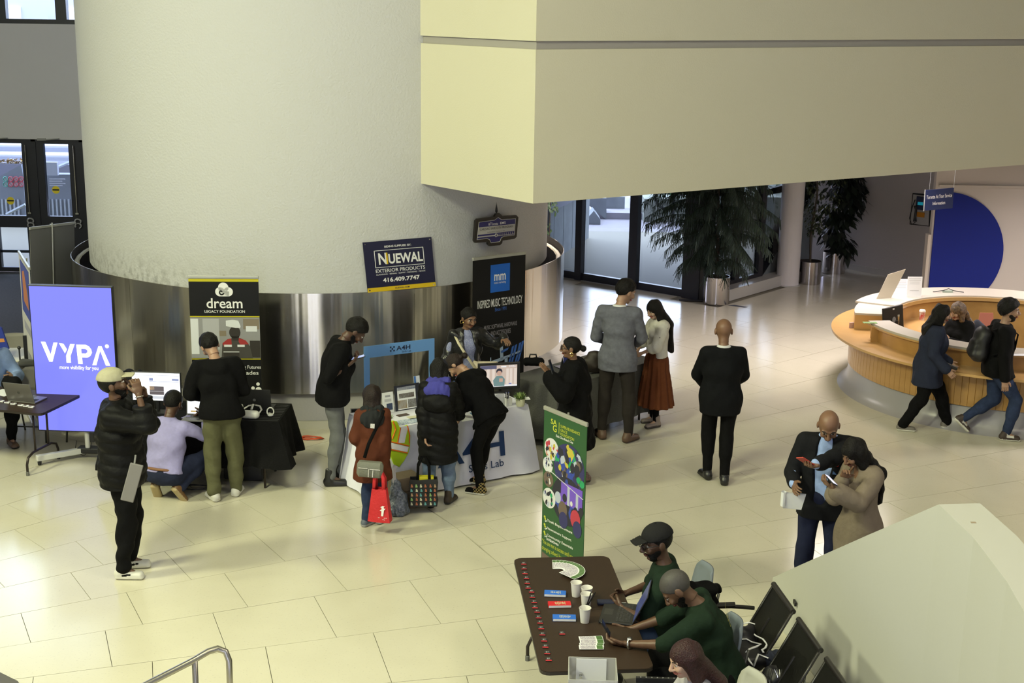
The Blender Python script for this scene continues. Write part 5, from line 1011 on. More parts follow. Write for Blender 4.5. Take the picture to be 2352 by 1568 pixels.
# ---- digital display with blue screen
t = thing('display_stand', 'tall upright display with a glowing blue screen and white lettering on a wheeled stand', 'display')
B = G(190, 1052); D = (AT(262, 658, B.y) - AT(77, 652, B.y)); Wd = .92; x0 = AT(98, 985, B.y).x; cx = AT(172, 800, B.y).x; t.location = (cx, B.y, 0); t.rotation_euler = (0, 0, radians(-3)); z0, z1 = .315, 1.955
MB().box(-Wd/2, Wd/2, -.03, .03, z0, z1, bev=.006).build('casing', black, t)
sc = mat('blue_screen_glow', (.02, .02, .1), .2, emit=((.235, .255, 1.0), 1.0)); MB().box(-Wd/2+.012, Wd/2-.012, -.0325, -.0305, z0+.012, z1-.014).build('screen', sc, t)
wm = mat('screen_white_glow', (.5, .5, .5), .2, emit=((1, 1, 1), 1.15)); mb = MB(); y = -.034; k = .92/185.
def lp(pts): flatpoly(mb, [((px-172)*k*1.0 - .005, (990-py)*k*1.035 + .315) for px, py in pts], y)
lp([(101, 793), (111, 793), (121, 820), (116, 834)]); lp([(121, 820), (129, 794), (138, 794), (124, 836), (116, 836)]); lp([(141, 795), (151, 796), (158, 808), (153, 817)]); lp([(166, 796), (176, 796), (165, 822), (165, 837), (155, 837), (155, 822)])
lp([(179, 797), (189, 797), (191, 839), (181, 839)]); lp([(189, 797), (200, 797), (207, 800), (212, 807), (203, 809), (199, 806), (189, 806)]); lp([(212, 807), (213, 814), (209, 821), (202, 825), (190, 825), (190, 816), (199, 816), (203, 813), (203, 809)])
lp([(228, 799), (235, 799), (221, 841), (212, 841)]); lp([(228, 799), (235, 799), (252, 841), (242, 841)]); disc2(mb, (246-172)*k, (990-799)*k*1.035 + .315, .022, y); lettering(mb, 'more visibility for you', (138-172)*k, (224-172)*k, (990-854)*k*1.035+.315, (990-843)*k*1.035+.315, y, .01); mb.build('lettering', wm, t)
MB().tube([(.06, .03, 0.08), (.06, .03, .5)], .028, 10).build('pole', mat('stand_white', (.62, .62, .60), .4), t, smooth=True)
MB().box(-.05, .40, -.02, .10, .06, .12, bev=.01).build('hub', black, t)
lg = mat('stand_white', (.62, .62, .60), .4); mb = MB(); mb.T = RZ((.0, .02, 0), radians(218)); mb.box(0, .50, -.03, .03, .055, .115, bev=.005); mb.build('leg', lg, t)
mb = MB(); mb.T = RZ((.35, .05, 0), radians(-30)); mb.box(0, .45, -.03, .03, .055, .115, bev=.005); mb.build('leg', lg, t)
for a, rr_ in ((218, .47), ):
    c = Vector((rr_*cos(radians(a)), .02 + rr_*sin(radians(a)), .026)); MB().tube([c - Vector((.012, 0, 0)), c + Vector((.012, 0, 0))], .026, 12).box(c.x-.015, c.x+.015, c.y-.02, c.y+.02, .03, .056).build('caster', black, t)
MB().box(.10, .145, .0, .03, .19, .30).tube([(.12, .01, .20), (.10, -.02, .10), (.02, .0, .03), (-.10, .06, .05), (-.08, .07, .18)], .004, 5).build('power_adapter', black, t)
# ---- roll-up banners
alu = mat('banner_aluminium', (.50, .50, .46), .35, .6)
def rollup(label, L, R, H, m, name='rollup_banner', roll=0, back=None):
    """L, R: plan points of the banner's left and right edge as seen from the camera"""
    L, R = Vector(L[:2]), Vector(R[:2]); d = R - L; w = d.length; a = atan2(d.y, d.x); c = (L+R)/2; t = thing(name, label, 'banner', (c.x, c.y, 0), 0, rot=(0, roll, a))
    MB().box(-w/2, w/2, -.003, .003, .07, H).build('canvas', m, t); MB().box(-w/2-.004, w/2+.004, -.012, .012, H-.03, H+.004, bev=.004).build('top_rail', alu, t)
    MB().box(-w/2-.01, w/2+.01, -.06, .06, 0, .07, bev=.012).build('base', alu, t); MB().tube([(0, .03, .07), (0, .03, H+.01)], .009, 6).build('pole', alu, t); return t, w
bk = mat('banner_black', (.006, .006, .007), .55, spec=.3); yl = mat('print_yellow', (.55, .48, .01), .6); pw_ = mat('print_white', (.8, .8, .8), .6)
cL = AT(432, 627, 14.62); cR = AT(593, 630, 14.66); t, w = rollup('black banner with white cloud logo and worker in a headset, behind the black table', cL, cR, 1.99, bk)
Z = lambda py: 1.99 - (py-629)*.0052; X = lambda px: (px-514)*w/161
MB().box(-w/2, w/2, -.0045, -.003, Z(641), Z(633)).box(-w/2, w/2, -.0045, -.003, Z(718)-.002, Z(716)).box(-w/2, w/2, -.0045, -.003, Z(812), Z(810)).build('yellow_stripe', yl, t)
mb = MB(); y = -.0046
for cx_, cz_, r_ in ((505, 663, 10), (513, 654, 11), (524, 663, 10)): disc2(mb, X(cx_), Z(cz_), r_*.0052, y)
mb.quad((X(503), y, Z(673)), (X(526), y, Z(673)), (X(526), y, Z(662)), (X(503), y, Z(662))); lettering(mb, 'dream', X(473), X(556), Z(699), Z(677), y, .012); lettering(mb, 'LEGACY FOUNDATION', X(468), X(561), Z(709), Z(703), y, .01)
lettering(mb, 'Breaking Barriers Building Futures', X(449), X(594), Z(835), Z(825), y, .008); lettering(mb, 'for Youth in Trades', X(456), X(588), Z(846), Z(837), y, .008)
disc2(mb, X(574), Z(876), .02, y); disc2(mb, X(586), Z(867), .02, y); disc2(mb, X(574), Z(889), .034, y, a0=0, a1=pi); disc2(mb, X(587), Z(880), .034, y, a0=0, a1=pi); lettering(mb, 'NETWORKING AND', X(560), X(596), Z(893), Z(890), y); lettering(mb, 'SUPPORT', X(566), X(588), Z(897), Z(894), y)
mb.build('lettering', pw_, t)
mb = MB(); mb.tube([(X(508 + r_*cos(a)), -.005, Z(664 - r_*sin(a))) for a, r_ in [(k*.5, 1.2 + k*.42) for k in range(13)]], .008, 4, flat=.3); mb.build('logo_swirl', bk, t)
mb = MB(); y = -.0046; mb.quad((-w/2, y, Z(809)), (w/2, y, Z(809)), (w/2, y, Z(719)), (-w/2, y, Z(719)), 0)
def pq(x0, x1, y0, y1, mi, yy=-.0052): mb.quad((X(x0), yy, Z(y1)), (X(x1), yy, Z(y1)), (X(x1), yy, Z(y0)), (X(x0), yy, Z(y0)), mi)
pq(434, 452, 722, 800, 1); pq(462, 500, 722, 790, 2); pq(556, 593, 722, 745, 3); pq(562, 588, 738, 750, 1, -.0056); pq(570, 594, 770, 808, 4); pq(500, 516, 748, 760, 3, -.0055)
flatpoly(mb, [(X(x), Z(y_)) for x, y_ in ((503, 809), (506, 778), (518, 768), (530, 764), (548, 764), (560, 770), (570, 782), (576, 809))], -.0058, 5); flatpoly(mb, [(X(x), Z(y_)) for x, y_ in ((506, 776), (518, 767), (527, 765), (528, 778), (510, 784))], -.0062, 6); flatpoly(mb, [(X(x), Z(y_)) for x, y_ in ((545, 764), (560, 769), (568, 778), (548, 779), (544, 772))], -.0062, 6); pq(510, 528, 779, 784, 1, -.0064); pq(541, 558, 779, 784, 1, -.0064)
disc2(mb, X(536), Z(752), .07, -.006, 4, sx=.9); flatpoly(mb, [(X(x), Z(y_)) for x, y_ in ((527, 760), (546, 760), (544, 770), (530, 770))], -.006, 4); flatpoly(mb, [(X(x), Z(y_)) for x, y_ in ((516, 726), (532, 724), (545, 726), (550, 738), (549, 742), (538, 742), (516, 738))], -.0064, 1); pq(508, 545, 794, 796, 1, -.0066); pq(508, 545, 796, 808, 4, -.0066)
mb.build('printed_photo', [mat('ph_grey', (.28, .28, .29), .6), mat('ph_white', (.68, .70, .74), .6), mat('ph_pale', (.42, .42, .44), .6), mat('ph_tan', (.22, .18, .13), .6), mat('ph_dark', (.03, .025, .022), .6), mat('ph_coat', (.06, .055, .05), .6), mat('ph_red', (.35, .03, .03), .6)], t)
# music banner
cL = AT(1086, 592, 15.86); cR = AT(1207, 577, 16.33); t, w = rollup('black banner with a blue square logo and a space station over the earth', cL, cR, 2.0, bk); Hm = 2.0
X = lambda f_: (f_-.5)*w; Z = lambda f_: 2.0*(1-f_); q = lambda mb, a, b, c, d, mi=0, y=-.0045: mb.quad((X(a), y, Z(d)), (X(b), y, Z(d)), (X(b), y, Z(c)), (X(a), y, Z(c)), mi)
mb = MB(); q(mb, .33, .70, .055, .225); mb.build('blue_square', mat('logo_blue', (.01, .13, .58), .5), t)
mb = MB(); lettering(mb, 'mm', X(.40), X(.62), Z(.155), Z(.115), -.0052, .02); lettering(mb, 'music marketing', X(.40), X(.62), Z(.178), Z(.160), -.0052); lettering(mb, 'INSPIRED MUSIC TECHNOLOGY', X(.09), X(.95), Z(.315), Z(.265), -.0046, .006); mb.build('lettering', pw_, t)
mb = MB(); lettering(mb, 'MUSIC SOFTWARE, HARDWARE', X(.22), X(.85), Z(.455), Z(.425), -.0046, .006); lettering(mb, 'AND ACCESSORIES', X(.34), X(.73), Z(.495), Z(.465), -.0046, .006); mb.build('grey_lettering', mat('print_grey', (.28, .26, .30), .6), t)
mb = MB(); lettering(mb, 'Since 1991', X(.42), X(.64), Z(.345), Z(.322), -.0046, .008, 0)
def sq(pts, mi): flatpoly(mb, [(X(a), Z(b)) for a, b in pts], -.0048, mi)
sq([(.28, .66), (.34, .655), (.75, .63), (.95, .615), (.95, .625), (.62, .655), (.35, .68), (.29, .675)], 1)
for i, (a, b) in enumerate(((.76, .585), (.82, .578), (.90, .57), (.955, .562))): sq([(a, b), (a+.045, b-.006), (a-.0, b+.065), (a-.045, b+.07)], 0); sq([(a-.05, b+.075), (a-.005, b+.068), (a-.05, b+.12), (a-.09, b+.125)], 0)
sq([(.52, .56), (.58, .55), (.60, .66), (.54, .665)], 1); sq([(.62, .65), (.68, .64), (.68, .72), (.63, .725)], 1); sq([(.58, .75), (.60, .75), (.60, .80), (.58, .80)], 1); sq([(.44, .555), (.66, .54), (.60, .565), (.52, .572)], 1); sq([(.54, .6), (.70, .585), (.68, .60), (.56, .615)], 0); sq([(.34, .63), (.36, .63), (.36, .67), (.34, .67)], 1)
E_ = [(.0, .90), (.2, .872), (.45, .852), (.7, .842), (1., .84)]; sq(E_ + [(1., 1-.04), (0, 1-.04)], 2); sq([(.1, .89), (.4, .868), (.75, .86), (.95, .872), (.6, .885), (.3, .91)], 1); sq([(.35, .91), (.8, .885), (.95, .91), (.6, .94)], 3)
mb.build('printed_art', [mat('art_blue', (.05, .14, .50), .5), mat('art_pale', (.35, .45, .65), .5), mat('art_earth', (.03, .10, .38), .5), mat('art_cloud', (.16, .24, .50), .5)], t)
# green banner
a_ = G(1251, 932, 1.6); b_2 = G(1349, 972, 1.6); gm = mat('banner_green', (.022, .085, .028), .55); t, w = rollup('green roll-up banner with round photo prints and yellow script, beyond the brown table', a_, b_2, 1.6, gm)
X = lambda f_: (f_-.5)*w; Z = lambda f_: 1.6 - f_*1.53; y = -.0046
yg = mat('print_lime', (.55, .58, .05), .6); mb = MB(); lettering(mb, 'SA', X(.17), X(.31), Z(.085), Z(.055), y, .01); lettering(mb, 'G', X(.22), X(.31), Z(.125), Z(.085), y, .01); mb.box(X(.36), X(.37), y, y+.001, Z(.125), Z(.06))
for i, s_ in enumerate(('SUPERABUNDANCE', 'GRACE', 'FOUNDATION')): lettering(mb, s_, X(.40), X((.85, .56, .72)[i]), Z(.085 + .023*i), Z(.068 + .023*i), y)
lettering(mb, '"You are not a success until you start', X(.02), X(.90), Z(.830), Z(.795), y, .0, 0, .0); lettering(mb, "changing others' lives permanently\"", X(.02), X(.88), Z(.868), Z(.835), y)
for i in range(3): cz = .655 + .047*i; disc2(mb, X(.07), Z(cz), .014, y, n=4); disc2(mb, X(.085), Z(cz+.012), .013, y, n=4)
mb.build('yellow_lettering', yg, t)
mb = MB(); lettering(mb, 'Each One Reach One', X(.30), X(.70), Z(.150), Z(.135), y, .01)
for i, s_ in enumerate(('Youth Empowerment', 'Newcomers Support', 'Community Essentials', 'Initiatives')): lettering(mb, s_, X(.13), X((.74, .72, .76, .42)[i]), Z((.680, .727, .770, .790)[i]), Z((.660, .707, .750, .772)[i]), y, .012)
for i in range(3): disc2(mb, X(.09), Z(.68 + .047*i), .008, y, n=6); disc2(mb, X(.12), Z(.676 + .047*i), .007, y, n=6)
mb.build('white_lettering', pw_, t)
pc = [mat('pp_dark', (.02, .02, .035), .6), mat('pp_blue', (.03, .06, .35), .6), mat('pp_pale', (.42, .46, .58), .6), mat('pp_white', (.62, .62, .64), .6), mat('pp_green', (.02, .30, .12), .6), mat('pp_red', (.45, .04, .07), .6), mat('pp_violet', (.16, .08, .55), .6), mat('pp_brown', (.14, .10, .08), .6), mat('pp_navy', (.03, .03, .12), .6), mat('pp_gold', (.5, .42, .05), .6)]
mb = MB(); rr = random.Random(11); ar = w/1.53
def blob(cx_, cz_, r_, n, pal, base, y0=-.0048):
    disc2(mb, X(cx_), Z(cz_), r_*w, y0, base, 28)
    for i in range(n):
        a = rr.uniform(0, 6.28); d = r_*sqrt(rr.random())*.86; s_ = rr.uniform(.10, .28)*r_; px_, pz_ = cx_ + d*cos(a), cz_ + d*sin(a)*ar; s_ = min(s_, (r_-d)*.95 + .004)
        flatpoly(mb, [(X(px_) + s_*w*cos(b)*rr.uniform(.6, 1), Z(pz_) + s_*w*sin(b)*rr.uniform(.8, 1.4)) for b in np.linspace(0, 5.2, 6)], y0 - .0001 - i*2e-6, rr.choice(pal))
blob(.20, .235, .17, 22, (0, 2, 5, 9, 7, 3), 3); blob(.62, .30, .36, 90, (0, 0, 0, 1, 1, 8, 2, 7, 4, 9), 8); blob(.12, .335, .12, 12, (0, 8, 2), 3); blob(.14, .42, .12, 12, (7, 0, 3), 7); blob(.60, .50, .37, 30, (0, 0, 6, 1), 0, -.0052)
q2 = lambda a, b, c, d, mi, y_: mb.quad((X(a), y_, Z(d)), (X(b), y_, Z(d)), (X(b), y_, Z(c)), (X(a), y_, Z(c)), mi)
for i, x_ in enumerate((.50, .60, .70, .80)): q2(x_, x_+.055, .40 + .01*i, .52, (6, 2, 6, 2)[i], -.0056)
q2(.45, .95, .395, .52, 6, -.0055)
for x_, z_, r_, k in ((.38, .50, .07, 2), (.50, .56, .10, 7), (.80, .58, .11, 5), (.52, .62, .10, 8), (.85, .635, .10, 8), (.54, .485, .05, 0), (.80, .53, .045, 0), (.70, .50, .03, 3), (.93, .52, .05, 0)): disc2(mb, X(x_), Z(z_), r_*w*1.3, -.0058 - .00001*k, k, 16, .8)
blob(.17, .53, .155, 16, (0, 8, 3, 4, 2), 3, -.006); disc2(mb, X(.93), Z(.36), .035, -.006, 4, 8); disc2(mb, X(.85), Z(.345), .03, -.006, 4, 8)
mb.tube([(X(f_), -.0062, Z(.345 + .10*f_)) for f_ in np.linspace(.02, .97, 8)], .008, 4, 3, flat=.1)
flatpoly(mb, [(X(.02), Z(.93)), (X(.02), Z(.875)), (X(.35), Z(.895)), (X(.65), Z(.93))], -.0048, 7); q2(.18, .27, .895, .93, 3, -.005); mb.build('printed_photos', pc, t)
# grey reverse side of a banner and a narrow slanted banner, behind the left table
t, w = rollup('plain grey back of a roll-up banner leaning beside the glass doors', G(52, 531, 2.0), G(155, 507, 2.0), 2.0, mat('banner_grey_back', (.16, .16, .165), .7), roll=radians(4)); 
MB().tube([(-.03, -.02, .07), (-.03, -.02, 2.03)], .010, 6).build('support_pole', alu, t)
t, w = rollup('narrow white and blue banner seen nearly edge on behind the left table', G(38, 575, 2.0), G(61, 600, 2.0), 2.0, mat('banner_white', (.60, .59, .55), .6), roll=radians(5))
X = lambda f_: (f_-.5)*w; mb = MB(); y = -.0046
for a, b, c, d, mi in ((.1, .92, 1.30, 1.93, 0), (.1, .9, .55, .85, 1), (.1, .9, .12, .5, 0), (.2, .9, 1.1, 1.2, 1)): mb.quad((X(a), y, c), (X(b), y, c), (X(b), y, d), (X(a), y, d), mi)
flatpoly(mb, [(X(.3), 1.45), (X(.75), 1.42), (X(.7), 1.6), (X(.45), 1.85), (X(.25), 1.8)], -.005, 2); mb.build('printed_art', [mat('pp_blue2', (.05, .07, .32), .6), mat('ph_pale2', (.35, .35, .40), .6), mat('pp_orange', (.5, .18, .06), .6)], t)
# ---- wall signs on the drum
ps = Vector((-1.34, 15.575)); rz = radians(24.5); ds = Vector((cos(rz), sin(rz)))
bl, br, tl, tr = [ONP(*p, ps, ds) for p in ((845, 672), (1001, 657), (833, 557), (988, 543))]
t = thing('contractor_sign', 'navy and yellow rectangular sign with white lettering tilted on the drum wall', 'sign', tuple(bl)); Mq, _ = quadframe(bl, br, tl); mb = MB(); mb.T = Mq
mb.box(0, 1, 0, .012, 0, 1); mb.build('board', mat('sign_navy', (.010, .010, .042), .45), t); mb = MB(); mb.T = Mq; mb.box(0, 1, -.002, 0, 0, .085); mb.build('yellow_strip', mat('sign_yellow', (.68, .46, .01), .5), t)
mb = MB(); mb.T = Mq; lettering(mb, 'SIDING SUPPLIED BY:', .30, .69, .865, .905, -.001, .02); lettering(mb, 'N', .20, .32, .535, .765, -.001, .03); lettering(mb, 'UEWAL', .345, .845, .535, .735, -.001, .03); lettering(mb, 'EXTERIOR PRODUCTS', .145, .865, .375, .445, -.001, .008); lettering(mb, 'CLADDING · SIDING · SOFFIT · DECKING · FENCE', .145, .865, .325, .35, -.001, .01); lettering(mb, '416.409.7747', .235, .775, .175, .265, -.001, .03)
for a, b, c, d in ((.145, .865, .81, .82), (.145, .865, .475, .485), (.145, .155, .475, .82), (.855, .865, .475, .82)): mb.quad((a, -.001, c), (b, -.001, c), (b, -.001, d), (a, -.001, d))
mb.build('lettering', pw_, t); mb = MB(); mb.T = Mq; mb.quad((.312, -.0015, .535), (.335, -.0015, .535), (.335, -.0015, .765), (.312, -.0015, .765)); mb.build('yellow_bar', MATS['sign_yellow'], t)
mb = MB(); mb.T = Mq; lettering(mb, 'NUEWAL.COM', .40, .61, .028, .060, -.003, .02); mb.build('dark_lettering', MATS['sign_navy'], t); mb = MB(); mb.T = Mq
for a, b in ((.03, .96), (.97, .96), (.03, .04), (.97, .04)): disc2(mb, a, b, .014, -.003, sx=.75)
mb.build('screw', chrome, t)
ps = Vector((-.30, 16.27)); rz = radians(47); ds = Vector((cos(rz), sin(rz)))
zq = lambda x, y: ONP(1080 + x/17.43, 480 + y/17.43, ps, ds); bl, br, tl = zq(110, 1330), zq(1790, 1160), zq(175, 390)
t = thing('cardiac_sign', 'dark framed blue and white street-style emergency sign on the drum wall', 'sign', tuple(bl)); o_ = Vector(bl); nrm_ = Vector((ds.y, -ds.x, 0))
def zp(L, off=0): return [zq(*p) - o_ + nrm_*off for p in L]
OUT = [(90, 1250), (150, 1340), (560, 1310), (640, 1320), (650, 1400), (720, 1470), (1130, 1430), (1210, 1350), (1230, 1250), (1700, 1180), (1790, 1100), (1860, 320), (1780, 230), (1230, 270), (1100, 150), (980, 170), (900, 300), (230, 380), (150, 460)]
MB().slab(zp(OUT), nrm_*.03).build('frame', mat('sign_frame_black', (.014, .012, .012), .35), t)
INN = [(195, 1215), (600, 1165), (700, 1210), (760, 1335), (1110, 1290), (1170, 1130), (1290, 1070), (1690, 1030), (1745, 370), (1180, 410), (1040, 320), (900, 430), (275, 515)]
mb = MB(); mb._add(zp(INN, .031), [tuple(range(len(INN)))]); mb.build('blue_face', mat('sign_blue', (.015, .015, .14), .4), t)
mb = MB(); mb._add(zp([(215, 1025), (1705, 855), (1715, 580), (240, 725)], .032), [(0, 1, 2, 3)]); mb.tube(zp(INN, .032), .004, 4, closed=True)
for k in range(9): mb._add(zp([(1025+82*k, 1085-14*k), (1040+82*k, 1085-14*k), (1045+82*k, 960-10*k), (1030+82*k, 960-10*k)], .033), [(0, 1, 2, 3)])
mb._add(zp([(210, 1140), (920, 1060), (920, 1020), (210, 1090)], .033), [(0, 1, 2, 3)]); mb._add(zp([(1010, 1040), (1690, 965), (1690, 990), (1010, 1062)], .033), [(0, 1, 2, 3)])
c = zp([(958, 1035)], .034)[0]; mb.tube([c + (ds.to_3d()*cos(a) + Vector((0, 0, 1))*sin(a))*.018 for a in np.linspace(0, 6.28, 12)[:-1]], .006, 4, closed=True); mb.build('white_face', mat('sign_offwhite', (.50, .49, .47), .5), t)
def zlet(mb, s_, x0, y0, x1, y1, h, bold=0, mi=0):         # baseline from (x0,y0) to (x1,y1), height h, in sign crop px
    V, F = textmesh(s_, bold); a = V.min(0); b = V.max(0); qn = (V - a) / np.maximum(b - a, 1e-6); mb._add(zp([(x0 + (x1-x0)*p[0], y0 + (y1-y0)*p[0] - h*p[1]) for p in qn], .034), F, mi)
mb = MB(); zlet(mb, 'Toronto', 760, 640, 1035, 615, 110, .01); zlet(mb, 'EMS', 1118, 600, 1340, 575, 100, .02); mb._add(zp([(655, 640), (690, 640), (690, 540), (665, 540)], .034), [(0, 1, 2, 3)]); mb._add(zp([(700, 638), (720, 636), (740, 500), (720, 520)], .034), [(0, 1, 2, 3)]); mb.build('lettering', pw_, t)
mb = MB(); zlet(mb, 'CARDIAC SAFE CITY PROGRAM', 310, 855, 1630, 715, 85); zlet(mb, 'Defibrillator Equipped Site', 610, 945, 1310, 868, 45); mb.build('dark_lettering', black, t)
a, b = zp([(1050, 185), (1055, -20)]); MB().lathe([(.001, 0), (.016, .03), (.014, .06), (.004, .11), (.001, .14)], tuple(a), 10).build('finial', black, t, smooth=True)
# ---- reception sign hanging, poster etc.
pS = (AT(2130, 460, 19.6).x, 19.6); bl, br, tl = ONP(2123, 484, pS, (1, 0)), ONP(2188, 478, pS, (1, 0)), ONP(2126, 437, pS, (1, 0)); t = thing('information_sign', 'small navy hanging sign with white lettering over the reception desk', 'sign', tuple(bl)); Mq, _ = quadframe(bl, br, tl)
mb = MB(); mb.T = Mq; mb.box(0, 1, 0, .02, 0, 1).build('board', mat('sign_dark_navy', (.014, .022, .085), .4), t); mb = MB(); mb.T = Mq; lettering(mb, 'Toronto At Your Service', .05, .95, .56, .74, -.001, .01); lettering(mb, 'Information', .28, .72, .24, .40, -.001, .01); mb.build('lettering', pw_, t)
MB().tube([(.05, .01, .3), (.05, .01, 2.92-bl.z)], .003, 5).tube([(.40, .01, .3), (.40, .01, 2.92-bl.z)], .003, 5).build('suspension_rod', chrome, t); mb = MB(); mb.T = Mq; mb.box(-.02, 0, 0, .02, -.02, 1.03).build('edge_trim', alu, t)
# wall equipment panel with handset on the lobby wall
def lwp(px, py, o=.0): p = ONP(px, py, Vector(Q0[:2]) + Vector((DQ.y, -DQ.x))*.07, DQ); return p + Vector((DQ.y, -DQ.x, 0))*o
L0 = lwp(2092, 515); t = thing('wall_phone_panel', 'grey wall panel with a black handset, coiled cord and orange label on the dark lobby wall', 'wall panel', tuple(L0))
def lq(name, pts, m, o=.02, th=.02): mb = Loc(L0); mb.slab([lwp(*p, o=o-th) for p in pts], Vector((DQ.y, -DQ.x, 0))*th); return mb.build(name, m, t)
lq('frame', [(2090, 515), (2137, 520), (2141, 447), (2097, 443)], black, .015); lq('plate', [(2092, 513), (2134, 518), (2137, 450), (2099, 446)], mat('plate_grey', (.46, .45, .44), .5), .022, .01); lq('cradle', [(2106, 480), (2125, 482), (2127, 452), (2109, 450)], mat('cradle_navy', (.03, .04, .10), .4), .05, .03); lq('blue_label', [(2111, 470), (2123, 471), (2124, 464), (2112, 463)], mat('cyan_label', (.02, .35, .45), .4, emit=((.02, .4, .55), .3)), .055, .006)
lq('orange_label', [(2108, 497), (2125, 499), (2126, 488), (2109, 486)], mat('orange_label', (.62, .25, .02), .5), .04, .01)
mb = Loc(L0); mb.tube([lwp(2108, 472, .07), lwp(2108, 480, .06), lwp(2106, 496, .06), lwp(2106, 508, .07)], [.035, .022, .022, .035], 8).build('handset', black, t, smooth=True); mb = Loc(L0); mb.tube([lwp(2106, 510, .06), lwp(2096, 515, .04), lwp(2092, 500, .04), lwp(2098, 475, .04), lwp(2104, 458, .03)], .008, 5).build('cord', black, t)
# ================================================================ FOREGROUND TABLE AND WHAT IS ON IT
TR = radians(-84.4); tc_ = Vector((.505, 9.01, 0)); folding_table('folding_table', 'brown folding table in the foreground covered with cups, cards and leaflets', tuple(tc_), TR, 1.86, .75)
def on(px, py, z=.742): return G(px, py, z)
cup_m = mat('paper_cup_white', (.70, .68, .64), .55)
def cup(label, px, py, pens=False, h=.105):
    p = on(px, py); t = thing('paper_cup', label, 'cup', tuple(p), random.uniform(0, 3), 'white paper cups on the brown table'); MB().lathe([(.001, 0), (.030, 0), (.041, h), (.044, h+.002), (.043, h+.005), (.039, h), (.029, .006), (.001, .006)], n=24).build('cup', cup_m, t, smooth=True)
    MB().lathe([(.0335, .02), (.0355, .045)], n=24, a0=-2.3, a1=-1.6).build('printed_mark', mat('cup_print_green', (.05, .10, .09), .6), t)
    return t
cup('white paper cup farthest back on the brown table, beside the leaflet fan', 1323, 1368); cup('white paper cup behind the cup with pens', 1347, 1380); cp = cup('white paper cup holding black pens', 1346, 1395); cup('white paper cup nearest the laptop and the lower blue stack', 1343, 1428)
for i, (a, b) in enumerate(((.25, .15), (.45, .05))):
    p = on(1346, 1395, .77); t = thing('pen', ['black pen leaning right in the cup with pens', 'black pen standing straighter in the cup with pens'][i], 'pen', tuple(p + Vector((.004*i, .004*i, 0))), 0, 'pens in the paper cup', rot=(b, a, 0)); MB().tube([(0, 0, -.01), (0, 0, .13)], .005, 6).build('barrel', black, t); MB().tube([(0, 0, .13), (0, 0, .138)], .003, 6).build('button', black, t)
def stackbook(label, px, py, m, ink, rz, w=.155, d=.065, h=.022):
    p = on(px, py); t = thing('leaflet_stack', label, 'leaflets', tuple(p), rz, 'stacks of long leaflets'); MB().box(-w/2, w/2, -d/2, d/2, 0, h, bev=.002).build('paper_block', m, t); MB().box(-w/2+.002, w/2-.002, -d/2-.0006, d/2-.003, .003, h-.003).build('page_edges', paper, t)
    mb = MB(); rr = random.Random(int(px)); 
    for i in range(11): x = -.03 + i*.007; a = rr.uniform(.3, 1)*d*.36; mb.tube([(x, -a + rr.uniform(-.006, .006), h+.0005), (x + rr.uniform(-.004, .004), a, h+.0005)], .0022, 4, flat=.3)
    mb.build('script_print', ink, t)
bl_ = mat('leaflet_blue', (.02, .14, .62), .5); rd_ = mat('leaflet_red', (.58, .012, .02), .5); inky = mat('ink_gold', (.55, .48, .28), .6); inkg = mat('ink_pale', (.42, .45, .48), .6)
stackbook('blue leaflet stack nearest the leaflet fan', 1275, 1366, bl_, inkg, radians(-3), .16, .072); stackbook('red leaflet stack between the two blue ones', 1285, 1391, rd_, inky, radians(4), .165, .072); stackbook('blue leaflet stack nearest the single card', 1296, 1422, bl_, inkg, radians(0), .165, .072)
# row of small cards down the left edge
cd = mat('card_black', (.02, .02, .025), .5); cr_ = mat('card_red', (.50, .02, .03), .5); first = None
cards = [(1201 + 1.0*i + .07*i*i, 1293 + 11.5*i) for i in range(6)]
P_ = [(1203, 1294), (1204, 1305), (1206, 1316), (1209, 1327), (1211, 1338), (1213, 1349), (1221, 1358), (1223, 1370), (1227, 1382), (1229, 1394), (1234, 1404), (1237, 1417), (1241, 1429), (1243, 1442), (1246, 1456), (1250, 1470), (1253, 1484), (1257, 1499), (1260, 1514), (1291, 1454)]
for i, (a, b) in enumerate(P_):
    p = on(a, b); lab = '%s black and red card from the far end of the row on the brown table' % 'first second third fourth fifth sixth seventh eighth ninth tenth eleventh twelfth thirteenth fourteenth fifteenth sixteenth seventeenth eighteenth nineteenth'.split()[i] if i < 19 else 'single small black and red card lying apart near the cups'
    if first is None:
        t = first = thing('business_card', lab, 'card', tuple(p), radians(1), 'small cards on the brown table'); w_, h_ = .040, .052
        MB().box(-w_/2, w_/2, -h_/2, h_/2, 0, .004).build('card', cd, t); MB().box(-w_/2, w_/2, -h_/2, -h_/2+.013, .004, .0046).build('red_band', cr_, t); MB().box(-.010, .0, -.004, .016, .004, .0045).box(.004, .008, .0, .018, .004, .0045).build('print', mat('card_print', (.25, .25, .25), .6), t)
    else: dup(first, p, radians(random.uniform(-3, 3)), lab)
ORD = 'first second third fourth fifth sixth seventh eighth ninth tenth eleventh twelfth thirteenth fourteenth fifteenth sixteenth seventeenth eighteenth nineteenth'.split()
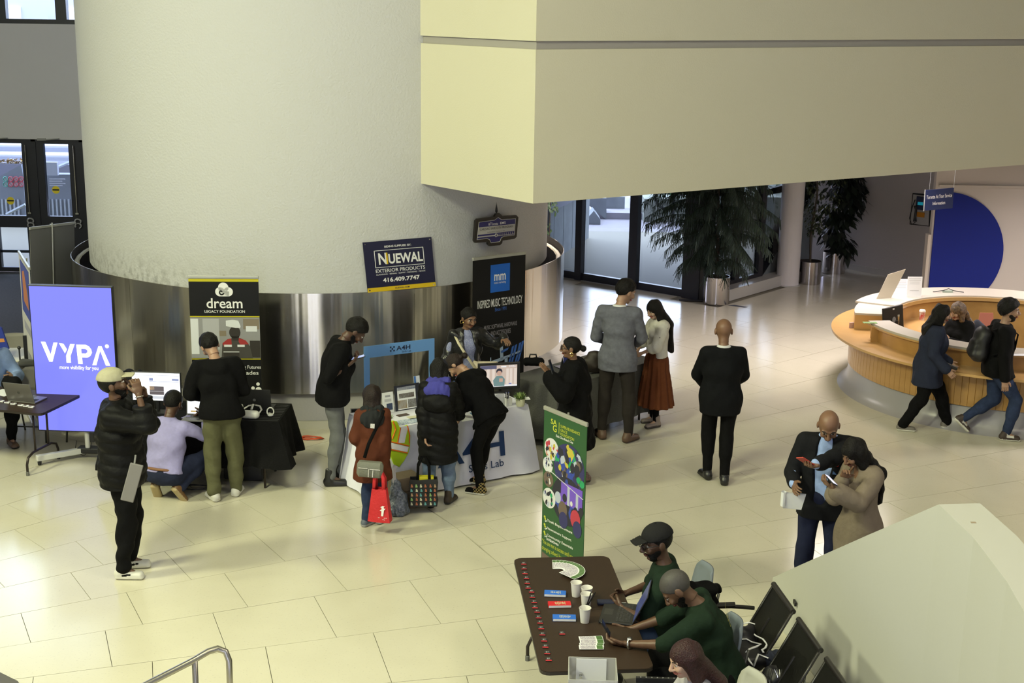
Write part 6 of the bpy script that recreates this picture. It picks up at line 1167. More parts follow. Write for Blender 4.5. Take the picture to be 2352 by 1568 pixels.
# fans of leaflets
lf = [mat('leaf_green_print', (.08, .17, .05), .55), paper, mat('leaf_photo_mix', (.20, .17, .28), .6, noise=(180, 1, (.75, .72, .75)))]
def leaf(t, x, y, a, z, l=.16, w=.055):
    mb = MB(); mb.T = RZ((x, y, z), a); mb.box(-w/2, w/2, 0, l, 0, .0016, 1); mb.quad((-w/2+.002, l-.045, .0019), (w/2-.002, l-.045, .0019), (w/2-.002, l-.004, .0019), (-w/2+.002, l-.004, .0019), 0); mb.quad((-w/2+.003, .008, .0019), (w/2-.003, .008, .0019), (w/2-.003, l-.055, .0019), (-w/2+.003, l-.055, .0019), 2)
    return mb
c = on(1278, 1313)
for i in range(17):
    a = radians(0 - i*8.6); o = Vector((.055*-sin(a), .055*cos(a), 0)); t = leaf(None, c.x + o.x, c.y + o.y, a, c.z + .0005 + i*.0013, .165).build('leaflet', [lf[0], lf[1], lf[2]]); tag(t, '%s green and white leaflet clockwise in the large fan on the brown table' % ORD[i], 'leaflet', 'leaflets in the large fan')
for i, (a, b, r_) in enumerate(((1330, 1466, -84), (1332, 1474, -87), (1331, 1482, -90), (1330, 1488, -88))):
    p = on(a, b); t = leaf(None, p.x, p.y, radians(r_), p.z + i*.0018, .165, .058).build('leaflet', [lf[0], lf[1], lf[2]]); tag(t, '%s green and white leaflet towards the camera in the pile by the seated man' % ORD[i], 'leaflet', 'leaflets in the small pile')
# laptop
def laptop(name, label, p, rz, w=.34, d=.235, ang=105, body=None, lid=None, scr=None, logo=None, z0=.0, keys=True):
    t = thing(name, label, 'laptop', tuple(p), rz); body = body or mat('laptop_black', (.018, .018, .019), .45); lid = lid or body
    MB().box(-w/2, w/2, -d/2, d/2, z0, z0+.016, bev=.004).build('base', body, t); a = radians(ang-90); mb = MB(); mb.T = Matrix.Translation((0, d/2-.005, z0+.016)) @ Matrix.Rotation(-a, 4, 'X'); mb.box(-w/2, w/2, 0, .007, 0, d, bev=.002); mb.build('lid', lid, t)
    mb = MB(); mb.T = Matrix.Translation((0, d/2-.005, z0+.016)) @ Matrix.Rotation(-a, 4, 'X'); mb.box(-w/2+.010, w/2-.010, -.001, 0, .012, d-.010); mb.build('screen', scr or mat('screen_off', (.006, .007, .008), .15), t)
    if logo: mb = MB(); mb.T = Matrix.Translation((0, d/2-.005, z0+.016)) @ Matrix.Rotation(-a, 4, 'X'); mb.tube([(0, .007, d*.5), (0, .0085, d*.5)], .016, 14); mb.build('logo', logo, t)
    if keys:
        mb = MB()
        for r_ in range(5):
            for c_ in range(13): mb.box(-w*.42 + c_*w*.065, -w*.42 + c_*w*.065 + w*.054, -d*.02 + r_*.021, -d*.02 + r_*.021 + .017, z0+.016, z0+.018)
        mb.build('keys', mat('key_dark', (.035, .035, .036), .5), t)['kind'] = 'stuff'
        MB().box(-.05, .05, -d*.42, -d*.16, z0+.016, z0+.0165).build('touchpad', mat('pad_dark', (.03, .03, .03), .35), t)
    return t
rr = random.Random(5); p = on(1418, 1408); 
scrm = mat('screen_night_photo', (.004, .004, .010), .3, noise=(40, 1, (.03, .04, .14)), emit=((.03, .045, .13), .8))
laptop('laptop', 'open black laptop with a dark blue photo on its screen, facing the seated men', on(1420, 1411), radians(-101), .34, .24, 115, scr=scrm)
t = thing('power_bank', 'dark navy power bank with white cable beside the laptop', 'power bank', tuple(on(1391, 1386)), radians(2)); MB().box(-.062, .062, -.032, .032, 0, .022, bev=.006).build('case', mat('pb_navy', (.012, .016, .045), .45), t, smooth=True); MB().tube([(.06, .0, .012), (.085, .004, .012), (.11, .0, .008), (.15, -.005, .01)], .003, 6).tube([(.06, -.012, .012), (.09, -.02, .008), (.10, -.035, .006)], .003, 6).build('cable', white_p, t, smooth='all')
# second table, acrylic box, black crate, at the bottom edge
folding_table('folding_table', 'brown folding table nearest the camera under the clear box and black rack', (1.05, 6.93, 0), TR + radians(1), 1.83, .75)
wbox = mat('frosted_acrylic', (.62, .62, .60), .35, alpha=.55); t = thing('ballot_box', 'frosted white open-topped acrylic box with a lock, at the bottom edge', 'box', (.53, 7.62, .745), radians(-2)); s_ = .15; h_ = .25
for a, b, c, d, n_ in ((-s_, s_, -s_, -s_+.005, 'front_panel'), (-s_, s_, s_-.005, s_, 'back_panel'), (-s_, -s_+.005, -s_, s_, 'side_panel'), (s_-.005, s_, -s_, s_, 'side_panel')): MB().box(a, b, c, d, 0, h_).build(n_, wbox, t)
MB().box(-s_, s_, -s_, s_, 0, .005).build('bottom_panel', wbox, t); MB().box(-.10, .09, s_-.012, s_-.008, .02, h_-.008).build('paper_sheet', paper, t); MB().tube([(-.07, s_-.02, .13), (-.07, s_-.045, .13)], .009, 10).box(-.078, -.062, s_-.03, s_-.012, .125, .15).build('lock', chrome, t)
t = thing('equipment_case', 'black rack case with two slots beside the clear box', 'case', (.98, 7.62, .745), radians(-2)); MB().box(-.17, .17, -.16, .16, 0, .085, bev=.008).build('case_body', mat('case_black', (.016, .016, .017), .4), t)
MB().box(-.17, .17, .135, .16, .085, .115).build('rear_lip', mat('case_black', (.016, .016, .017), .4), t); mb = MB(); [mb.box(x, x+.10, .07, .085, .085, .088) for x in (-.13, .02)]; mb.build('slot', mat('void_black', (.002, .002, .002), .6), t); mb = MB(); [mb.box(x, x+.05, .02, .032, .085, .10) for x in (-.14, .02)]; mb.build('latch', chrome, t)
mb = MB(); [mb.tube([(-.14 + i*.035, .147, .115), (-.14 + i*.035, .147, .118)], .005, 6) for i in range(8)]; mb.build('screw', grey_p, t)['kind'] = 'stuff'
# ================================================================ CHAIRS
def shell_chair(label, loc, rz, m, legm, name='chair', h=.80, group=None):
    t = thing(name, label, 'chair', loc, rz, group); n = 9; vs = []; fs = []
    prof = [(-.20, .43), (-.10, .425), (.05, .43), (.17, .445)]           # seat, back to front along y
    for (y, z) in prof:
        for k in range(n): u = -1 + 2*k/(n-1); vs.append((.21*u, y, z + .02*u*u))
    for i in range(3):
        for k in range(n-1): fs.append((i*n+k, i*n+k+1, (i+1)*n+k+1, (i+1)*n+k))
    mb = MB(); mb._add(vs, fs); o = mb.build('seat', m, t, smooth='all'); md = o.modifiers.new('s', 'SOLIDIFY'); md.thickness = .018
    vs = []; fs = []; R_ = 7
    for i in range(R_):
        v = i/(R_-1); z = .50 + (h-.50)*v; wv = .215*sqrt(max(.05, 1 - max(0, (v-.55)/.5)**2.4*.75))
        for k in range(n): u = -1 + 2*k/(n-1); vs.append((wv*u, -.21 - .06*v + .045*u*u, z))
    for i in range(R_-1):
        for k in range(n-1): fs.append((i*n+k, i*n+k+1, (i+1)*n+k+1, (i+1)*n+k))
    mb = MB(); mb._add(vs, fs); o = mb.build('backrest', m, t, smooth='all'); md = o.modifiers.new('s', 'SOLIDIFY'); md.thickness = .018
    for sx in (-1, 1):
        MB().tube([(sx*.21, .19, 0), (sx*.19, .12, .42), (sx*.19, -.16, .43)], .011, 7).build('leg', legm, t, smooth='all'); MB().tube([(sx*.21, -.26, 0), (sx*.19, -.10, .42), (sx*.20, -.24, .52), (sx*.19, -.27, h-.14)], .011, 7).build('leg', legm, t, smooth='all')
    MB().tube([(-.205, .16, .18), (.205, .16, .18)], .008, 6).build('stretcher', legm, t); return t
tanp = mat('chair_beige', (.20, .19, .165), .55); bgrey = mat('chair_blue_grey', (.17, .20, .24), .5); lgd = mat('chair_leg_grey', (.10, .10, .09), .4, .6)
a = AT(28, 800, 16.4); shell_chair('beige folding chair behind the blue shirted person at the left edge', (a.x, 16.4, 0), radians(195), tanp, lgd, 'folding_chair')
a = AT(70, 880, 14.9); shell_chair('beige folding chair just behind the silver laptop', (a.x, 14.9, 0), radians(178), tanp, lgd, 'folding_chair', .78)
a = AT(118, 960, 14.75); shell_chair('dark legged folding chair behind the blue screen stand', (a.x+.35, 14.95, 0), radians(186), tanp, lgd, 'folding_chair', .72)
a = G(1020, 850, .80); shell_chair('grey plastic chair behind the white table by the leather jacket woman', (a.x-.1, a.y + .15, 0), radians(150), mat('chair_pale_grey', (.17, .18, .19), .6), lgd, 'plastic_chair')
shell_chair('blue grey plastic chair under the man in the black cap', (1.30, 9.62, 0), radians(-262+0), bgrey, lgd, 'plastic_chair', .80); shell_chair('blue grey plastic chair under the man with the greying head', (1.38, 8.72, 0), radians(-264), bgrey, lgd, 'plastic_chair', .80)
shell_chair('pale plastic chair behind the auburn haired woman', (1.38, 7.80, 0), radians(-256), mat('chair_off_white', (.42, .42, .38), .5), lgd, 'plastic_chair', .84)
# ---- beam seating along the stair wall
meshm = mat('black_perforated_mesh', (.006, .006, .005), .6, alpha=.88, spec=.2); bm_ = mat('bench_black_tube', (.016, .014, .013), .35)
D_ = Vector((.115, -1.0, 0)).normalized(); Nn = Vector((-1, -.115, 0)).normalized(); T0 = Vector((1.955, 9.23, 0)); proto = None
for i in range(4):
    org = T0 + D_*(.585*i); lab = ['black mesh bench seat farthest along the stair wall', 'second black mesh bench seat, with the dark bundle on it', 'third black mesh bench seat from the far end, cut by the bottom edge', 'nearest black mesh bench seat, mostly below the bottom edge'][i]
    if proto is None:
        t = proto = thing('beam_seat', lab, 'seat', tuple(org), 0, 'black mesh seats along the stair wall'); L_ = .45; O = Vector((0, 0, 0))
        def pt(u, n_, z): return D_*u + Nn*n_ + Vector((0, 0, z))
        MB().tube([pt(-.01, 0, .85), pt(L_+.01, 0, .85)], .020, 10).build('top_bar', bm_, t, smooth=True)
        for nm, a, b in (('back_panel', (0, .85), (.22, .44)), ('seat_panel', (.22, .44), (.66, .43))): MB().slab([pt(0, a[0], a[1]), pt(L_, a[0], a[1]), pt(L_, b[0], b[1]), pt(0, b[0], b[1])], (0, 0, .006)).build(nm, meshm, t)
        for u in (0, L_): MB().tube([pt(u, 0, .85), pt(u, .12, .62), pt(u, .22, .44), pt(u, .66, .43)], .012, 7).build('side_rail', bm_, t, smooth='all')
        MB().tube([pt(.22, .09, .69), pt(.22, .20, .47)], .010, 6).build('cross_brace', bm_, t)
    else: dup(proto, org, 0, lab)
t = thing('bench_base', 'black beam and armrest carrying the mesh seats', 'bench base', tuple(T0)); MB().tube([D_*-.05 + Nn*.40 + Vector((0, 0, .38)), D_*2.3 + Nn*.40 + Vector((0, 0, .38))], .03, 8).build('beam', bm_, t)
for u in (.1, 2.1): MB().tube([D_*u + Nn*.40 + Vector((0, 0, .38)), D_*u + Nn*.40 + Vector((0, 0, .03))], .022, 8).build('leg', bm_, t); MB().tube([D_*u + Nn*.12 + Vector((0, 0, .02)), D_*u + Nn*.66 + Vector((0, 0, .02))], .02, 8).build('foot', bm_, t)
MB().tube([D_*-.06 + Nn*n_ + Vector((0, 0, z)) for n_, z in ((.12, .64), (.30, .66), (.58, .66), (.645, .65), (.67, .60), (.67, .42), (.40, .38))], .016, 8).build('armrest', bm_, t, smooth='all'); MB().tube([D_*-.06 + Nn*n_ + Vector((0, 0, .672)) for n_ in (.27, .60)], .022, 8).build('arm_pad', bm_, t)
# ---- coats and bags there
def lump(name, label, cat, L, prims, m, amp=.012, f_=26, res=.013, cuts=(), group=None):
    t = thing(name, label, cat, tuple(L)); s = SDF()
    for a, b, ra, rb in prims: s.cap(a, b, ra, rb, k=.03)
    V, F = surfnet(s, res, cuts, wrinkle(len(label), amp, f_)); mesh_np('folds', [(V, F, 0)], [m], t); return t
p = G(1610, 1340, .84); lump('draped_coat', 'black coat draped over the chair back behind the cap man', 'coat', (p.x, p.y, 0), [((-.08, -.02, .80), (.07, .04, .78), (.09, .06), (.08, .05)), ((-.03, 0, .78), (.0, .02, .42), (.12, .07), (.14, .09)), ((.02, 0, .75), (.10, .03, .68), .06, .05), ((.13, .05, .80), (.15, .06, .76), .035, .03), ((0, 0, .45), (.02, -.02, .20), (.13, .08), (.10, .06))], blk)
plb = mat('bin_bag_gloss', (.012, .011, .011), .22); p = G(1660, 1430, .68); lump('black_plastic_bag', 'shiny black plastic bag heaped on the bench end', 'bag', (p.x, p.y-.05, 0), [((0, 0, .46), (.02, 0, .60), (.16, .13), (.09, .08)), ((.05, -.20, .44), (.08, -.40, .44), (.13, .09), (.12, .09)), ((.0, -.1, .52), (.05, -.3, .50), (.10, .08), (.09, .08))], plb, .016, 34)
lj = lump('striped_track_jacket', 'black sports jacket with white piping lying on the far bench seat', 'jacket', (1.66, 8.98, 0), [((.05, .06, .50), (-.02, -.10, .50), (.13, .05), (.15, .07)), ((-.0, -.10, .50), (.05, -.30, .49), (.15, .07), (.14, .06)), ((.10, .10, .55), (.05, .0, .56), .05, .06)], mat('track_black', (.010, .010, .013), .5), .010)
for pts in ([(1694, 1440), (1702, 1433), (1720, 1429), (1735, 1433)], [(1697, 1468), (1715, 1467), (1727, 1474), (1748, 1479), (1738, 1484), (1722, 1490), (1713, 1499)], [(1723, 1441), (1727, 1452), (1737, 1460), (1752, 1467), (1762, 1479), (1758, 1487), (1750, 1492), (1754, 1498)], [(1711, 1500), (1722, 1518), (1731, 1529), (1742, 1502), (1765, 1511)]):
    MB().tube([G(a, b, .575 - .00045*max(0, b-1470)) - Vector((1.66, 8.98, 0)) for a, b in pts], .0085, 6, flat=.5).build('white_piping', pw_, lj, smooth='all')
lump('navy_bundle', 'dark navy knitted bundle on the second bench seat', 'clothing', tuple(G(1800, 1512, .52)[:2]) + (0,), [((-.07, 0, .50), (.08, 0, .49), (.08, .07), (.09, .07)), ((0, -.05, .47), (.02, -.1, .46), .09, .08)], mat('knit_navy', (.012, .015, .032), .9), .012, 40)
t = thing('mesh_bag', 'black bag with shiny silver cords under the navy bundle', 'bag', tuple(G(1800, 1556, .48)[:2]) + (.44,)); s = SDF(); s.cap((-.08, 0, .05), (.08, 0, .05), (.09, .07), k=.02); V, F = surfnet(s, .013, (), wrinkle(8, .008, 30)); mesh_np('bag_body', [(V, F, 0)], [mat('track_black', (.01, .01, .013), .5)], t)
rr = random.Random(8); mb = MB()
for i in range(16): x = -.13 + i*.017; mb.tube([(x, -.05, .13), (x + rr.uniform(-.02, .02), -.08, .09), (x + rr.uniform(-.03, .03), -.10, .03)], .003, 4)
mb.build('silver_cords', silver, t)['kind'] = 'stuff'
# ================================================================ LEFT TABLE
lt = RZ((-4.89, 13.46, 0), radians(-15)); c = lt @ Vector((-.915, .375, 0)); folding_table('folding_table', 'brown folding table at the left edge with a silver laptop and small cards', (c.x, c.y, 0), radians(-15))
silv = mat('laptop_silver', (.30, .29, .27), .35, .7); laptop('laptop', 'open silver laptop seen from behind on the left table', tuple(G(64, 918, .742)), radians(165), .33, .23, 108, silv, silv, logo=mat('logo_dark', (.15, .15, .14), .3, .5))
for i, (a, b) in enumerate(((3, 922), (17, 925), (31, 928), (48, 931), (60, 933), (72, 935))):
    p = G(a, b, .742); o = MB().box(-.028, .028, -.017, .017, 0, .012).box(-.026, .006, -.015, .012, .012, .0125, 1).build('name_card', [paper, mat('card_purple', (.10, .06, .12), .6)]); o.location = p; o.rotation_euler = (0, 0, radians(-12)); tag(o, '%s small white card from the picture edge along the front of the left table' % ORD[i], 'card', 'small cards on the left table')
t = thing('power_adapter', 'small black adapter in front of the silver laptop', 'adapter', tuple(G(57, 914, .742)), radians(-20)); MB().box(-.045, .045, -.02, .02, 0, .025, bev=.005).build('brick', black, t); MB().tube([(-.04, 0, .012), (-.12, .03, .006), (-.16, .06, .006)], .004, 5).build('cable', black, t)
t = thing('white_papers', 'white papers on the left table at the picture edge', 'papers', tuple(G(8, 902, .742)), radians(-30)); MB().box(-.12, .12, -.09, .09, 0, .004).build('sheet', paper, t)
p = G(25, 900, .742); lump('black_bag_on_table', 'soft black bag beside the silver laptop on the left table', 'bag', (p.x, p.y, .742), [((-.02, 0, .10), (.05, 0, .09), (.08, .07), (.09, .07))], blk, .005)
t = thing('white_side_table', 'white side table behind the beige chairs', 'table', (AT(60, 850, 15.9).x, 15.9, 0), radians(5)); MB().box(-.75, .65, -.3, .3, .70, .73, bev=.008).build('tabletop', mat('cream_top', (.60, .58, .50), .5), t)
for sx in (-.68, .58):
    for sy in (-.25, .25): MB().tube([(sx, sy, 0), (sx, sy, .70)], .014, 7).build('leg', lgd, t)
p = G(68, 838, .76); lump('grey_bag', 'flat dark grey bag on the white side table', 'bag', (p.x, p.y, .73), [((-.08, 0, .05), (.12, 0, .05), (.09, .05), (.07, .04))], mat('bag_grey', (.06, .06, .055), .7), .004)
t = thing('tablet_stand', 'black upright screen standing on the white side table', 'screen', tuple(G(72, 826, .73)), radians(8)); MB().box(-.08, .06, 0, .02, 0, .30, bev=.004).build('screen_body', black, t); MB().box(-.06, .04, -.03, .06, 0, .01).build('foot', black, t)
t = thing('microphone_stand', 'small black tripod with gadget on the white side table', 'tripod', tuple(G(47, 840, .73))); MB().tube([(0, 0, 0), (0, 0, .20)], .010, 6).build('stem', black, t); MB().sphere((0, 0, .22), .022, 10).build('head', black, t, smooth=True); MB().lathe([(.04, 0), (.035, .01), (.01, .015)], n=12).build('base', black, t)
t = thing('blue_banner_flag', 'blue and orange cloth on the back of the chair at the left edge', 'cloth', tuple(AT(2, 790, 15.6))); MB().slab([(-.25, 0, -.12), (.09, 0, -.06), (.02, 0, .20), (-.25, 0, .32)], (0, .03, 0)).build('cloth', mat('flag_blue', (.02, .04, .30), .7), t); MB().slab([(-.2, -.003, .0), (.05, -.003, .03), (.04, -.003, .07), (-.2, -.003, .06)], (0, .003, 0)).build('orange_stripe', mat('flag_orange', (.6, .25, .08), .7), t)
# ================================================================ BLACK TABLE
bc = cloth_over('black_tablecloth', 'black ribbed tablecloth over the demonstration table by the cloud logo banner', (-3.27, 13.64, 0), radians(-2), 1.80, .66, mat('black_cloth', (.005, .005, .0055), .85, spec=.15, bump=(70, .4)), hem=.0, drops=[.22, .30, .25, .22], flare=.06, amp=.02, corner=.6)
mb = MB()
for i in range(11): mb.box(.45, .88, -.30 + i*.055, -.285 + i*.055, .7485, .750)
mb.build('woven_rib', mat('black_rib', (.022, .022, .023), .6), bc)
for sx in (-.7, .72):
    for sy in (-.26, .26): MB().tube([(sx, sy, 0), (sx, sy, .5)], .014, 7).build('table_leg', steel_dk, bc)
t = thing('monitor', 'wide monitor with a white web page behind the crouching man', 'monitor', tuple(G(362, 948, .75)), radians(-3)); k = 1/224
MB().box(-.26, .26, .0, .03, .13, .44, bev=.004).build('casing', black, t); ws = mat('screen_page_glow', (.5, .5, .5), .2, emit=((.86, .89, 1.0), 1.05)); MB().box(-.252, .252, -.002, 0, .137, .433).build('screen', ws, t)
MB().tube([(0, .03, .02), (0, .04, .25)], .02, 8).box(-.10, .10, -.06, .08, 0, .015).build('stand', black, t); gl = lambda n_, c_, s_=.8: mat(n_, tuple(x*.3 for x in c_), .3, emit=(c_, s_))
mb = MB(); F_ = lambda a, b, c_, d, mi: mb.quad((a, -.0035, c_), (b, -.0035, c_), (b, -.0035, d), (a, -.0035, d), mi); F_(-.07, -.03, .35, .38, 0); F_(.17, .24, .355, .375, 0); F_(-.07, .24, .34, .344, 0); F_(-.07, .08, .20, .29, 1); F_(-.07, -.02, .25, .29, 2); F_(-.25, .25, .405, .41, 3); F_(-.07, .08, .235, .24, 4); F_(-.11, -.08, .165, .19, 5); F_(-.06, .08, .155, .185, 3); F_(-.06, -.04, .16, .18, 1); mb.build('page_content', [gl('pg_blue', (.25, .3, .55)), gl('pg_dark', (.12, .10, .12)), gl('pg_orange', (.65, .45, .25)), gl('pg_greyblue', (.6, .63, .75)), gl('pg_white', (.9, .9, .95)), gl('pg_gold', (.55, .35, .08))], t)
t = laptop('laptop', 'small laptop with a bright white page facing the crouching man', tuple(G(452, 962, .742)), radians(-3), .27, .20, 100, grey_p, grey_p, scr=ws); mb = MB(); mb.T = Matrix.Translation((0, .095, .016)) @ Matrix.Rotation(-radians(10), 4, 'X'); F2 = lambda a, b, c_, d, mi: mb.quad((a, -.003, c_), (b, -.003, c_), (b, -.003, d), (a, -.003, d), mi); F2(-.09, -.03, .03, .042, 0); F2(.0, .12, .05, .10, 1); F2(.0, .12, .12, .125, 2); mb.build('page_content', [MATS['pg_gold'], MATS['pg_dark'], MATS['pg_blue']], t)
laptop('laptop', 'open black laptop with a pale round logo at the right of the black table', tuple(G(592, 937, .742)), radians(178), .35, .24, 100, logo=mat('logo_silver', (.5, .5, .5), .3, .8))
hw_ = mat('headset_white', (.66, .66, .62), .35); p = G(575, 962, .745); t = thing('vr_headset', 'white virtual reality headset on the black table', 'headset', tuple(p), radians(-8)); s = SDF(); s.cap((-.055, 0, .05), (.055, 0, .05), (.045, .045), k=.02); V, F = surfnet(s, .008); mesh_np('visor', [(V, F, 0)], [hw_], t)
MB().tube([(-.085, .03, .06), (-.095, .08, .08), (-.06, .14, .10), (0, .16, .105), (.06, .14, .10), (.095, .08, .08), (.085, .03, .06)], .011, 8, flat=.5).build('head_strap', hw_, t, smooth='all'); MB().tube([(0, .04, .09), (0, .10, .13), (0, .15, .11)], .013, 8, flat=.4).build('top_strap', hw_, t, smooth='all')
first = None
for (a, b, r_, lab) in ((621, 957, 20, 'white hand controller on the black table, right of the headset'), (557, 950, -60, 'white hand controller partly behind the headset')):
    p = G(a, b, .745)
    t = thing('hand_controller', lab, 'controller', tuple(p), radians(r_)); MB().tube([(0, 0, .012), (0, .06, .016)], .016, 10).build('grip', hw_, t, smooth=True); MB().lathe([(.001, .02), (.030, .02), (.030, .034), (.001, .038)], (0, -.01, 0), 18).build('face_plate', hw_, t, smooth=True); MB().tube([(.035*cos(x), -.01 + .01*sin(x), .06 + .04*sin(x)) for x in np.linspace(-.9, 4.0, 14)], .007, 7).build('tracking_ring', hw_, t, smooth='all')
t = thing('drink_bottle', 'small dark bottle beside the black laptop', 'bottle', tuple(G(548, 948, .745))); MB().lathe([(.001, 0), (.022, 0), (.023, .10), (.010, .13), (.010, .15), (.001, .15)], n=14).build('bottle', mat('bottle_dark', (.03, .02, .02), .2), t, smooth=True)
p = G(310, 850, 1.0); lump('coat_on_chair', 'black coat hung on the chair behind the monitor', 'coat', (p.x, p.y - .25, 0), [((-.12, 0, 1.0), (.12, 0, .98), (.08, .07), (.09, .07)), ((-.10, 0, .9), (-.05, .0, .45), (.12, .09), (.14, .10)), ((.10, 0, .9), (.06, .0, .45), (.11, .08), (.12, .10)), ((.14, .0, 1.0), (.20, -.03, .93), .05, .04)], puff, .012)
a = G(448, 885, .80); shell_chair('dark chair behind the small white screen laptop', (a.x, a.y + .1, 0), radians(180), mat('chair_dark', (.05, .045, .04), .6), lgd, 'plastic_chair', .84)
# cables
def coil(label, c, r, n, m, name='cable_coil', w=.005, tail=None, seed=3):
    t = thing(name, label, 'cable', (c.x, c.y, 0)); rr = random.Random(seed); pts = []
    for i in range(n*10): a = i*.63; R_ = r*(.6 + .4*rr.random()); pts.append((R_*1.5*cos(a) + rr.uniform(-.01, .01), R_*.7*sin(a), .008 + .004*(i % 5)))
    if tail: pts = [tuple(x - Vector((c.x, c.y, 0))) for x in tail] + pts
    MB().tube(pts, w, 5).build('cable', m, t, smooth='all'); return t
orange = mat('orange_cable', (.55, .07, .02), .5); coil('orange extension cord looped on the floor beside the black table', G(715, 1008, 0), .10, 4, orange, 'extension_cord', .006, [G(640, 1004, .008), G(665, 1006, .008), G(690, 1004, .008)])
coil('black cables tangled on the floor beside the crouching man', G(455, 1122, 0), .12, 4, black, 'black_cables', .004, [G(430, 1095, .2), G(430, 1110, .01), G(440, 1120, .01)])
t = thing('equipment_box', 'black equipment boxes on the floor under the black tablecloth', 'box', tuple(G(575, 1108, 0))); MB().box(-.10, .12, .05, .30, 0, .22, bev=.01).box(-.30, -.12, .1, .3, 0, .14, bev=.01).build('box', mat('case_black', (.016, .016, .017), .4), t)
# ================================================================ WHITE TABLE WITH LETTERING
WR = radians(33.1); w0 = Vector((-1.33, 13.05)); wd = Vector((cos(WR), sin(WR))); wn_ = Vector((-wd.y, wd.x)); wc = w0 + wd*.905 + wn_*.34
wt = cloth_over('white_tablecloth', 'white fitted tablecloth with large dark blue lettering and smaller lettering below', (wc.x, wc.y, 0), WR, 1.81, .68, mat('white_cloth', (.76, .76, .88), .8, bump=(14, .15)), hem=.03, flare=.10, amp=.008, waves=16)
navl = mat('cloth_print_navy', (.006, .035, .13), .7); mb = MB(); yk = -.34 - .085
def wl(px, py, off=0): p = ONP(px, py, (w0 - wn_*.085), wd); v = Vector(p[:2]) - wc; return (v.dot(wd), p.z)
x_, z_ = wl(1158, 1045); a_, b_ = wl(1035, 1055)
lettering(mb, 'A4H', wl(1005, 1050)[0], wl(1160, 1040)[0], z_ + .0, z_ + .27, yk, .02); lettering(mb, 'Skills Lab', wl(1075, 1065)[0], wl(1155, 1060)[0], z_ - .11, z_ - .03, yk, .004)
mb.v = [(x, -(.34 + .006 + .10*(.745-z)/.715 + .018), z) for x, y, z in mb.v]; o = mb.build('lettering', navl, wt)
def wtop(px, py): return G(px, py, .75)
# framed photo prop
bl_f = mat('frame_sky_blue', (.13, .30, .62), .6); pF = Vector((w0 + wd*.2 + wn_*.95)); dF = Vector((cos(radians(30)), sin(radians(30))))
q1, q2_, q3, q4 = [ONP(*p, pF, dF) for p in ((836, 795), (998, 778), (1008, 860), (846, 905))]
t = thing('photo_frame_prop', 'large sky blue photo frame prop with dark lettering standing behind the white table', 'frame', (q4.x, q4.y, 0)); mb = Loc((q4.x, q4.y, 0)); dn = Vector((-dF.y, dF.x, 0))*.012
w_ = (Vector(q2_[:2]) - Vector(q1[:2])).length; ztop = (q1.z + q2_.z)/2; o0 = Vector((q1.x, q1.y, 0)); d3 = dF.to_3d(); zb = .72
def fr_(a, b, c_, d): mb.slab([o0 + d3*a + Vector((0, 0, c_)), o0 + d3*b + Vector((0, 0, c_)), o0 + d3*b + Vector((0, 0, d)), o0 + d3*a + Vector((0, 0, d))], dn)
fr_(0, w_, ztop-.13, ztop); fr_(0, .065, .0, ztop-.13); fr_(w_-.065, w_, .0, ztop-.13); fr_(.065, w_-.065, .0, .3); mb.build('board', bl_f, t)
mb = Loc((q4.x, q4.y, 0)); V, F = textmesh('A4H', .02); mn, mx_ = V.min(0), V.max(0)
def tf(s_, a, b, c_, d, bold=.0):
    V, F = textmesh(s_, bold); mn, mx_ = V.min(0), V.max(0); qn = (V-mn)/np.maximum(mx_-mn, 1e-6); mb._add([o0 + d3*(a + (b-a)*p[0]) + Vector((0, 0, c_ + (d-c_)*p[1])) - dn*.15 for p in qn], F)
tf('A4H', w_*.45, w_*.65, ztop-.085, ztop-.035, .02); tf('Skills Lab', w_*.53, w_*.66, ztop-.115, ztop-.095)
for i in range(3):
    for j in range(3):
        if (i+j) % 2 == 0: a = w_*.36 + i*.02; fr0 = ztop-.09 + j*.02; mb._add([o0 + d3*a + Vector((0, 0, fr0)) - dn*.15, o0 + d3*(a+.018) + Vector((0, 0, fr0)) - dn*.15, o0 + d3*(a+.018) + Vector((0, 0, fr0+.018)) - dn*.15, o0 + d3*a + Vector((0, 0, fr0+.018)) - dn*.15], [(0, 1, 2, 3)])
mb.build('lettering', mat('print_navy', (.008, .012, .05), .6), t)
# monitor with picture
t = thing('monitor', 'monitor showing a photo of a person in a green hoodie, on the white table', 'monitor', tuple(G(1150, 900, .75)), radians(14)); MB().box(-.26, .22, 0, .03, .03, .335, bev=.004).build('casing', black, t)
MB().box(-.235, .185, -.002, 0, .065, .31).build('screen', gl('ph_wood', (.60, .48, .42), .8), t); mb = MB(); F_ = lambda a, b, c_, d, mi, y_=-.004: mb.quad((a, y_, c_), (b, y_, c_), (b, y_, d), (a, y_, d), mi)
for i, x in enumerate((-.22, -.16, -.10, .06, .10, .15)): F_(x, x+.03, .09, .27, 0)
F_(-.235, -.05, .27, .31, 1); F_(.0, .06, .285, .30, 2); F_(-.235, .185, .065, .085, 2); flatpoly(mb, [(-.08, .07), (.04, .07), (.045, .15), (.01, .19), (-.05, .19), (-.09, .14)], -.005, 3); disc2(mb, -.02, .22, .028, -.0055, 4); disc2(mb, -.02, .24, .035, -.005, 5); F_(-.02, .02, .12, .16, 4, -.006); lettering(mb, 'COLL', .09, .17, .288, .308, -.005, .02, 2); F_(.09, .12, .09, .10, 6, -.005)
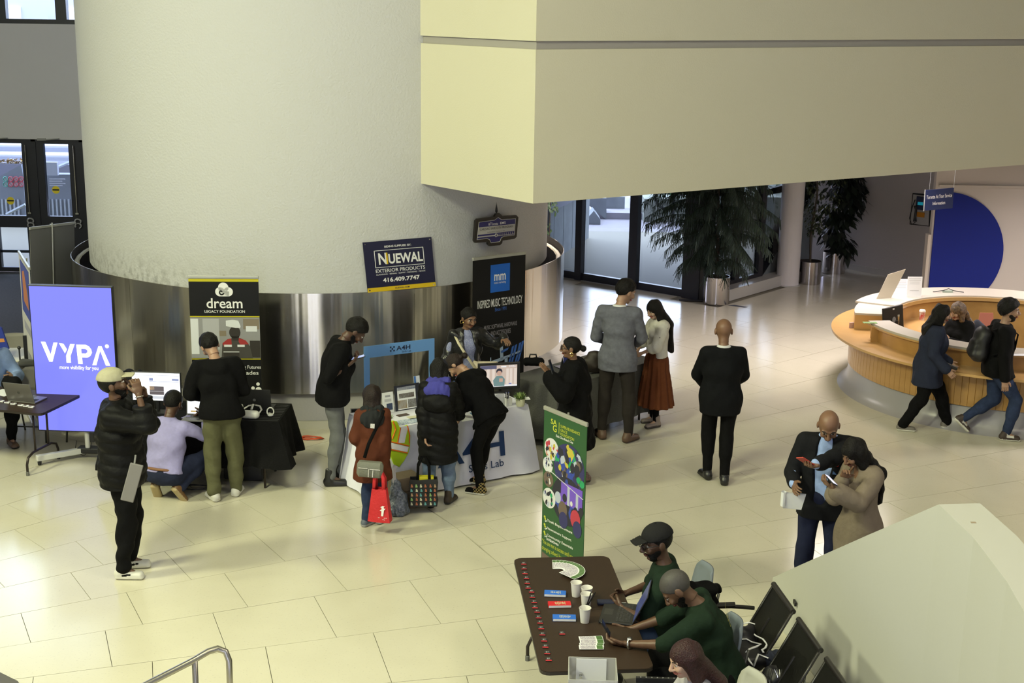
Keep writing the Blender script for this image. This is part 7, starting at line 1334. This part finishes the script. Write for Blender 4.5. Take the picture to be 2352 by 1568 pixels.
mb.build('picture', [gl('ph_slat', (.75, .65, .60)), gl('ph_darkbar', (.10, .10, .18)), gl('ph_whitep', (.85, .85, .9)), gl('ph_teal', (.16, .26, .27)), gl('ph_skin', (.55, .35, .28)), gl('ph_hair', (.03, .03, .05)), gl('ph_bluep', (.1, .15, .6))], t); MB().tube([(0, .03, .02), (0, .04, .2)], .02, 8).box(-.10, .10, -.05, .09, 0, .014).build('stand', black, t)
# potted succulents
def pot_plant(label, p, s_=1.0):
    t = thing('potted_plant', label, 'plant', tuple(p), random.uniform(0, 6), 'small potted plants on the white table'); MB().lathe([(.001, 0), (.035*s_, 0), (.043*s_, .02*s_), (.045*s_, .075*s_), (.040*s_, .075*s_), (.040*s_, .06*s_), (.001, .06*s_)], n=20).build('pot', mat('pot_cream', (.60, .60, .42), .5), t, smooth=True)
    rr = random.Random(int(p.x*999)); mb = MB()
    for i in range(170):
        a = rr.uniform(0, 6.28); e = rr.uniform(.1, 1.5); d = Vector((cos(a)*cos(e), sin(a)*cos(e), sin(e))); l = rr.uniform(.05, .085)*s_; o = Vector((cos(a)*.02*s_*rr.random(), sin(a)*.02*s_*rr.random(), .065*s_)); sd = d.cross(Vector((0, 0, 1))).normalized()*.006*s_; mb._add([o - sd*.5, o + sd*.5, o + d*l*.6 + sd, o + d*l, o + d*l*.6 - sd], [(0, 1, 2, 3, 4)], rr.choice((0, 1, 1, 2)))
    mb.build('leaves', [mat('succ_dark', (.06, .13, .04), .5), mat('succ_mid', (.20, .32, .07), .5), mat('succ_tip', (.45, .55, .20), .5)], t)['kind'] = 'stuff'
pot_plant('small spiky green plant in a cream pot at the right end of the white table', G(1195, 932, .75), 1.12); pot_plant('small spiky green plant in a cream pot behind the rust coat', G(886, 980, .75), 1.12)
t = thing('pen_holder', 'white square holder full of pens beside the right potted plant', 'pen holder', tuple(G(1166, 930, .75)), WR)
for a, b, c_, d in ((-.035, .035, -.035, -.030), (-.035, .035, .030, .035), (-.035, -.030, -.035, .035), (.030, .035, -.035, .035)): MB().box(a, b, c_, d, 0, .085).build('side', white_p, t)
for i in range(8):
    x, y_ = random.uniform(-.022, .022), random.uniform(-.022, .022); p = G(1166, 930, .755) + Vector((x, y_, 0)); o = MB().tube([(0, 0, 0), (random.uniform(-.008, .008), 0, .14)], .0045, 6).build('pen', [black, mat('pen_blue', (.03, .06, .35), .3), silver][i % 3]); o.location = p; tag(o, '%s pen standing in the white square pen holder' % ['black', 'blue', 'silver', 'second black', 'second blue', 'second silver', 'third black', 'third blue'][i], 'pen', 'pens in the white holder')
# brochure holders, boards, papers and tablet
def board(name, label, cat, px, py, w, h, m, rz=WR, tilt=8, kids=(), z=.75):
    t = thing(name, label, cat, tuple(G(px, py, z)), rz); T_ = Matrix.Rotation(radians(-tilt), 4, 'X'); mb = MB(); mb.T = T_; mb.box(-w/2, w/2, 0, .006, 0, h); mb.build('board', m, t)
    for (n_, a, b, c_, d, mm) in kids: mb = MB(); mb.T = T_; mb.quad((a, -.0015, c_), (b, -.0015, c_), (b, -.0015, d), (a, -.0015, d)); mb.build(n_, mm, t)
    return t
dkb = mat('poster_navy', (.022, .024, .04), .5); gp = mat('poster_gold', (.58, .36, .04), .6); ppb = mat('poster_blue', (.18, .24, .48), .6)
board('display_poster', 'dark poster with white and gold panels and a photo, on the white table', 'poster', 938, 940, .30, .27, dkb, kids=[('white_panel', -.12, .10, .01, .25, paper), ('gold_panel', -.12, -.01, .02, .11, gp), ('photo_panel', .0, .10, .02, .11, mat('poster_photo', (.12, .10, .08), .6, noise=(60, 1, (.4, .4, .4)))), ('blue_header', -.12, .10, .215, .25, ppb), ('brown_panel', -.10, .08, .13, .18, mat('poster_brown', (.10, .05, .03), .6))])
board('display_poster', 'white leaflet in a clear stand left of the dark poster', 'poster', 893, 948, .13, .22, paper, kids=[('photo_block', -.02, .05, .03, .10, mat('poster_navyphoto', (.05, .07, .15), .6)), ('text_block', -.03, .03, .17, .19, mat('poster_text', (.35, .35, .4), .6)), ('text_block', -.04, .04, .12, .15, mat('poster_text2', (.55, .55, .6), .6))])
board('blue_edged_board', 'tall narrow white board with a blue edge beside the violet hood', 'board', 962, 935, .07, .34, mat('board_white', (.62, .66, .74), .5), kids=[('blue_edge', -.035, -.012, 0, .34, mat('edge_blue', (.05, .16, .50), .5))])
board('grey_display_board', 'grey panelled display board with a blue top edge on the white table', 'board', 1045, 925, .40, .24, mat('panel_grey', (.20, .21, .23), .5), kids=[('blue_edge', -.20, .20, .232, .24, MATS['edge_blue']), ('panel_line', -.20, .20, .12, .123, mat('panel_line', (.12, .12, .13), .6)), ('panel_line', -.05, -.047, 0, .23, MATS['panel_line'])])
board('clear_sign_holder', 'clear acrylic sign holder beside the pen holder', 'sign holder', 1150, 940, .11, .17, mat('acrylic_tint', (.35, .37, .42), .2, alpha=.35), tilt=5)
for (a, b, w, d, m_, r_, lab, n_) in ((935, 968, .30, .14, mat('brochure_blue', (.22, .30, .50), .6, noise=(50, 1, (.7, .75, .8))), 30, 'blue printed brochure lying before the dark poster', 'brochure'), (925, 953, .13, .07, mat('card_brown', (.07, .04, .03), .5), 36, 'small brown card on the white table near the dark poster', 'card'), (960, 957, .22, .10, mat('sheet_cream', (.62, .60, .45), .7), 28, 'cream sheet beside the small brown card', 'sheet'), (1080, 958, .28, .20, paper, 30, 'white paper under the hands of the bending woman', 'paper'), (1095, 950, .13, .09, mat('leaf_blueprint', (.10, .22, .38), .6), 20, 'blue printed leaflet on the white papers', 'leaflet'), (1120, 948, .20, .14, paper, 45, 'white paper near the right end of the white table', 'paper'), (1200, 915, .16, .10, paper, 10, 'white sheet behind the right potted plant', 'paper')):
    o = MB().box(-w/2, w/2, -d/2, d/2, 0, .003).build(n_, m_); o.location = G(a, b, .7505) + Vector((0, 0, .002 if 'leaflet' in lab else 0)); o.rotation_euler = (0, 0, radians(r_)); tag(o, lab, n_)
laptop('laptop', 'open laptop with a blank dark screen behind the left end of the white table', tuple(G(845, 1000, .42)), radians(8), .36, .25, 98, silv, silv)
t = thing('grey_stool', 'grey stool under the open dark laptop', 'stool', tuple(G(845, 1000, .42)[:2]) + (0,)); MB().box(-.2, .2, -.18, .18, .38, .42, bev=.01).build('seat', mat('bag_grey', (.06, .06, .055), .7), t)
for sx in (-1, 1):
    for sy in (-1, 1): MB().tube([(sx*.19, sy*.17, 0), (sx*.16, sy*.14, .38)], .012, 6).build('leg', lgd, t)
# hi-vis vest
hv = mat('hi_vis_yellow', (.50, .72, .02), .6); ho = mat('hi_vis_orange', (.85, .16, .01), .6); hr_ = mat('reflective_tape', (.92, .92, .98), .3, emit=((.9, .9, 1.0), .0)); pv_ = w0 + wd*.24 - wn_*.05; P3 = lambda px, py, o=0: ONP(px, py, pv_ - wn_*o, wd)
L0 = P3(900, 1000); t = thing('hi_vis_vest', 'yellow high visibility vest with silver tape and orange trim hanging from the white table', 'vest', tuple(L0))
def vp(n_, pts, m_, o=.03, th=.012): mb = Loc(L0); mb.slab([P3(*p, o) for p in pts], wn_.to_3d()*th); return mb.build(n_, m_, t)
vp('vest_back', [(893, 975), (903, 966), (912, 968), (920, 985), (936, 976), (942, 1000), (942, 1022), (938, 1040), (928, 1058), (917, 1072), (905, 1066), (895, 1040)], hv, .03, .02)
vp('silver_tape', [(922, 979), (938, 978), (929, 1017), (915, 1017)], hr_, .034, .004); vp('silver_tape', [(898, 1016), (939, 1026), (936, 1038), (897, 1030)], hr_, .034, .004)
for pts in ([(903, 968), (909, 985), (901, 1008)], [(920, 982), (913, 1018)], [(936, 978), (941, 1000), (940, 1018)], [(898, 1014), (940, 1024)], [(897, 1032), (936, 1040)]): mb = Loc(L0); mb.tube([P3(*p, .037) for p in pts], .006, 5); mb.build('orange_trim', ho, t)
t = thing('cardboard_box', 'brown cardboard box on the floor before the white tablecloth', 'box', tuple(G(937, 1170, 0)), WR); MB().box(-.15, .15, 0, .20, 0, .34, bev=.004).build('carton', mat('cardboard', (.16, .12, .08), .85), t); MB().box(-.15, .15, -.002, 0, .19, .20).build('flap_seam', mat('cardboard_seam', (.10, .07, .05), .85), t)
p = G(912, 1180, 0); t = lump('quilted_blue_bag', 'blue grey quilted plastic bag on the floor beside the red bag', 'bag', (p.x, p.y, 0), [((0, 0, .08), (0, 0, .20), (.12, .08), (.09, .06)), ((0, 0, .20), (-.01, 0, .36), (.07, .05), (.03, .03)), ((.03, 0, .06), (-.03, 0, .06), (.11, .08), (.11, .08))], mat('bag_bluegrey', (.055, .07, .11), .35, noise=(50, 1, (.20, .22, .27)), bump=(40, .5)), .010, 36, .013, [((0, 0, .0), (0, 0, -1))]); MB().tube([(-.02, -.02, .34), (-.03, -.03, .45), (-.01, -.03, .52)], .022, 7, flat=.4).build('handle', mat('bag_lilac', (.40, .38, .45), .6), t)
# ================================================================ GREY TABLE
GR = radians(47); gc = Vector((.52, 14.68)); gd = Vector((cos(GR), sin(GR))); gn = Vector((-gd.y, gd.x)); gcn = gc + gd*.915 + gn*.36
gclm = mat('grey_cloth', (.085, .085, .080), .9, noise=(60, .4, (.06, .06, .057)), bump=(60, .3)); gt = cloth_over('grey_tablecloth', 'dark grey tablecloth over the long table behind the woman in the black coat', (gcn.x, gcn.y, 0), GR, 1.86, .74, gclm, drops=[.14, .34, .1, .04], flare=.02, amp=.014, waves=18)
for sx in (-.75, .72): MB().tube([(sx, -.28, 0), (sx, -.28, .15), (sx, -.22, .21), (sx, .22, .21), (sx, .28, .15), (sx, .28, 0)], .014, 8).tube([(sx, 0, .21), (sx, 0, .7)], .014, 8).build('table_leg', steel_dk, gt, smooth='all')
p = G(1225, 836, .76); t = lump('small_black_bag', 'small black bag on the left end of the grey table', 'bag', (p.x, p.y, .75), [((-.08, 0, .04), (.08, 0, .04), (.06, .05), (.06, .05))], blk, .004); MB().tube([(-.05, 0, .08), (-.04, 0, .13), (.03, 0, .13), (.04, 0, .08)], .010, 6).build('handle', black, t, smooth='all')
p = G(1362, 838, .85); lump('backpack', 'brown black backpack on the grey table behind the bun', 'backpack', (p.x, p.y, .75), [((-.06, 0, .12), (.06, 0, .10), (.10, .08), (.09, .07)), ((.0, 0, .2), (.03, 0, .22), .07, .06)], mat('pack_brown', (.025, .018, .015), .6), .010)
t = thing('black_speaker', 'black rounded speaker on the grey table left of the blazer', 'speaker', tuple(G(1386, 838, .75)), WR); MB().box(-.06, .06, -.05, .05, 0, .20, bev=.03).build('housing', black, t, smooth=True); MB().tube([(-.06, -.02, .02), (-.14, -.06, .005), (-.20, -.04, .005)], .004, 5).build('cable', black, t)
laptop('laptop', 'closed thin black laptop lying on the grey table beside the coat', tuple(G(1370, 850, .75)), WR, .32, .22, 178, keys=False)
for (a, b, lab) in ((1300, 842, 'dark tablet at the back of the grey table'),): o = MB().box(-.12, .12, -.08, .08, 0, .008).build('tablet', black); o.location = G(a, b, .752); o.rotation_euler = (0, 0, WR); tag(o, lab, 'tablet')
t = thing('yellow_cloth', 'pale yellow sheet hanging over the front edge of the grey table', 'sheet', (.70, 14.87, .75), GR); mb = MB(); mb.slab([(-.04, .0, .0), (.05, .0, .0), (.05, -.045, -.24), (.0, -.045, -.22)], (0, .006, 0)); mb.box(-.04, .05, 0, .06, 0, .004); mb.build('sheet', mat('sheet_yellow', (.50, .47, .22), .7), t)
t = thing('blue_folder', 'dark blue folder standing open on the grey table behind the woman with glasses', 'folder', tuple(G(1312, 862, .75)), WR); MB().slab([(-.09, 0, 0), (.06, 0, 0), (.02, .02, .20), (-.10, .02, .24)], (0, .012, 0)).build('cover', mat('folder_blue', (.02, .03, .16), .5), t); MB().slab([(-.16, .03, 0), (-.06, .03, 0), (-.10, .04, .22)], (0, .01, 0)).build('inner_leaf', black, t)
t = thing('folding_chair', 'dark folding chair beyond the grey table behind the rust skirt', 'chair', tuple(G(1440, 940, 0)), radians(200)); MB().box(-.20, .20, -.20, .20, .42, .45, bev=.01).build('seat', mat('seat_mauve', (.16, .13, .14), .7), t); MB().box(-.19, .19, -.24, -.215, .52, .80, bev=.01).build('backrest', black, t)
for sx in (-1, 1): MB().tube([(sx*.19, .25, 0), (sx*.19, -.1, .44), (sx*.19, -.235, .80)], .012, 6).build('leg', steel_dk, t); MB().tube([(sx*.17, -.25, 0), (sx*.17, .1, .43)], .012, 6).build('leg', steel_dk, t)
# ================================================================ RECEPTION DESK
RC = Vector((6.50, 17.42)); wood = mat('maple_veneer', (.46, .26, .085), .32, noise=(7, .5, (.36, .19, .055)), coat=.2); woodl = mat('maple_ledge', (.56, .34, .13), .28, noise=(5, .4, (.48, .28, .10)), coat=.3); ctop = mat('desk_top_laminate', (.50, .46, .40), .35)
td = thing('reception_desk', 'round maple reception desk with a pale counter top ring and a wooden ledge', 'desk', (RC.x, RC.y, 0))
def ringseg(r0, r1, z0, z1, a0, a1, n=48, ms=0): mb = MB(); mb.lathe([(r1, z0), (r1, z1), (r0, z1), (r0, z0), (r1, z0)], n=n, a0=a0, a1=a1); 
def ring(name, m, r0, r1, z0, z1, a0=0, a1=2*pi, n=96):
    mb = MB(); mb.lathe([(r1, z0), (r1, z1), (r0, z1), (r0, z0), (r1, z0)], n=n, a0=a0, a1=a1)
    if abs(a1-a0) < 6.2:
        for a in (a0, a1): mb.quad(*[(r*cos(a), r*sin(a), z) for r, z in ((r0, z0), (r1, z0), (r1, z1), (r0, z1))])
    return mb.build(name, m, td, smooth=True)
A0_, A1_ = radians(172), radians(396)       # tall counter runs along the front, from the left side round to the right
ring('ledge', woodl, 1.55, 2.22, .735, .765)
# tambour slats round the body
n = 150; slat = None
for k in range(n):
    a = 2*pi*k/n
    if slat is None: slat = MB().box(-.0405, .0405, -.02, .0, .30, .735, bev=.004).build('slat', wood, td)
    s_ = slat if k == 0 else slat.copy()
    if k: C.objects.link(s_); s_.parent = td
    s_.location = (1.95*sin(a), -1.95*cos(a), 0); s_.rotation_euler = (0, 0, a)
    s_.hide_render = False
MB().lathe([(1.92, .30), (1.92, .735)], n=96).build('core', wood, td, smooth=True)
MB().lathe([(2.09, 0), (2.07, .01), (2.02, .05), (1.98, .12), (1.96, .20), (1.94, .30), (1.90, .30)], n=96).build('cove_plinth', mat('plinth_metal', (.33, .32, .34), .28, .0), td, smooth=True)
MB().box(-1.86, -1.50, -.42, -.40, .765, .96).build('end_panel', wood, td)
a0, a1 = radians(186), radians(396); ring('counter_front', ctop, 1.57, 1.86, .965, .995, a0, a1); ring('counter_riser', wood, 1.78, 1.82, .765, .965, a0, a1); ring('counter_trim', woodl, 1.80, 1.87, .945, .967, a0, a1)
b0, b1 = radians(22), radians(152); ring('counter_back', ctop, 1.40, 1.98, .985, 1.01, b0, b1); ring('back_riser', wood, 1.86, 1.90, .765, .985, b0, b1); ring('back_inner_panel', wood, 1.42, 1.46, .12, .985, b0, b1); ring('back_trim', woodl, 1.38, 1.42, .94, .988, b0, b1)
e0, e1 = radians(152), radians(172); ring('counter_step', ctop, 1.35, 1.93, .965, .99, e0, e1); ring('step_riser', woodl, 1.35, 1.93, .765, .965, e0, e1)
ring('inner_worktop', woodl, 1.0, 1.56, .70, .735, radians(110), radians(300)); ring('inner_wall', mat('inner_navy', (.03, .03, .05), .7), 1.52, 1.56, .1, .70, radians(100), radians(396))
ring('inner_floor', mat('desk_carpet', (.06, .06, .065), .9), .01, 1.5, .0, .01)
def dz(px, py, z): return G(px, py, z)
t = thing('monitor', 'black computer monitor seen from behind inside the reception desk', 'monitor', tuple(dz(2050, 768, .735)), radians(222)); mb = MB(); mb.T = Matrix.Rotation(radians(8), 4, 'X'); mb.box(-.23, .23, -.0, .03, .06, .38, bev=.006).build('casing', mat('monitor_black', (.015, .015, .015), .35), t)
mb = MB(); mb.T = Matrix.Rotation(radians(8), 4, 'X'); mb.box(-.02, .02, .031, .032, .335, .355); mb.build('label', white_p, t); mb = MB(); mb.T = Matrix.Rotation(radians(8), 4, 'X'); mb.tube([(0, .03, .20), (0, .036, .20)], .04, 20); mb.build('vent_disc', grey_p, t); MB().tube([(0, .05, .0), (0, .05, .2)], .022, 8).box(-.12, .12, -.04, .13, 0, .012).build('stand', black, t)
t = thing('red_takeaway_cup', 'red paper cup with a white lid on the reception worktop', 'cup', tuple(dz(2118, 724, .80))); 
t.location.z = .735; MB().lathe([(.001, 0), (.031, 0), (.042, .12)], n=20).build('cup', mat('cup_red', (.45, .02, .02), .5, noise=(20, 1, (.6, .55, .5))), t, smooth=True); MB().lathe([(.045, .118), (.045, .130), (.038, .145), (.001, .145)], n=20).build('lid', white_p, t, smooth=True)
def stand_card(name, label, px, py, z, w, h, rz, m, tilt=0, cat='sign', kids=None):
    t = thing(name, label, cat, tuple(dz(px, py, z)), rz); T_ = Matrix.Rotation(radians(-tilt), 4, 'X'); mb = MB(); mb.T = T_; mb.box(-w/2, w/2, 0, .004, 0, h); mb.build('sheet', m, t); mb = MB(); mb.box(-w/2, w/2, 0, .08, 0, .004); mb.build('foot', mat('acrylic_tint', (.35, .37, .42), .2, alpha=.35), t)
    mb = MB(); mb.T = T_; rr = random.Random(int(px))
    for i in range(int(h/.028)-2):
        if kids == 'gap' and .3 < i/(h/.028) < .62: continue
        a = w*.5*rr.uniform(.6, .85); mb.box(-a, a, -.001, 0, h - .03 - i*.024, h - .026 - i*.024)
    mb.build('print_lines', mat('faint_print', (.35, .35, .36), .7), t); return t
stand_card('notice_stand', 'white notice sheet in a clear stand on the desk counter, nearest the blue disc', 2099, 683, 1.0, .21, .295, radians(2), paper, 4, kids='gap'); stand_card('notice_stand', 'white notice sheet lying back in a holder left of the other notice', 2068, 676, 1.0, .22, .22, radians(4), paper, 12)
t = thing('acrylic_screen', 'cream backed leaning clear screen at the corner of the desk counter', 'screen', tuple(dz(2030, 688, .99))); mb = MB(); mb.slab([(-.13, -.06, 0), (.10, .03, 0), (.30, .10, .42), (.03, -.0, .36)], (0, .008, 0)); mb.build('panel', mat('cream_panel', (.58, .52, .42), .4), t)
t = thing('brochure_holder', 'holder with pink edged brochures on the wooden ledge', 'brochures', tuple(dz(1962, 752, .765)), radians(15)); MB().box(-.08, .06, -.02, .0, 0, .075).build('brochure', mat('brochure_pink', (.50, .35, .33), .6), t); MB().box(.02, .12, -.05, -.03, 0, .10).build('dark_flyer', mat('flyer_grey', (.08, .08, .09), .5), t)
o = MB().box(-.09, .09, -.04, .04, 0, .004).build('green_flyer', mat('flyer_lime', (.22, .42, .06), .6, noise=(60, 1, (.08, .15, .05)))); o.location = dz(1998, 741, .997); tag(o, 'lime green flyer lying on the left end of the desk counter', 'flyer')
for (a, b, lab) in ((2078, 724, 'white papers beside the desk monitor'), (2032, 750, 'white paper under the desk monitor edge')): o = MB().box(-.10, .10, -.07, .07, 0, .004).build('papers', paper); o.location = dz(a, b, .737); tag(o, lab, 'papers')
t = thing('office_chair', 'dark office chair behind the receptionist', 'chair', (J17['t'].location.x + .12, J17['t'].location.y + .10, 0), radians(125)); s = SDF(); s.cap((-.14, -.27, .60), (.14, -.27, .60), (.12, .05), k=.02); s.cap((-.12, -.29, .72), (.12, -.29, .85), (.12, .05), k=.04); V, F = surfnet(s, .016); mesh_np('backrest', [(V, F, 0)], [mat('chair_navy', (.03, .035, .055), .8)], t)
MB().box(-.24, .24, -.22, .24, .42, .49, bev=.03).build('seat', mat('chair_navy', (.03, .035, .055), .8), t); MB().tube([(0, 0, .06), (0, 0, .42)], .03, 8).build('gas_column', black, t)
for k in range(5): MB().tube([(0, 0, .08), (.28*cos(k*1.257), .28*sin(k*1.257), .05)], .018, 6).build('base_leg', black, t)
t = thing('office_chair', 'empty dark office chair behind the walking woman inside the desk', 'chair', tuple(dz(2112, 752, .60)[:2]) + (0,), radians(160)); s = SDF(); s.cap((-.14, -.24, .62), (.14, -.24, .62), (.12, .05), k=.02); V, F = surfnet(s, .016); mesh_np('backrest', [(V, F, 0)], [mat('chair_navy', (.03, .035, .055), .8)], t); MB().box(-.22, .22, -.2, .22, .42, .48, bev=.03).build('seat', MATS['chair_navy'], t); MB().tube([(0, 0, .02), (0, 0, .42)], .03, 8).build('gas_column', black, t)
t = thing('red_folder', 'salmon red folder inside the desk behind the backpack', 'folder', tuple(dz(2262, 740, .80))); MB().slab([(-.10, 0, -.12), (.14, 0, -.12), (.12, .05, .12), (-.06, .05, .12)], (0, .01, 0)).build('cover', mat('salmon', (.45, .14, .09), .6), t)
o = MB().box(-.12, .12, -.05, .05, 0, .004).build('white_leaflet', paper); o.location = dz(2338, 815, .997); tag(o, 'white leaflet on the desk counter at the right edge', 'leaflet')
t = thing('wire_hanger_rack', 'small wire frame with papers on the back counter before the blue disc', 'rack', tuple(dz(2178, 672, 1.01)), 0); MB().tube([(-.22, 0, .01), (-.08, 0, .03), (0, 0, .06), (.08, 0, .03), (.22, 0, .01)], .006, 5).build('wire', black, t); MB().box(-.08, .07, .01, .03, 0, .03).build('paper_stack', mat('mint_paper', (.40, .48, .42), .6), t)
# ================================================================ PLANTERS AND TREES
pm = mat('polished_steel_pot', (.55, .52, .52), .16, 1.0); soil = mat('soil', (.015, .012, .010), .9)
def pot(t, r, h): MB().lathe([(.001, 0), (r, 0), (r, h), (r-.012, h), (r-.012, h-.05)], n=40).build('pot', pm, t, smooth=True); MB().lathe([(.001, h-.05), (r-.012, h-.05)], n=24).build('soil', soil, t)
pc_ = G(1648, 702); t = thing('weeping_pine', 'tall weeping evergreen with drooping needles in a steel pot before the glass', 'plant', (pc_.x, pc_.y + .22, 0)); pot(t, .225, .47)
rr = random.Random(21); trunk = MB(); trunk.tube([(0, 0, .40), (-.02, 0, 1.0), (-.05, 0, 1.9), (-.04, 0, 2.6)], [.035, .03, .022, .01], 7).build('trunk', mat('bark', (.04, .025, .018), .9), t, smooth=True)
needle = [mat('needle_dark', (.010, .022, .013), .6), mat('needle_mid', (.018, .038, .020), .6), mat('needle_blueish', (.030, .055, .045), .55)]; 
for tier in range(8):
    z = .66 + tier*.235; R_ = [.66, .92, 1.12, 1.2, 1.18, 1.12, .98, .65][tier]
    for b in range(9):
        a = b*.698 + tier*.45 + rr.uniform(-.2, .2); R2 = R_*rr.uniform(.8, 1.08)*(1 - .16*cos(a)); d = Vector((cos(a), sin(a), 0)); pts = []
        for k in range(6): u = k/5; pts.append(Vector((-.04, 0, z)) + d*R2*u + Vector((0, 0, .20*sin(u*2.4) - .26*u*u)))
        sd = Vector((-d.y, d.x, 0)); mb = MB(); mb.tube(pts, [.010, .008, .007, .006, .005, .003], 4, 0)
        n_ = int(54*R2)
        for k in range(n_):
            u = .12 + .88*k/n_; i = min(4, int(u*5)); p = pts[i].lerp(pts[i+1], u*5 - i)
            for s_ in (-1, 0, 1):
                l = rr.uniform(.10, .25)*(1.1 - .25*u); e = p + sd*s_*rr.uniform(.03, .10) + d*rr.uniform(.0, .06) + Vector((0, 0, -l)); w_ = (d*.010 + sd*.006) if s_ else sd*.010
                mb._add([p - w_*.5, p + w_*.5, e + w_*.35, e - w_*.35], [(0, 1, 2, 3)], rr.choice((0, 0, 1, 1, 2)))
        mb.build('branch', needle, t)
def leafy(name, label, base, potr, poth, trunkpts, blobs, nl, ls, mats, seed, droop=.5):
    t = thing(name, label, 'plant', (base.x, base.y, 0)); pot(t, potr, poth); rr = random.Random(seed)
    for tp in trunkpts: MB().tube(tp, [.022 - .012*i/len(tp) for i in range(len(tp))], 6).build('trunk', mat('bark_pale', (.07, .055, .04), .9), t, smooth=True)
    mb = MB()
    for (c, r_) in blobs:
        for i in range(nl):
            a = rr.uniform(0, 6.28); b = rr.uniform(-1, 1); q_ = sqrt(1-b*b); d = Vector((q_*cos(a), q_*sin(a), b)); p = Vector(c) + d*r_*rr.uniform(.3, 1); f_ = (Vector((d.x, d.y, 0)) + Vector((rr.gauss(0, .4), rr.gauss(0, .4), -droop - rr.random()*.6))).normalized(); s_ = f_.cross(Vector((rr.gauss(0, .3), rr.gauss(0, .3), 1))).normalized(); l = ls*rr.uniform(.7, 1.2)
            mb._add([p, p + f_*l*.45 + s_*l*.20, p + f_*l, p + f_*l*.45 - s_*l*.20], [(0, 1, 2, 3)], rr.randrange(len(mats)))
    mb.build('foliage', mats, t)['kind'] = 'stuff'; return t
lm1 = [mat('fig_dark', (.018, .030, .014), .5), mat('fig_mid', (.035, .055, .025), .5), mat('fig_olive', (.06, .075, .03), .5)]; lm2 = [mat('corn_dark', (.006, .010, .007), .45), mat('corn_mid', (.012, .022, .012), .45)]
b1_ = G(1853, 655); leafy('ficus_tree', 'slender weeping fig in a steel pot just behind the round column', Vector((b1_.x+.08, b1_.y+.2, 0)), .20, .42, [[(0, 0, .38), (-.03, 0, .9), (.04, 0, 1.6), (0, 0, 2.4)]], [((0, 0, 1.35), .28), ((.22, 0, 1.55), .30), ((-.1, 0, 1.9), .34), ((.28, .1, 2.1), .36), ((.1, 0, 2.45), .40), ((.5, 0, 2.35), .3), ((.05, 0, 1.05), .18)], 130, .085, lm1, 4, .7)
b2_ = G(1920, 630); leafy('dracaena_plant', 'dark bushy corn plant in a steel pot against the grey lobby wall', Vector((b2_.x, b2_.y+.22, 0)), .22, .40, [[(0, 0, .35), (.02, 0, 1.2), (.05, 0, 1.9)], [(.05, 0, .35), (-.05, 0, 1.0)]], [((-.05, -.05, .75), .26), ((.12, -.08, .55), .20), ((0, 0, 1.1), .30), ((.18, 0, 1.4), .32), ((.1, 0, 1.75), .34), ((.25, 0, 1.6), .30), ((0, 0, 2.05), .30)], 105, .24, lm2, 9, .9)
t = thing('hanging_leaves', 'small sprig of green leaves showing at the edge of the drum wall', 'plant', tuple(AT(1264, 480, 21.0)))
mb = MB(); rr = random.Random(6)
for (px, py, n_) in ((1268, 470, 20), (1276, 478, 12), (1262, 520, 8), (1260, 572, 6)):
    for i in range(n_):
        p = AT(px + rr.uniform(-7, 7), py + rr.uniform(-14, 14), 21.0) - AT(1264, 480, 21.0); f_ = Vector((rr.gauss(0, .4), rr.gauss(0, .3), -1)).normalized(); s_ = f_.cross(Vector((0, 1, 0))).normalized(); mb._add([p, p + f_*.03 + s_*.015, p + f_*.065, p + f_*.03 - s_*.015], [(0, 1, 2, 3)])
mb.build('leaf', mat('fig_bright', (.05, .10, .04), .5), t)['kind'] = 'stuff'; MB().tube([AT(1262, 400, 21.0) - AT(1264, 480, 21.0), (0, 0, 0), AT(1260, 585, 21.0) - AT(1264, 480, 21.0)], .006, 4).build('stem', mat('bark_pale', (.07, .055, .04), .9), t)

o = MB().prism([(-.16, .05), (.10, -.10), (.17, -.06), (-.04, .09)], .001, .003).build('floor_decal', mat('decal_slate', (.07, .08, .12), .6)); q_ = G(1694, 703); o.location = (q_.x, q_.y, 0); tag(o, 'small dark floor decal on the tiles just right of the big steel pot', 'decal')
o = MB().box(-.28, .28, -.07, .07, .001, .006).build('door_mat', mat('mat_dark', (.02, .02, .022), .8)); q_ = G(1597, 690); o.location = (q_.x, q_.y, 0); tag(o, 'dark mat strip at the foot of the black pillar', 'mat')
